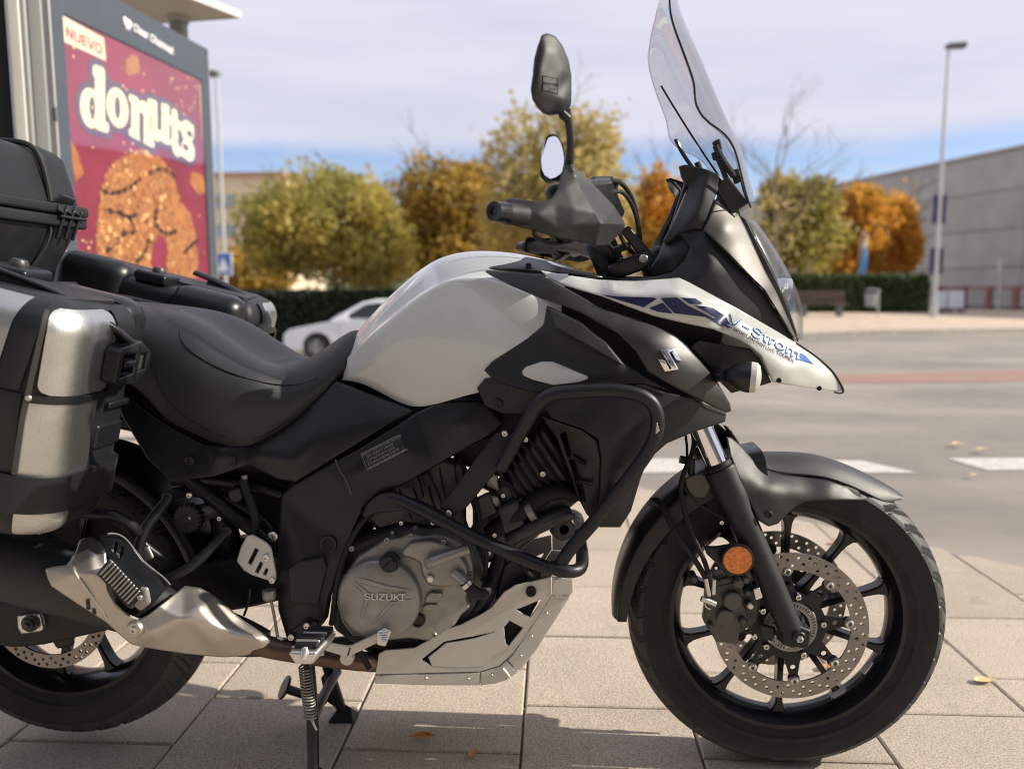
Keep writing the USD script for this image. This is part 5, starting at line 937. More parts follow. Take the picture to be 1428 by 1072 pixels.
part('headlight_back', shell([(1046, 318), (1066, 350), (1084, 390), (1100, 432), (1110, 474), (1096, 448), (1078, 410), (1060, 370)], [(1070, 390, -.05)], .1)[0], 'gloss_black', moto)
# windscreen
ne = [(936, -40), (934, -8), (936.5, 25), (950, 65), (961, 95), (968, 120), (971, 146), (985, 168), (1003, 181), (1020, 200), (1031, 232), (1047, 290)]; ce = [(936, -48), (936, -16), (946, 25), (962, 65), (976, 95), (987, 120), (999, 146), (1009, 168), (1018, 188), (1028, 212), (1037, 240), (1051, 287)]
hw = [.100, .150, .165, .172, .172, .170, .164, .152, .140, .128, .118, .100]
n3 = np.array([P(a, b, -h) for (a, b), h in zip(ne, hw)]); c3 = np.array([P(a, b, 0) for a, b in ce])
rows = [[np.array([c[0] + (n[0] - c[0]) * abs(t) ** 2.1, n[1] * -t * -1 * 1.0 if False else n[1] * t, c[2] + (n[2] - c[2]) * abs(t) ** 2.1]) for t in (-1, -.75, -.5, -.25, 0, .25, .5, .75, 1)] for n, c in zip(n3, c3)]
ws = part('windscreen', loft(rows, 60, 40, thick=.003), 'smoke_screen', moto, True)
rv = np.array(rows); part('screen_rim', tube(rv[:, -1], .0019, 6, 120), 'screen_edge', ws); part('screen_rim', tube(rv[:, 0], .0012, 6, 120), 'smoke_screen', ws)
part('screen_rib', tube([P(a, b, .09) for a, b in ((922, 120), (945, 158), (975, 205), (1003, 246))], .0022, 6), 'screen_edge', ws); part('screen_rib', tube([P(a, b, -.10) for a, b in ((973, 150), (990, 172), (1018, 198), (1030, 232), (1044, 284))], .0022, 6), 'screen_edge', ws)
ad_ = part('screen_adjuster', cat_(tube(PP([(998, 203, -.10), (1007, 222, -.10), (1024, 246, -.10)]), .0065, 8), hull(PP([(1000, 264, -.105), (1014, 249, -.105), (1040, 282, -.1), (1020, 296, -.1)]), .004, 6), hull(PP([(994, 215, -.10), (1004, 212, -.10), (1004, 221, -.10), (996, 222, -.10)]), .003, 6), hull(PP([(996, 200, -.10), (1002, 197, -.10), (1004, 207, -.10)]), .004, 6), hull(PP([(1022, 240, -.10), (1030, 238, -.10), (1034, 250, -.10), (1026, 254, -.10)]), .004, 6), tube(PP([(1000, 218, -.1), (1014, 252, -.1)]), .005, 8)), 'vent_dark', moto)
part('screen_adjuster', mirror(cat_(tube(PP([(998, 203, -.10), (1007, 222, -.10), (1024, 246, -.10)]), .0065, 8), hull(PP([(1000, 264, -.105), (1014, 249, -.105), (1040, 282, -.1), (1020, 296, -.1)]), .004, 6))), 'vent_dark', moto); part('screen_stay', tube(PP([(942, 194, .10), (952, 214, .10), (966, 234, .09)]), .0045, 8), 'screen_edge', moto)
part('screen_bracket', shell([(985, 236), (1002, 243), (1016, 262), (1030, 290), (1040, 320), (1030, 318), (1012, 288), (1000, 270)], [(985, 236, -.09), (1040, 320, -.08)], .01)[0], 'smooth_plastic', moto)
# turn signal
q = P(1013, 523, -.205); dsg = np.array([.97, -.22, -.06]); sg_ = part('turn_signal', lathe([(0, 0), (.010, .0), (.016, .006), (.026, .022), (.0285, .036), (.0285, .042), (0, .042)], q, dsg, 28), 'smooth_plastic', moto); part('lens', lathe([(.0283, .0422), (.0275, .052), (.022, .058), (.008, .061), (0, .0615)], q, dsg, 28), 'clear_lens_white', sg_); part('stalk', cyl(q, P(990, 523, -.12), .013, 14), 'smooth_plastic', sg_)
both('signal_panel', shell([(962, 484), (975, 474), (994, 478), (1046, 486), (1060, 500), (1076, 533), (1060, 538), (1020, 548), (1000, 528), (980, 500)], [(962, 484, -.175), (1046, 486, -.150), (1076, 533, -.125), (1020, 548, -.135), (1000, 520, -.15)], .005, res=7)[0], 'black_plastic', moto, 25)
# mirrors
mo = [(763, 46.5), (755, 49.5), (749.5, 66), (743.5, 100), (740, 124), (742, 137), (750, 149), (757, 156.5), (765, 158.8), (776, 158), (784, 160), (796, 146), (797, 140), (797, 106), (793, 84), (784, 63), (774, 50.5)]
sl = lambda x: -.432 + (x - 740) * .00105
m, _ = shell(mo, [(x_, y_, sl(x_)) for x_, y_ in mo] + [(752, 100, sl(752) - .012), (760, 68, sl(760) - .012), (776, 72, sl(776) - .012), (786, 100, sl(786) - .012), (788, 140, sl(788) - .014), (770, 132, sl(770) - .013), (757, 130, sl(757) - .012), (768, 100, sl(768) - .013)], .012, mode='lin', res=4, bevel=2.5, push=.003, corner=3)
gl, _ = shell([(743, 100), (745, 82), (750, 63), (757, 53), (764, 50), (772, 53), (781, 63), (788, 80), (793, 100), (795, 118), (794, 144), (788, 150), (776, 154.5), (765, 154), (752, 141), (745, 124)], [(x_, y_, sl(x_) + .0135 + (y_ - 100) * .00010) for x_ in (745, 795) for y_ in (50, 155)], .001, bevel=0, corner=2)
stem = tube(PP([(790, 152, -.40), (792, 166, -.395), (795, 190, -.385), (795, 212, -.375), (792, 236, -.36)]), [.007, .0058, .0058, .0058, .009], 12)
for fn_ in (lambda m: m, mirror):
    mi = part('mirror', fn_(m), 'black_plastic', moto, 40); part('mirror_glass', fn_(gl), 'mirror_glass', mi, False); part('mirror_stem', fn_(stem), 'smooth_plastic', mi); part('stem_nut', fn_(cyl(P(783, 158, -.402), P(792, 166, -.398), .0075, 12)), 'smooth_plastic', mi)
part('mirror_mark', cat_(*[tube([P(a, b, sl(a) - .0128) for a, b in q], .0007, 5, smooth=False, closed=True) for q in (((757, 106), (778, 110), (778, 118), (757, 115)), ((757, 117), (778, 120), (778, 131), (757, 126)))], *[tube([P(a, b, sl(a) - .0128) for a, b in q], .0006, 5, smooth=False) for q in (((762, 121), (766, 119), (766, 128)), ((769, 124), (775, 125)), ((766, 112), (772, 111), (770, 115)))]), 'smooth_plastic', moto)
# handguards, grips, bars
m, fG = shell([(705, 280), (712, 276.5), (744, 280), (760, 281), (769, 277), (778, 264), (782, 245), (786, 232), (797, 229), (810, 240), (832, 262), (856, 287), (870, 308), (872, 315), (868, 322), (849, 341), (833, 342), (811, 337), (778, 332), (745, 322), (713, 314), (702, 309)],
    [(705, 280, -.446), (744, 280, -.440), (769, 277, -.430), (774, 285, -.432), (776, 300, -.434), (777, 318, -.434), (778, 332, -.430), (713, 314, -.452), (702, 309, -.448), (745, 322, -.440), (720, 297, -.456), (750, 300, -.450), (782, 245, -.402), (786, 232, -.386), (797, 229, -.386), (803, 250, -.396), (812, 266, -.400), (821, 280, -.404), (831, 297, -.408), (840, 312, -.412), (835, 328, -.402), (831, 342, -.388), (856, 287, -.318), (872, 315, -.296), (849, 341, -.318), (826, 258, -.352), (800, 290, -.424), (800, 315, -.426), (790, 262, -.412)], .004, mode='facet', res=4, bevel=1.8, push=.002)
m2 = tube([P(692, 295, -.485), P(706, 297, -.465)], [.0148, .0155], 24, 2, False); m2c = lathe([(0, 0), (.006, 0), (.0065, .002), (.0145, .003), (.0150, -.01), (0, -.01)], P(690.5, 294.7, -.4872), P(690, 294.5, -.4872) - P(706, 297, -.465), 28)
gr = tube([P(706, 297, -.464), P(745, 304, -.42), P(790, 316, -.33)], .0165, 18, 12); bar = tube([P(780, 313, -.34), P(815, 325, -.26), P(842, 344, -.16), P(852, 356, -.08), P(852, 358, 0)], .0125, 14, 30)
sw = hull(PP([(772, 268, -.36), (800, 262, -.33), (806, 320, -.33), (780, 326, -.36)]), .014, 8)
for k, fn_ in enumerate((lambda m: m, mirror)):
    hg = part('handguard', fn_(m), 'handguard_black', moto, 14); part('bar_end', fn_(cat_(m2, m2c)), 'gloss_black', moto, 30); part('grip', fn_(gr), 'rubber', moto); part('handlebar', fn_(bar), 'frame_black', moto); part('switch_box', fn_(sw), 'smooth_plastic', moto)
    part('lever', fn_(tube(PP([(800, 332, -.30), (780, 340, -.36), (752, 334, -.42), (745, 322, -.44)]), [.006, .007, .006, .004], 8, flat=((0, 0, 1), .5))), 'frame_black', moto)
part('lever_perch', hull(PP([(806, 262, -.31), (846, 258, -.21), (862, 296, -.15), (838, 330, -.17), (812, 330, -.28)]), .012, 8), 'smooth_plastic', moto); part('lever_perch', mirror(hull(PP([(806, 262, -.31), (846, 262, -.21), (858, 296, -.15), (838, 330, -.17), (812, 330, -.28)]), .012, 8)), 'smooth_plastic', moto); part('kill_switch', hull(PP([(772, 262, -.365), (777, 258, -.36), (779, 264, -.36)]), .003, 6), 'switch_red', moto)
part('master_cylinder', cyl(P(826, 254, -.20), P(854, 253, -.18), .010, 20, None, .002), 'dark_metal', moto); part('reservoir', hull(PP([(840, 256, -.19), (858, 256, -.19), (856, 276, -.19), (846, 274, -.19)]), .006, 6), 'smooth_plastic', moto); part('hose_fitting', cat_(cyl(P(838, 270, -.21), P(860, 267, -.20), .0045, 10), cyl(P(852, 251, -.2), P(866, 254, -.195), .005, 10)), 'dark_metal', moto)
for pts_, r in (([(856, 252, -.19), (868, 257, -.18), (880, 274, -.16), (888, 300, -.13), (892, 330, -.10), (893, 350, -.08)], .0045), ([(858, 268, -.20), (870, 270, -.18), (882, 288, -.15), (889, 312, -.12), (891, 345, -.09)], .0040), ([(862, 316, -.22), (868, 335, -.16), (880, 350, -.1), (896, 362, -.08)], .004), ([(905, 378, -.06), (915, 372, -.05), (924, 378, -.05)], .002)): part('cable', tube(PP(pts_), r, 10, 40), 'rubber', moto)
# steering head
[part('handlebar_riser', hull(PP([(825, 345, s * .05), (852, 338, s * .05), (866, 372, s * .05), (842, 384, s * .05)]), .012, 8), 'frame_black', moto) for s in (-1, 1)]; part('top_clamp', hull(PP([(852, 374, -.11), (868, 366, -.12), (900, 354, -.12), (906, 362, -.12), (892, 374, -.12), (860, 386, -.11)]), .006, 8), 'frame_black', moto, 30)
part('top_clamp_far', hull(PP([(846, 376, .11), (868, 366, .12), (900, 354, .12), (892, 374, .12)]), .006, 8), 'frame_black', moto); bolt(897, 361, -.130, .0085, 'steel', moto, .006); bolt(867, 368, -.10, .010, 'cast_grey', moto, .01, (.3, -.4, .8)); part('fork_cap', cyl(P(866, 352, -.1), P(862, 342, -.1), .022, 20, None, .003), 'frame_black', moto); part('clamp_stay', hull(PP([(868, 322, -.12), (876, 318, -.12), (905, 352, -.11), (896, 358, -.11)]), .004, 6), 'frame_black', moto); part('ignition_block', hull(PP([(900, 362, -.05), (918, 350, -.05), (926, 368, -.05), (908, 384, -.05)]), .012, 8), 'smooth_plastic', moto)
part('steering_head', cyl(P(880, 395, 0), P(935, 520, 0), .035, 20), 'frame_black', moto); part('lower_clamp', hull([P(948, 560, s * .1) for s in (-1, 1)] + [P(975, 548, s * .1) for s in (-1, 1)] + [P(940, 545, 0)], .02, 8), 'frame_black', moto)

# radiator shroud, nose lower panel, radiator
m, fR = shell([(748, 556), (790, 546), (860, 545), (900, 556), (918, 582), (912, 612), (898, 655), (893, 668), (880, 712), (865, 735), (836, 735), (836, 690), (838, 640), (834, 612), (812, 598), (770, 584)],
    [(748, 556, -.195), (860, 545, -.225), (900, 556, -.225), (918, 582, -.215), (893, 668, -.190), (865, 735, -.168), (836, 735, -.172), (838, 640, -.226), (812, 598, -.222), (770, 584, -.200), (870, 600, -.228), (855, 690, -.205)], .005, mode='lin', res=7, bevel=3)
both('radiator_shroud', m, 'black_plastic', moto, 22)
m, fV = shell([(752, 578), (770, 585), (812, 599), (832, 614), (837, 640), (836, 700), (836, 734), (818, 717), (804, 690), (790, 650), (776, 612)], [(752, 578, -.185), (812, 599, -.214), (837, 640, -.222), (836, 734, -.172), (818, 717, -.165), (790, 650, -.168), (776, 612, -.172), (815, 660, -.196)], .005, mode='lin', res=6, bevel=2, holes=[[(781, 606), (788, 603), (796, 634), (792, 638)], [(794, 642), (800, 640), (808, 668), (803, 672)], [(804, 676), (811, 674), (816, 698), (811, 700)]])
both('radiator_vent', m, 'smooth_plastic', moto, 22)
for a_, b_ in (((786, 634), (815, 646)), ((798, 668), (825, 676))): part('vent_fin', hull(PP([(a_[0] + 6, a_[1] + 2, -.190), (*b_, -.205), (a_[0] + 7, a_[1] + 3.5, -.186), (b_[0], b_[1] + 2, -.199)]), .0005, 6), 'smooth_plastic', moto)
both('nose_panel', shell([(884, 536), (930, 546), (965, 556), (1013, 577), (1011, 588), (968, 602), (930, 618), (905, 640), (900, 610), (918, 580), (905, 555)], [(884, 536, -.222), (930, 546, -.214), (965, 556, -.198), (1013, 577, -.142), (1011, 588, -.145), (930, 618, -.192), (905, 640, -.190), (918, 580, -.218)], .005, res=7)[0], 'black_plastic', moto, 25)
both('nose_edge', shell([(882, 535), (900, 536), (931, 548), (925, 551)], [(882, 535, -.2295), (931, 548, -.2165)], .003, bevel=1, res=5)[0], 'grey_paint', moto); both('nose_edge', shell([(970, 557), (1012, 575), (1012, 580), (985, 570)], [(970, 557, -.200), (1012, 577, -.147)], .003, bevel=1, res=5)[0], 'grey_paint', moto)
part('radiator', hull([P(a, b, s * .17) for s in (-1, 1) for a, b in ((845, 560), (872, 560), (858, 725), (832, 720))], .005, 6), 'vent_dark', moto); part('fairing_core', hull([P(a, b, s * .11) for s in (-1, 1) for a, b in ((700, 420), (770, 400), (940, 400), (1000, 440), (980, 540), (920, 570), (720, 560))], .02, 8), 'vent_dark', moto)
part('air_box', hull([P(a, b, s * .06) for s in (-1, 1) for a, b in ((640, 570), (790, 560), (838, 610), (836, 700), (800, 690), (745, 640), (690, 640), (640, 640))], .01, 8), 'vent_dark', moto)
# crash bars
R_ = .0128
up = [(699, 652, -.196), (708, 636, -.203), (720, 614, -.212), (733, 590, -.228), (748, 566, -.242), (768, 551, -.252), (800, 546, -.258), (850, 544, -.262), (888, 549, -.264), (909, 562, -.262), (917, 585, -.258), (911, 615, -.250), (893, 645, -.240), (862, 685, -.228), (826, 730, -.212), (798, 762, -.202), (783, 784, -.196), (778, 795, -.190)]
m = cat_(tube(PP(up), R_, 16, 180), tube(PP([(545, 693, -.170), (570, 702, -.178), (610, 722, -.192), (660, 748, -.200), (710, 770, -.202), (770, 794, -.194)]), R_, 16, 60), tube(PP([(768, 790, -.194), (788, 796, -.205), (806, 794, -.19), (812, 782, -.15), (811, 765, -.08), (808, 745, 0)]), R_, 16, 60))
cb = both('crash_bar', m, 'frame_black', moto, 40)
part('crash_bar_plate', shell([(612, 706), (626, 690), (690, 604), (702, 600), (722, 612), (716, 628), (652, 706), (630, 722)], [(612, 706, -.172), (700, 604, -.168)], .006, bevel=2, corner=4)[0], 'frame_black', cb); part('crash_bar_plate', shell([(512, 702), (530, 688), (548, 686), (590, 700), (625, 718), (612, 730), (560, 712), (520, 716), (500, 728)], [(550, 700, -.182)], .006, bevel=2, corner=4)[0], 'frame_black', cb)
for a_, b_ in ((704, 604), (626, 715), (733, 612), (757, 660)): bolt(a_, b_, -.178 if a_ < 720 else -.12, .0065, 'steel', moto, .006)
part('weld_mark', hull(PP([(916, 590, -.272), (919, 600, -.27), (915, 604, -.272)]), .0012, 6), 'cast_grey', cb)
# engine
part('engine_block', cat_(hull([P(a, b, s * .10) for s in (-1, 1) for a, b in ((490, 760), (560, 740), (650, 750), (670, 800), (660, 860), (610, 895), (520, 898), (478, 870))], .02, 8), hull([P(a, b, s * .085) for s in (-1, 1) for a, b in ((560, 755), (520, 720), (590, 640), (640, 650), (640, 740))], .015, 8), hull([P(a, b, s * .075) for s in (-1, 1) for a, b in ((640, 790), (690, 690), (760, 600), (800, 690), (720, 760))], .015, 8)), 'dark_metal', moto)
dirf = np.array([.56, .83]); 
for k in range(10):
    a = np.array([690 + 9.2 * k, 652 - 8.0 * k]); Ln = 52 + 6 * min(k, 5); b = a + dirf * Ln
    part('cooling_fin', hull(PP([(a[0], a[1], -.110), (b[0], b[1], -.110), (a[0] + 3.2, a[1] - 2.2, -.108), (b[0] + 3.2, b[1] - 2.2, -.108), (a[0], a[1], -.07), (b[0], b[1], -.07)]), .0006, 6), 'frame_black', moto, 20)
m, fE = shell([(478, 868), (470, 840), (480, 800), (498, 775), (520, 762), (536, 752), (560, 748), (572, 741), (588, 746), (604, 744), (622, 746), (640, 756), (652, 764), (660, 786), (660, 815), (650, 832), (655, 846), (642, 858), (634, 872), (612, 886), (596, 893), (570, 889), (545, 892), (512, 886), (492, 886)], [(478, 868, -.155), (540, 760, -.158), (640, 760, -.150), (655, 846, -.145), (600, 893, -.150), (512, 886, -.155), (560, 820, -.165)], .05, res=7, bevel=4, push=.006, corner=3)
ec = part('crankcase_cover', m, 'cast_grey', moto, 35)
q = P(530, 833, -.166); ax_ = np.array([0., -1., 0]); cc = part('clutch_cover', lathe([(.083, -.012), (.083, .010), (.080, .016), (.074, .0205), (.050, .0245), (.025, .026), (0, .0265)], q, ax_, 96), 'cast_grey', moto, 40)
fcl = lambda z: np.full(len(np.atleast_2d(z)), -.193)
for o_ in ([(478, 802), (486, 800), (540, 816), (580, 823), (580, 826), (540, 822), (484, 808)], [(500, 868), (508, 838), (506, 826), (486, 808), (490, 806), (512, 824), (514, 838), (506, 866), (512, 872), (520, 866), (545, 838), (578, 834), (578, 838), (548, 843), (524, 868), (510, 876)]):
    m, _ = shell(o_, None, .006, depth=lambda z: -.1945 + .06 * (np.linalg.norm((np.atleast_2d(z) - [530, 833]) / 58, axis=1) ** 4) * .28, bevel=1.2, res=4, corner=.6, push=.002); part('cover_rib', m, 'cast_grey', cc, 30)
part('lettering', writing('SUZUKI', (507, 836), np.array([1, .02]), np.array([0.06, -1]), lambda z: np.full(len(z), -.1922), 9.0, .0006, True, .0030, squeeze=1.2), 'alu_matt', cc, False)
q = P(543, 785, -.185); oc = part('oil_cap', lathe([(.020, -.012), (.020, .001), (.0165, .003), (.0165, .008), (.0155, .0095), (0, .0095)], q, ax_, 36), 'smooth_plastic', moto); t_ = np.array([.74, 0, .67]); part('cap_grip', hull([q + t_ * s * .013 + np.array([0, -.0095 - d_, 0]) + np.array([-.67, 0, .74]) * w_ for s in (-1, 1) for d_ in (0, .005) for w_ in (-.0025, .0025)], .0008, 6), 'smooth_plastic', oc)
q = P(583, 865, -.164); part('oil_window', lathe([(0, .001), (.0095, .001), (.0095, .004), (.013, .004), (.0145, -.004), (0, -.004)], q, ax_, 28), 'gloss_black', moto)
for a_, b_ in ((491, 764), (540, 752), (573, 746), (619, 754), (606, 884), (640, 802), (656, 800), (597, 805), (634, 812)): bolt(a_, b_, -.168, .0055, 'cast_grey', ec, .006)
m, _ = shell([(558, 770), (572, 756), (600, 752), (622, 758), (640, 770), (652, 790), (652, 808), (640, 816), (620, 818), (598, 816), (588, 800), (586, 785), (572, 778), (560, 776)], [(600, 785, -.176)], .02, res=5, bevel=4, push=.007, corner=4); part('water_pump', m, 'cast_grey', moto, 35)
part('pump_pipe', cat_(cyl(P(597, 785, -.196), P(654, 764, -.185), .0105, 20), lathe([(0, .002), (.0115, .002), (.0125, -.001), (.0125, -.01), (0, -.01)], P(597, 786, -.198), (-.6, -.8, -.2), 20), cyl(P(632, 798, -.186), P(650, 812, -.19), .010, 18)), 'cast_grey', moto); q = P(600, 806, -.18); part('pump_bolt', lathe([(0, .008), (.005, .008), (.008, .006), (.008, -.004), (0, -.004)], q, ax_, 6), 'steel', moto, 20)
part('coolant_hose', tube(PP([(648, 811, -.19), (658, 822, -.19), (670, 828, -.185), (678, 822, -.17), (680, 810, -.14)]), .0115, 14, 30), 'rubber', moto); part('hose_clamp', lathe([(.0120, -.004), (.0135, -.004), (.0135, .004), (.0120, .004)], P(651, 814, -.19), P(658, 822, -.19) - P(648, 811, -.19), 20, True), 'alu_bright', moto)
for o_ in ([(594, 832), (600, 826), (618, 826), (616, 834), (608, 840), (592, 840)], [(590, 846), (596, 842), (610, 842), (608, 848), (602, 852), (588, 852)]): part('cover_pad', shell(o_, [(600, 835, -.169)], .003, bevel=1.5, res=4)[0], 'cast_grey', ec)
# dim plumbing behind the bars
for pts_, r, m_ in (([(676, 752, -.08), (700, 732, -.10), (730, 712, -.11), (760, 690, -.11), (785, 684, -.10), (800, 690, -.08)], .018, 'rubber'), ([(712, 752, -.09), (745, 735, -.11), (775, 722, -.11), (792, 716, -.10)], .017, 'dark_metal'), ([(676, 728, -.07), (700, 712, -.09), (725, 700, -.1)], .013, 'dark_metal'), ([(600, 668, -.09), (606, 690, -.1), (612, 706, -.1)], .010, 'dark_metal'), ([(655, 660, -.1), (664, 700, -.12), (672, 740, -.13), (678, 775, -.13), (672, 810, -.13)], .0045, 'rubber'), ([(640, 640, -.09), (658, 680, -.11), (662, 720, -.12), (660, 760, -.13)], .004, 'rubber'), ([(745, 785, -.06), (742, 810, -.06), (735, 835, -.06), (715, 862, -.05)], .019, 'header_brown'), ([(700, 770, -.08), (690, 800, -.10), (676, 835, -.11), (660, 862, -.11)], .016, 'frame_black'), ([(462, 870, -.17), (466, 840, -.175), (472, 800, -.176), (485, 762, -.17), (500, 735, -.165), (520, 712, -.16)], .0055, 'rubber'), ([(545, 640, -.12), (585, 618, -.13), (620, 604, -.13)], .006, 'rubber')):
    part('hose', tube(PP(pts_), r, 14, 40), m_, moto)
q = P(786, 738, -.11); part('thermostat', lathe([(.010, .004), (.020, .004), (.023, 0), (.023, -.03), (0, -.03)], q, (.25, -1, .1), 28), 'dark_metal', moto); part('pipe_clamp', cyl(P(736, 715, -.122), P(744, 711, -.122), .0185, 18), 'cast_grey', moto); [part('throttle_body', q, 'dark_metal', moto) for q in (hull(PP([(552, 672, -.10), (578, 660, -.10), (586, 690, -.1), (560, 696, -.1)]), .008, 6), cyl(P(590, 658, -.12), P(598, 672, -.1), .010, 14), hull(PP([(700, 710, -.115), (720, 702, -.115), (726, 728, -.115), (706, 738, -.115)]), .008, 6), hull(PP([(660, 700, -.11), (680, 690, -.11), (690, 712, -.11), (668, 722, -.11)]), .006, 6))]
# more dim fittings that fill the engine bay
rf_ = np.random.default_rng(12)
for k in range(16):
    a, b = rf_.uniform(560, 770), rf_.uniform(640, 770)
    if abs((a - 560) / 210 * -70 + 745 - b) > 55: continue
    part('fitting', hull([P(a, b, -.105) + rf_.uniform(-.014, .014, 3) * [1, .5, 1] for _ in range(6)], .003, 6), ('dark_metal', 'frame_black', 'cast_grey')[k % 3], moto, 30)
for a, b in ((560, 728), (580, 735), (604, 728), (548, 742), (690, 745), (702, 690), (682, 770)): bolt(a, b, -.12, .005, 'steel', moto, .006)
for k in range(5): part('wire', tube(PP([(545 + 22 * k, 655 - 8 * k, -.09), (560 + 20 * k, 690, -.11), (575 + 20 * k, 725 + 4 * k, -.115)]), .0022, 6, 16), 'rubber', moto)
# skid plate
S_o = [(523, 940), (526, 926), (528, 911), (537, 906), (578, 903), (598, 892), (613, 879), (642, 871), (671, 856), (685, 847), (703, 825), (718, 816), (768, 804), (769, 828), (735, 882), (716, 910), (696, 928), (670, 936), (600, 938)]
hl_ = [[(720.6, 849.7), (756, 835), (740, 860), (730, 856)], [(703, 874), (710.5, 865), (729.5, 875), (709, 900), (705, 896)], [(688, 881), (660, 890), (640, 893.5), (622, 896), (606, 909), (597, 916), (602, 928), (588, 919), (593, 915), (620, 894), (640, 890.5), (660, 887)]]
m, fK = shell(S_o, [(523, 940, -.150), (528, 911, -.149), (598, 892, -.1475), (718, 816, -.142), (768, 804, -.140), (769, 828, -.142), (716, 910, -.1475), (670, 936, -.150)], .003, res=6, bevel=1.2, push=.0015, holes=hl_)
sk = part('skid_plate', m, 'alu_matt', moto, 30); part('skid_plate', mirror(m), 'alu_matt', moto, 30)
St = [[(523, 940.8), (600, 938.8), (669.4, 937), (669.4, 955), (600, 955), (523, 952.5)], [(670.6, 937), (697, 928.6), (707, 920), (716, 931), (722, 937), (706, 948), (690, 952.5), (670.6, 955)], [(708, 919.5), (716.5, 910.6), (735.5, 882.5), (769, 829.5), (795, 832), (750, 903), (726, 934), (717.5, 930.5)], [(769.8, 803.5), (799, 807), (800, 824), (795, 831), (769.8, 828.5)]]
for q in St:
    f_ = lambda z: fK(z) + np.clip(-.0008 + .0030 * np.maximum(0, np.min([np.linalg.norm(np.atleast_2d(z) - np.array(c), axis=1) for c in S_o], axis=0) * 0 + 0), -.001, .02)
    m, _ = shell(q, None, .003, depth=f_, res=5, bevel=1.4, push=.0022, corner=.4); part('skid_strip', m, 'alu_matt', sk, 30); part('skid_strip', mirror(m), 'alu_matt', sk, 30)
for a, b in ((532, 944), (594, 945), (653, 946), (686, 941), (741, 887), (762, 855), (776, 809), (726, 914)): bolt(a, b, float(fK((a, b))[0]) - .0012, .0036, 'alu_bright', sk, .003)
part('weld_seam', tube([P(a, b, float(fK((a, b))[0]) - .0025) for a, b in ((701, 932), (706, 938), (711, 945))], .0026, 8), 'alu_bright', sk); part('weld_seam', tube([P(a, b, float(fK((a, b))[0]) - .0015) for a, b in ((774, 831), (784, 832), (793, 832))], .002, 8), 'alu_bright', sk)
q = P(740.5, 824, -.143); part('rubber_mount', lathe([(0, .004), (.003, .004), (.004, .007), (.0095, .007), (.0105, .004), (.0105, -.003), (0, -.003)], q, ax_, 24), 'rubber', sk)
part('skid_floor', hull([P(a, b, s * .135) for s in (-1, 1) for a, b in ((530, 950), (668, 952), (700, 944), (745, 900), (738, 896), (690, 936), (660, 944), (530, 943))], .001, 6), 'alu_matt', sk, 30); part('skid_front', cat_(*[hull([P(a, b, s * .13) for s in (-1, 1) for a, b in q], .001, 6) for q in (((745, 900), (796, 826), (790, 824), (738, 896)), ((796, 826), (797, 808), (790, 808), (790, 824)))]), 'alu_matt', sk, 30)
part('skid_inner', shell([(535, 930), (540, 915), (600, 905), (690, 868), (740, 835), (750, 840), (715, 900), (660, 932)], [(640, 900, -.125)], .01)[0], 'vent_dark', sk)
part('skid_line', tube([P(a, b, float(fK((a, b))[0]) - .0012) for a, b in ((604, 929), (640, 931), (675, 929))], .0006, 5), 'cast_grey', sk)
for pts_ in ([(690, 836), (702, 790), (718, 775), (735, 800), (728, 815)], ): part('skid_bracket', shell(pts_, [(710, 810, -.10)], .008)[0], 'frame_black', sk)
part('skid_bracket', tube(PP([(724, 780, -.1), (748, 808, -.12), (765, 806, -.12)]), .006, 8), 'frame_black', sk)
# exhaust
part('exhaust_pipe', tube(PP([(720, 905, -.04), (640, 922, -.07), (560, 924, -.105), (510, 922, -.140), (450, 915, -.170), (395, 906, -.195), (350, 895, -.205)]), [.021, .021, .020, .0195, .0195, .0205, .022], 20, 60), 'header_brown', moto)
ctr = [(372, 897, -.190), (340, 889, -.190), (300, 878, -.192), (250, 862, -.205), (200, 846, -.222), (140, 826, -.245), (70, 803, -.268), (0, 784, -.285), (-60, 770, -.295)]
part('muffler', tube(PP(ctr), [.026, .038, .046, .052, .058, .064, .068, .068, .066], 28, 70, flat=((0, 1, 0), .78)), 'muffler_black', moto, 40)
m, fX = shell([(62, 792), (70, 790), (92, 788), (104, 772), (112, 752), (124, 749), (138, 755), (147, 772), (149, 800), (150, 822), (161, 843), (176, 856), (194, 863), (206, 857), (230, 838), (257, 817), (278, 820), (299, 831), (322, 851), (340, 866), (362, 880), (377, 891), (380, 900), (372, 905), (340, 914.5), (312, 916), (291, 914.5), (258, 911), (224, 906), (200, 902), (183, 898), (166, 884), (149, 868), (110, 843), (71, 817), (66, 806)],
    [(62, 792, -.322), (104, 772, -.318), (124, 749, -.300), (149, 800, -.325), (161, 843, -.315), (194, 863, -.300), (257, 817, -.232), (299, 831, -.226), (340, 866, -.220), (377, 891, -.212), (372, 905, -.218), (340, 914.5, -.222), (291, 914.5, -.238), (224, 906, -.268), (183, 898, -.290), (149, 868, -.312), (71, 817, -.330), (255, 862, -.292), (300, 872, -.272), (335, 886, -.254), (210, 885, -.306), (230, 850, -.290), (300, 895, -.264), (110, 800, -.338), (280, 845, -.272), (128, 800, -.338), (355, 890, -.242)], .003, mode='crisp', res=5, bevel=2.0, push=.003, corner=3, holes=[[(120, 836), (125, 834), (126, 848), (122, 850)], [(129, 848), (133, 848), (134, 855), (130, 856)]])
shd = part('heat_shield', m, 'silencer_steel', moto, 30)
part('shield_fold', tube([P(a, b, float(fX((a, b))[0]) - .001) for a, b in ((103, 775), (101, 786), (106, 800), (128, 832), (148, 862))], .0028, 8), 'silencer_steel', shd); part('shield_cap', shell([(105, 774), (112, 753), (124, 748), (138, 755), (146, 771), (136, 772), (122, 766), (110, 771)], None, .003, depth=lambda z: fX(z) - .003, bevel=2, res=5)[0], 'dark_metal', shd)
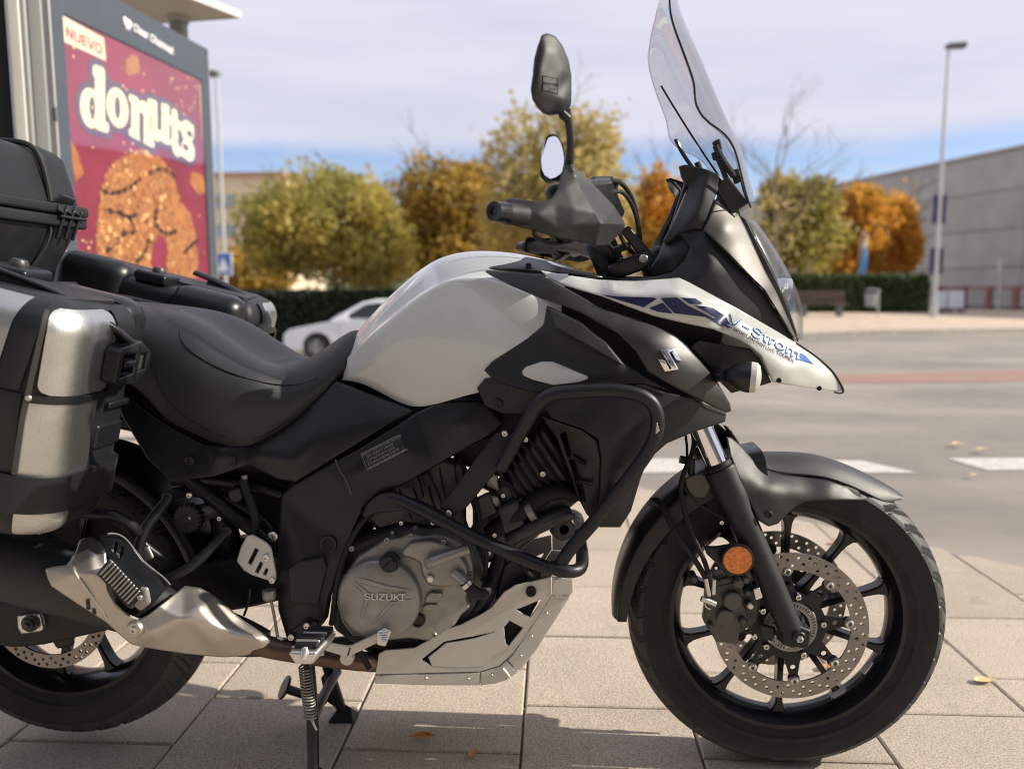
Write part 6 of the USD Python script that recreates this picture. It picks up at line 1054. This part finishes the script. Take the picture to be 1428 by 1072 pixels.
q = P(187, 878, -.308); part('shield_washer', lathe([(.007, .001), (.013, .001), (.0155, -.003), (.0155, -.008), (0, -.008), (0, 0)], q, ax_, 28), 'silencer_steel', shd); bolt(187, 878, -.308, .0075, 'steel', shd)
# swingarm, chain side, axle block
m, _ = shell([(-30, 842), (10, 838), (60, 842), (150, 820), (240, 795), (330, 776), (400, 772), (420, 790), (420, 830), (340, 848), (240, 862), (150, 878), (62, 898), (20, 902), (-30, 895)], [(-30, 842, -.125), (62, 898, -.125), (150, 820, -.11), (330, 776, -.10), (420, 830, -.10)], .035, res=14, bevel=4); both('swingarm', m, 'frame_black', moto)
part('axle_block', shell([(24, 858), (56, 855), (61, 876), (58, 880), (30, 884), (25, 876)], [(40, 868, -.132)], .008, bevel=2)[0], 'alu_bright', moto); q = P(42, 869, -.138); part('axle_nut', cat_(lathe([(0, .012), (.010, .012), (.0135, .009), (.0135, 0), (0, 0)], q, ax_, 6), lathe([(0, .018), (.006, .018), (.007, .016), (.007, 0), (0, 0)], q, ax_, 16), lathe([(0, .003), (.0175, .003), (.018, 0), (0, 0)], q, ax_, 24)), 'dark_metal', moto, 25)
part('rear_caliper', hull(PP([(74, 886, -.10), (96, 882, -.10), (100, 896, -.10), (82, 900, -.10)]), .006, 8), 'frame_black', moto)
part('chain_guard', shell([(60, 690), (120, 690), (160, 700), (232, 700), (262, 760), (250, 830), (150, 790), (70, 762)], [(150, 740, .0)], .006)[0], 'vent_dark', moto)
# rear hugger and under-tray, subframe, linkage
rows = []
for a in np.radians(np.linspace(8, 118, 14)):
    rows.append([(RA[0] + (.345 - d_) * math.cos(a), y_, RA[2] + (.345 - d_) * math.sin(a)) for y_, d_ in ((-.088, .03), (-.085, .005), (-.05, 0), (0, 0), (.05, 0), (.085, .005), (.088, .03))])
part('rear_hugger', loft(rows, 40, 20, thick=.003), 'smooth_plastic', moto, 40)
part('tail_tray', hull([P(a, b, s * .11) for s in (-1, 1) for a, b in ((60, 470), (165, 530), (180, 570), (150, 590), (40, 540))], .01, 8), 'smooth_plastic', moto)
part('shock', lathe([(0, 0), (.03, 0), (.03, .1), (.024, .12), (.024, .26), (0, .26)], P(330, 800, 0), P(290, 660, 0) - P(330, 800, 0), 24), 'dark_metal', moto)
for pts_, r in (([(200, 598, -.14), (280, 680, -.13), (350, 735, -.13), (400, 770, -.13)], .016), ([(240, 668, -.13), (320, 672, -.12), (395, 690, -.12)], .014), ([(240, 690, -.12), (300, 690, -.12), (360, 720, -.12), (382, 745, -.14)], .012)): both('subframe', tube(PP(pts_), r, 12, 30), 'frame_black', moto)
part('battery_box', hull([P(a, b, s * .07) for s in (-1, 1) for a, b in ((300, 655), (420, 655), (440, 760), (395, 770), (340, 720))], .012, 8), 'vent_dark', moto)
q = P(264, 722, -.165); kn = unary_union([Point(0, 0).buffer(.026, 24)] + [Point(.026 * math.cos(a), .026 * math.sin(a)).buffer(.0032, 6) for a in np.arange(18) * math.pi / 9]); mm = prism_y(kn, -.012, .012, .002); mm.vertices = mm.vertices + q; part('preload_knob', cat_(mm, lathe([(0, .016), (.008, .016), (.010, .012), (.010, 0), (0, 0)], q, ax_, 20)), 'smooth_plastic', moto, 30); part('knob_stem', cyl(q + [0, .012, 0], q + np.array([.04, .05, .01]), .018, 16), 'dark_metal', moto)
for a, b, r in ((265, 690, .006), (307, 722, .005), (381, 747, .010), (234, 692, .011), (317, 740, .011)): bolt(a, b, -.168 if r < .01 else -.176, r, 'steel' if r < .0105 else 'frame_black', moto, .006)
part('brake_line', tube(PP([(340, 668, -.15), (346, 690, -.155), (354, 712, -.16), (356, 732, -.16), (350, 752, -.155)]), .0085, 12, 30), 'rubber', moto); part('line_fitting', cyl(P(341, 662, -.15), P(342, 674, -.15), .006, 12), 'cast_grey', moto); part('reservoir_cap', lathe([(0, .006), (.012, .006), (.016, .002), (.017, -.01), (0, -.01)], P(330, 690, -.15), ax_, 24), 'smooth_plastic', moto)
# rear footrest hanger
part('peg_hanger', cat_(tube(PP([(236, 691, -.172), (226, 706, -.185), (206, 732, -.205), (194, 762, -.215), (192, 792, -.22), (196, 815, -.225)]), .0105, 14, 40), tube(PP([(318, 739, -.172), (300, 758, -.19), (272, 785, -.215), (248, 800, -.225), (226, 818, -.23)]), .0100, 14, 40)), 'frame_black', moto); part('luggage_rack_tube', cat_(tube(PP([(110, 712, -.26), (130, 716, -.26), (160, 720, -.25), (180, 730, -.235), (192, 742, -.22)]), .011, 14, 30), tube(PP([(185, 740, -.20), (205, 762, -.19), (228, 778, -.18)]), .008, 12, 16)), 'frame_black', moto)
part('hanger_plate', shell([(138, 748), (150, 745), (172, 748), (186, 764), (200, 782), (222, 800), (236, 814), (232, 820), (200, 856), (190, 850), (182, 820), (160, 790), (148, 775)], [(138, 748, -.275), (172, 748, -.26), (236, 814, -.25), (200, 856, -.285)], .004, bevel=1.5, res=6, holes=[[(157, 766), (161, 756), (164, 758), (160, 770)], [(165, 772), (170, 762), (173, 764), (168, 777)]])[0], 'frame_black', moto, 25)
part('hanger_edge', tube(PP([(150, 744, -.278), (171, 748, -.262), (186, 764, -.258), (201, 783, -.255), (222, 800, -.253), (237, 815, -.253)]), .0016, 6), 'cast_grey', moto)
pg0, pg1 = P(152, 788, -.325), P(193, 832, -.300); pg = part('rear_footrest', hull([p + o for p in (pg0, pg1) for o in ([-.010, -.012, -.012], [.010, -.012, .012], [.014, .012, .0], [-.006, .012, -.02])], .005, 8), 'smooth_plastic', moto)
for k in range(11): t_ = (k + .5) / 11; c_ = pg0 + (pg1 - pg0) * t_ + np.array([.004, -.020, .006]); part('rubber_rib', hull([c_ + o for o in ([-.011, 0, -.012], [.011, 0, .010])], .0022, 6), 'cast_grey', pg)
part('peg_clamp', hull(PP([(188, 822, -.305), (203, 822, -.305), (206, 838, -.305), (196, 846, -.305), (184, 836, -.305)]), .006, 8), 'cast_grey', moto); bolt(196, 832, -.314, .005, 'steel', moto); part('rack_lug', hull(PP([(198, 768, -.2), (206, 764, -.2), (212, 776, -.2), (204, 780, -.2)]), .004, 6), 'cast_grey', moto)
# heel plate, brake linkage, front footrest and pedal
m, _ = shell([(330, 782), (336, 762), (344, 747), (352, 745), (371, 756), (378, 764), (385, 800), (384, 812), (352, 802), (340, 795)], [(330, 782, -.196), (352, 745, -.200), (371, 756, -.206), (385, 800, -.206), (352, 802, -.204)], .003, bevel=1.5, res=5, corner=3, holes=[[(346, 784), (356, 764), (360.5, 766), (350, 787)], [(356, 797), (363, 783), (366.5, 785), (360, 799)], [(367, 800), (371, 792), (374, 794), (371, 802)]]); hp = part('heel_plate', m, 'alu_matt', moto, 30); bolt(371, 777, -.209, .0065, 'alu_bright', hp); bolt(379.5, 809, -.208, .006, 'alu_bright', hp)
part('heel_backing', shell([(338, 776), (350, 752), (380, 770), (383, 806), (356, 800)], [(360, 780, -.185)], .006)[0], 'vent_dark', hp); part('brake_cylinder', lathe([(0, 0), (.012, 0), (.0135, .003), (.0135, .016), (.009, .022), (0, .022)], P(375, 822, -.19), P(376, 840, -.19) - P(375, 822, -.19), 20), 'cast_grey', moto); part('push_rod', tube(PP([(377, 832, -.19), (383, 862, -.192), (388, 894, -.194)]), .0032, 8, 8), 'cast_grey', moto); part('switch_spring', tube(PP([(349, 820, -.15), (346, 840, -.15), (340, 858, -.15)]), .0025, 8), 'dark_metal', moto)
part('rod_clevis', hull(PP([(383, 892, -.195), (391, 890, -.195), (398, 908, -.195), (390, 912, -.195)]), .005, 8), 'alu_bright', moto); bolt(393, 907, -.205, .006, 'steel', moto); bolt(406, 888, -.192, .007, 'steel', moto); bolt(428, 872, -.192, .007, 'steel', moto)
part('footrest_bracket', shell([(398, 884), (410, 876), (428, 862), (445, 866), (440, 885), (424, 900), (420, 920), (410, 914), (404, 900)], [(420, 885, -.186)], .010, bevel=2)[0], 'frame_black', moto)
fr0, fr1 = P(424, 908, -.280), P(450, 880, -.215); frp = part('footrest', cat_(hull([p + o for p in (fr0, fr1) for o in ([-.022, 0, -.004], [.020, 0, -.004], [-.014, 0, -.018], [.013, 0, -.018])], .006, 8), hull([P(423, 917, -.29), P(425, 906, -.285)], .007, 8)), 'alu_bright', moto, 40)
part('footrest_rubber', hull([p + o for p in (fr0 + (fr1 - fr0) * .12, fr1 - (fr1 - fr0) * .02) for o in ([-.018, 0, .008], [.018, 0, .008], [-.018, 0, .003], [.018, 0, .003])], .004, 8), 'rubber', frp)
for k in range(6): c_ = fr0 + (fr1 - fr0) * (.2 + .13 * k); part('rubber_rib', hull([c_ + o for o in ([-.020, 0, .0125], [.020, 0, .0125])], .0032, 6), 'rubber' if k % 3 else 'cast_grey', frp)
part('brake_pedal', cat_(*[hull(PP([a + (-.20,), b + (-.20,), c + (-.20,), d + (-.20,), a + (-.19,), b + (-.19,), c + (-.19,), d + (-.19,)]), .003, 8) for a, b, c, d in (((445, 902), (452, 896), (490, 902), (486, 914)), ((484, 914), (488, 902), (530, 882), (534, 890)), ((392, 900), (400, 906), (402, 914), (394, 914)), ((398, 902), (450, 900), (450, 912), (400, 914)))]), 'alu_matt', moto, 30); pd = part('pedal_tip', hull(PP([(528, 882, -.206), (536, 878, -.206), (543, 881, -.206), (536, 898, -.206), (528, 896, -.206)]), .004, 8), 'alu_bright', moto)
for k in range(5): part('tip_tooth', hull(PP([(529 + 1.2 * k - 1, 880 + 3.2 * k * .9 + 1, -.212), (538 + .3 * k, 880 + 3.4 * k, -.212)]), .0018, 6), 'chrome', pd)
q = P(484, 917, -.195); part('pedal_pivot', lathe([(0, .006), (.012, .006), (.014, .003), (.014, -.01), (0, -.01)], q, ax_, 24), 'alu_matt', moto); part('stand_stop', cyl(P(500, 905, -.18), P(515, 932, -.185), .006, 12), 'rubber', moto)
# centre stand
gl_, gr_ = G(437, 1080, .014), G(478, 994, .014)
Sx = P(430, 915, gl_[1] + .02); Sl = P(455, 925, gr_[1] - .02)
sr = tube([Sx, (Sx + gl_) / 2 + [.003, 0, 0], gl_], [.0115, .0125, .0115], 16, 20); sl2 = tube([Sl, (Sl + gr_) / 2, gr_], [.0115, .0125, .0115], 16, 20)
cs = part('centre_stand', cat_(sr, sl2, tube([P(470, 936, gr_[1] - .01), P(452, 968, -.02), P(437, 1000, gl_[1] + .02)], .011, 14, 16), hull([P(458, 935, gr_[1]), P(470, 985, gr_[1]), P(456, 975, gr_[1]), P(450, 945, gr_[1])], .004, 6)), 'frame_black', moto)
for q, s in ((gl_, -1), (gr_, 1)): part('stand_foot', hull([q + np.array([a, b, z_]) for a, b, z_ in ((-.028, -.02, -.012), (.028, -.02, -.012), (.032, .02, -.010), (-.028, .02, -.012), (0, 0, .025), (.02, .0, .012))], .002, 6), 'frame_black', cs)
part('stand_lever', tube([P(398, 959, .05), P(425, 968, .08), P(455, 976, gr_[1])], .0105, 14, 12), 'frame_black', cs); q = P(397, 958, .05); part('lever_pad', lathe([(0, -.003), (.026, -.003), (.028, 0), (.026, .003), (0, .003)], q, (-.8, -.35, .5), 28), 'frame_black', cs)
part('side_stand', tube([P(500, 890, .12), P(440, 896, .14), P(330, 890, .16)], .012, 12, 12), 'frame_black', moto)
a0, a1 = P(425, 928, gl_[1] - .006), P(433, 999, gl_[1] - .012); n_ = 17; t_ = np.linspace(0, 1, n_ * 16); d_ = a1 - a0; ex = np.array([1., 0, 0]); ey = np.array([0, 1., 0])
part('stand_spring', tube(a0 + t_[:, None] * d_ + .0115 * (np.cos(2 * np.pi * n_ * t_)[:, None] * ex + np.sin(2 * np.pi * n_ * t_)[:, None] * ey), .0021, 7, smooth=False), 'cast_grey', cs, True); part('spring_hook', cat_(tube([a1, a1 + [0.004, 0, -.012], a1 + [.010, .004, -.03]], .0022, 6), tube([P(436, 997, gl_[1] - .02), P(437, 1008, gl_[1] - .02)], .002, 6, 4, False)), 'cast_grey', cs)
# panniers
def pannier(place):
    th, piv, Rc, yi, zt, zb = math.radians(14), np.array([-.455, 0, .95]), .075, -.262, .040, -.362
    La = Rc * math.pi / 2; ue = La + (.238 - Rc - .03) + .045
    def W_(p): return np.array([piv[0] + p[0] * math.cos(th) + p[2] * math.sin(th), p[1], piv[2] - p[0] * math.sin(th) + p[2] * math.cos(th)])
    def S_(u, z, off=0.):
        ins = 0.; r_t, r_b = .052, .045
        if z > zt - r_t: k = min(1, (z - (zt - r_t)) / r_t); ins = r_t * (1 - math.sqrt(max(0, 1 - k * k)))
        if z < zb + r_b: k = min(1, ((zb + r_b) - z) / r_b); ins = r_b * (1 - math.sqrt(max(0, 1 - k * k)))
        Y_ = -.5 + .03 * max(0, (-z - .15)) / .25; cx, cy = -Rc, Y_ + Rc
        if u < 0: p, n = np.array([cx + u, Y_]), np.array([0, -1.])
        elif u < La: a = u / Rc; p, n = np.array([cx + Rc * math.sin(a), cy - Rc * math.cos(a)]), np.array([math.sin(a), -math.cos(a)])
        else: p, n = np.array([0., cy + (u - La)]), np.array([1., 0])
        e_ = u - La - (yi - cy - .03)
        if e_ > 0: a = min(e_ / .03, math.pi / 2); p = np.array([-.03 + .03 * math.cos(a), yi - .03 + .03 * math.sin(a)]); n = np.array([math.cos(a), math.sin(a)])
        p = p + n * (off - ins); return W_((p[0], p[1], z))
    def patch(u0, u1, z0, z1, off, nu=26, nv=30, th_=.003, su=0., rad=0.):
        t = np.linspace(0, 1, nv); zs = z0 + (z1 - z0) * t; rows = []
        for z in zs:
            d = 0.
            if rad: k = max(0, (rad - min(z - z0, z1 - z)) / rad); d = rad * (1 - math.sqrt(max(0, 1 - k * k)))
            rows.append([S_(u, z, off) for u in np.linspace(u0 + d + su * z, u1 - d + su * z, nu)])
        m = grid(rows)
        if m.face_normals[:, 1].mean() > 0: m.faces = m.faces[:, ::-1]
        n = m.vertex_normals; N = len(m.vertices); q = tm(m.vertices - n * (th_ + off), m.faces[:, ::-1]); e = trimesh.grouping.group_rows(np.sort(m.edges, axis=1), require_count=1); ed = m.edges[e]
        return tm(np.vstack([m.vertices, q.vertices]), np.vstack([m.faces, q.faces + N, np.c_[ed[:, 1], ed[:, 0], ed[:, 0] + N], np.c_[ed[:, 1], ed[:, 0] + N, ed[:, 1] + N]]))
    def lbox(*a): q = bbox(*a); q.vertices = np.array([W_(v) for v in q.vertices]); return q
    zs = np.linspace(zb, zt, 60); us = np.r_[np.linspace(-.46, 0, 14), np.linspace(.004, La, 16), np.linspace(La + .01, ue, 16)]
    rows = []
    for z in zs:
        r = [S_(u, z) for u in us]; l = W_((-.50, yi, z)); rows.append(r + [l, r[0]])
    m = grid(rows); top, bot = np.array(rows[-1]), np.array(rows[0])
    if m.face_normals[:len(us)][:, 1].mean() > 0: m.faces = m.faces[:, ::-1]
    c = part('side_case', place(cat_(m, hull(np.vstack([top, top - [0, 0, .004]])), hull(np.vstack([bot, bot + [0, 0, .004]])))), 'black_plastic', moto, 35)
    part('lid_corner', place(patch(.044, .188, -.106, .030, .0040, 30, 34, rad=.018)), 'case_alu', c, 40)
    part('body_corner', place(patch(.043, .176, -.243, -.121, .0028, su=.06)), 'case_alu', c, 40)
    part('lower_corner', place(patch(.044, .134, -.350, -.306, .0024, su=.04, rad=.006)), 'case_alu', c, 40)
    part('lower_band', place(patch(-.42, ue - .02, -.306, -.242, .0100, 70, 12)), 'black_plastic', c, 40)
    part('seam_lip', place(patch(.036, .192, -.1195, -.1075, .0070, 30, 6)), 'smooth_plastic', c, 40)
    part('edge_band', place(patch(.0, .035, -.102, .039, .0065, 14, 30, su=.13)), 'smooth_plastic', c, 40)
    part('edge_bead', place(patch(.035, .042, -.24, .026, .0075, 4, 30, su=.04)), 'dark_metal', c, 40)
    part('edge_frame', place(patch(.190, .214, -.112, .030, .0065, 8, 26)), 'smooth_plastic', c, 40)
    part('lid_panel', place(patch(-.44, -.004, -.100, .038, .0035, 30, 24, su=.15)), 'case_alu', c, 40)
    part('body_recess', place(patch(-.42, .026, -.240, -.108, .0030, 30, 10)), 'smooth_plastic', c, 40)
    q = PP([(-40, 364, -.41), (0, 378, -.405), (45, 395, -.395), (85, 413, -.385), (125, 436, -.375), (155, 457, -.360), (176, 475, -.338), (187, 492, -.315)])
    part('carry_handle', place(tube(q, [.012, .012, .012, .013, .014, .015, .014, .010], 14, 60, flat=((.2, .3, .9), .5))), 'smooth_plastic', c, 40); part('handle_post', place(hull([q[1] + [0, 0, -.005], q[2] + [0, 0, -.005], q[2] + [-.01, 0, -.045], q[1] + [-.02, 0, -.04]], .008, 6)), 'smooth_plastic', c)
    lo = W_((.008, -.325, -.056)); fx = np.array([math.cos(th), 0, -math.sin(th)]); fz = np.array([math.sin(th), 0, math.cos(th)])
    def lat(q, d0, d1, r=.003): return hull([lo + fx * d + np.array([0, a, 0]) + fz * b for d in (d0, d1) for a, b in q], r, 6)
    fr_ = [lat(q, 0, .020) for q in (((-.055, -.026), (-.055, .022), (-.046, .028), (-.046, -.032)), ((.040, .020), (.040, -.020), (.048, -.012), (.048, .012)), ((-.046, .022), (-.046, .028), (.010, .036), (.044, .018), (.012, .028)), ((-.046, -.032), (-.046, -.026), (.012, -.028), (.044, -.016), (.010, -.036)), ((-.03, -.003), (-.03, .003), (.006, .003), (.006, -.003)), ((.002, -.03), (.002, .03), (.010, .03), (.010, -.03)))]
    part('latch', place(cat_(*fr_)), 'smooth_plastic', c, 30); part('latch_face', place(lat(((.010, -.022), (.040, -.016), (.040, .016), (.010, .022)), 0, .014, .002)), 'dark_metal', c)
    part('front_rib', place(lbox(-.01, .010, -.345, -.280, -.142, -.130, .003, 6)), 'smooth_plastic', c); part('front_crease', place(lbox(-.01, .006, -.36, -.28, -.215, -.170, .006, 6)), 'smooth_plastic', c)
    part('inner_lid', place(lbox(-.495, -.014, -.30, -.212, -.11, .030, .028, 8)), 'smooth_plastic', c); part('hinge_block', place(lbox(-.285, -.205, -.30, -.215, .025, .052, .008, 6)), 'smooth_plastic', c); part('hinge_button', place(lathe([(0, .012), (.012, .012), (.016, .006), (.016, 0), (0, 0)], W_((-.245, -.26, .052)), (math.sin(th), 0, math.cos(th)), 16)), 'dark_metal', c)
    part('inner_bulge', place(lbox(-.190, -.012, -.30, -.200, -.10, .041, .034, 8)), 'smooth_plastic', c); part('inner_bulge', place(lbox(-.48, -.30, -.30, -.200, -.10, .058, .036, 8)), 'smooth_plastic', c)
    part('corner_rivet', place(lathe([(0, .003), (.004, .003), (.005, 0), (0, 0)], S_(.036, -.112, .007), ax_, 12)), 'alu_bright', c)
    return c
pannier(lambda m: m); pannier(mirror)
# top case
tcb = part('top_case', hull([(x_, y_, z_) for x_, y_, z_ in ((-1.25, -.20, 1.16), (-1.25, .19, 1.16), (-.868, -.20, 1.165), (-.868, .185, 1.165), (-1.2, -.17, 1.075), (-1.2, .15, 1.075), (-.905, -.17, 1.075), (-.905, .150, 1.075))], .024, 12), 'black_plastic', moto, 40)
part('top_case_lid', hull([(x_, y_, z_) for x_, y_, z_ in ((-1.25, -.20, 1.215), (-1.25, .185, 1.215), (-.872, -.20, 1.215), (-.872, .180, 1.215), (-1.22, -.18, 1.300), (-1.22, .172, 1.300), (-.888, -.18, 1.304), (-.888, .166, 1.296))], .034, 14), 'black_plastic', moto, 40)
part('lid_end_shell', hull([(x_, y_, z_) for x_, y_, z_ in ((-1.25, .11, 1.215), (-1.25, .187, 1.215), (-.870, .11, 1.215), (-.870, .183, 1.215), (-1.22, .11, 1.303), (-1.22, .175, 1.303), (-.885, .11, 1.305), (-.885, .169, 1.299))], .0355, 14), 'black_plastic', moto, 40)
part('body_end_shell', hull([(x_, y_, z_) for x_, y_, z_ in ((-1.25, .12, 1.16), (-1.25, .192, 1.16), (-.866, .12, 1.165), (-.866, .188, 1.165), (-1.2, .09, 1.075), (-1.2, .153, 1.075), (-.902, .09, 1.075), (-.902, .153, 1.075))], .0255, 12), 'black_plastic', moto, 40)
part('rim_band', cat_(bbox(-1.28, -.826, -.235, .225, 1.188, 1.212, .006, 8), bbox(-1.28, -.830, -.235, .222, 1.160, 1.186, .006, 8)), 'black_plastic', moto, 30)
part('lid_groove', tube([(-.836, .090, 1.214), (-.838, .088, 1.25), (-.844, .082, 1.295), (-.856, .076, 1.326), (-.89, .070, 1.340), (-.98, .066, 1.340)], .0065, 8, 40), 'vent_dark', moto); part('body_groove', tube([(-.8425, .095, 1.160), (-.846, .092, 1.13), (-.858, .082, 1.10), (-.878, .070, 1.065)], .0035, 8, 20), 'vent_dark', moto)
for k in range(3): part('hinge_finger', hull([(-.828, .118 + .030 * k, 1.175), (-.822, .122 + .030 * k, 1.195), (-.838, .110 + .030 * k, 1.135)], .0045, 6), 'smooth_plastic', moto); part('hinge_tooth', hull([(-.826, .105 + .030 * k, 1.208), (-.822, .115 + .030 * k, 1.190), (-.822, .097 + .03 * k, 1.195)], .003, 6), 'smooth_plastic', moto)
part('hinge_pin', cyl((-.822, .10, 1.182), (-.822, .20, 1.182), .004, 10), 'smooth_plastic', moto); part('lid_tab', hull([(-.836, .10, 1.216), (-.836, .17, 1.214), (-.825, .115, 1.228), (-.825, .16, 1.224)], .005, 6), 'smooth_plastic', moto)
part('luggage_rack', cat_(bbox(-1.25, -.80, -.10, .12, 1.02, 1.035, .005, 6), hull(PP([(25, 384, -.05), (52, 384, -.05), (62, 398, -.05), (30, 404, -.05), (25, 384, .1), (52, 384, .1), (62, 398, .1)]), .004, 6)), 'smooth_plastic', moto); part('rack_support', hull([(x_, s * .1, z_) for s in (-1, 1) for x_, z_ in ((-.95, 1.02), (-.85, 1.02), (-.7, .93), (-.8, .9))], .008, 6), 'alu_bright', moto)
for s in (-1, 1): part('grab_rail', tube([(-.55, s * .15, .95), (-.70, s * .165, .99), (-.90, s * .14, 1.015)], .012, 12, 20), 'smooth_plastic', moto)
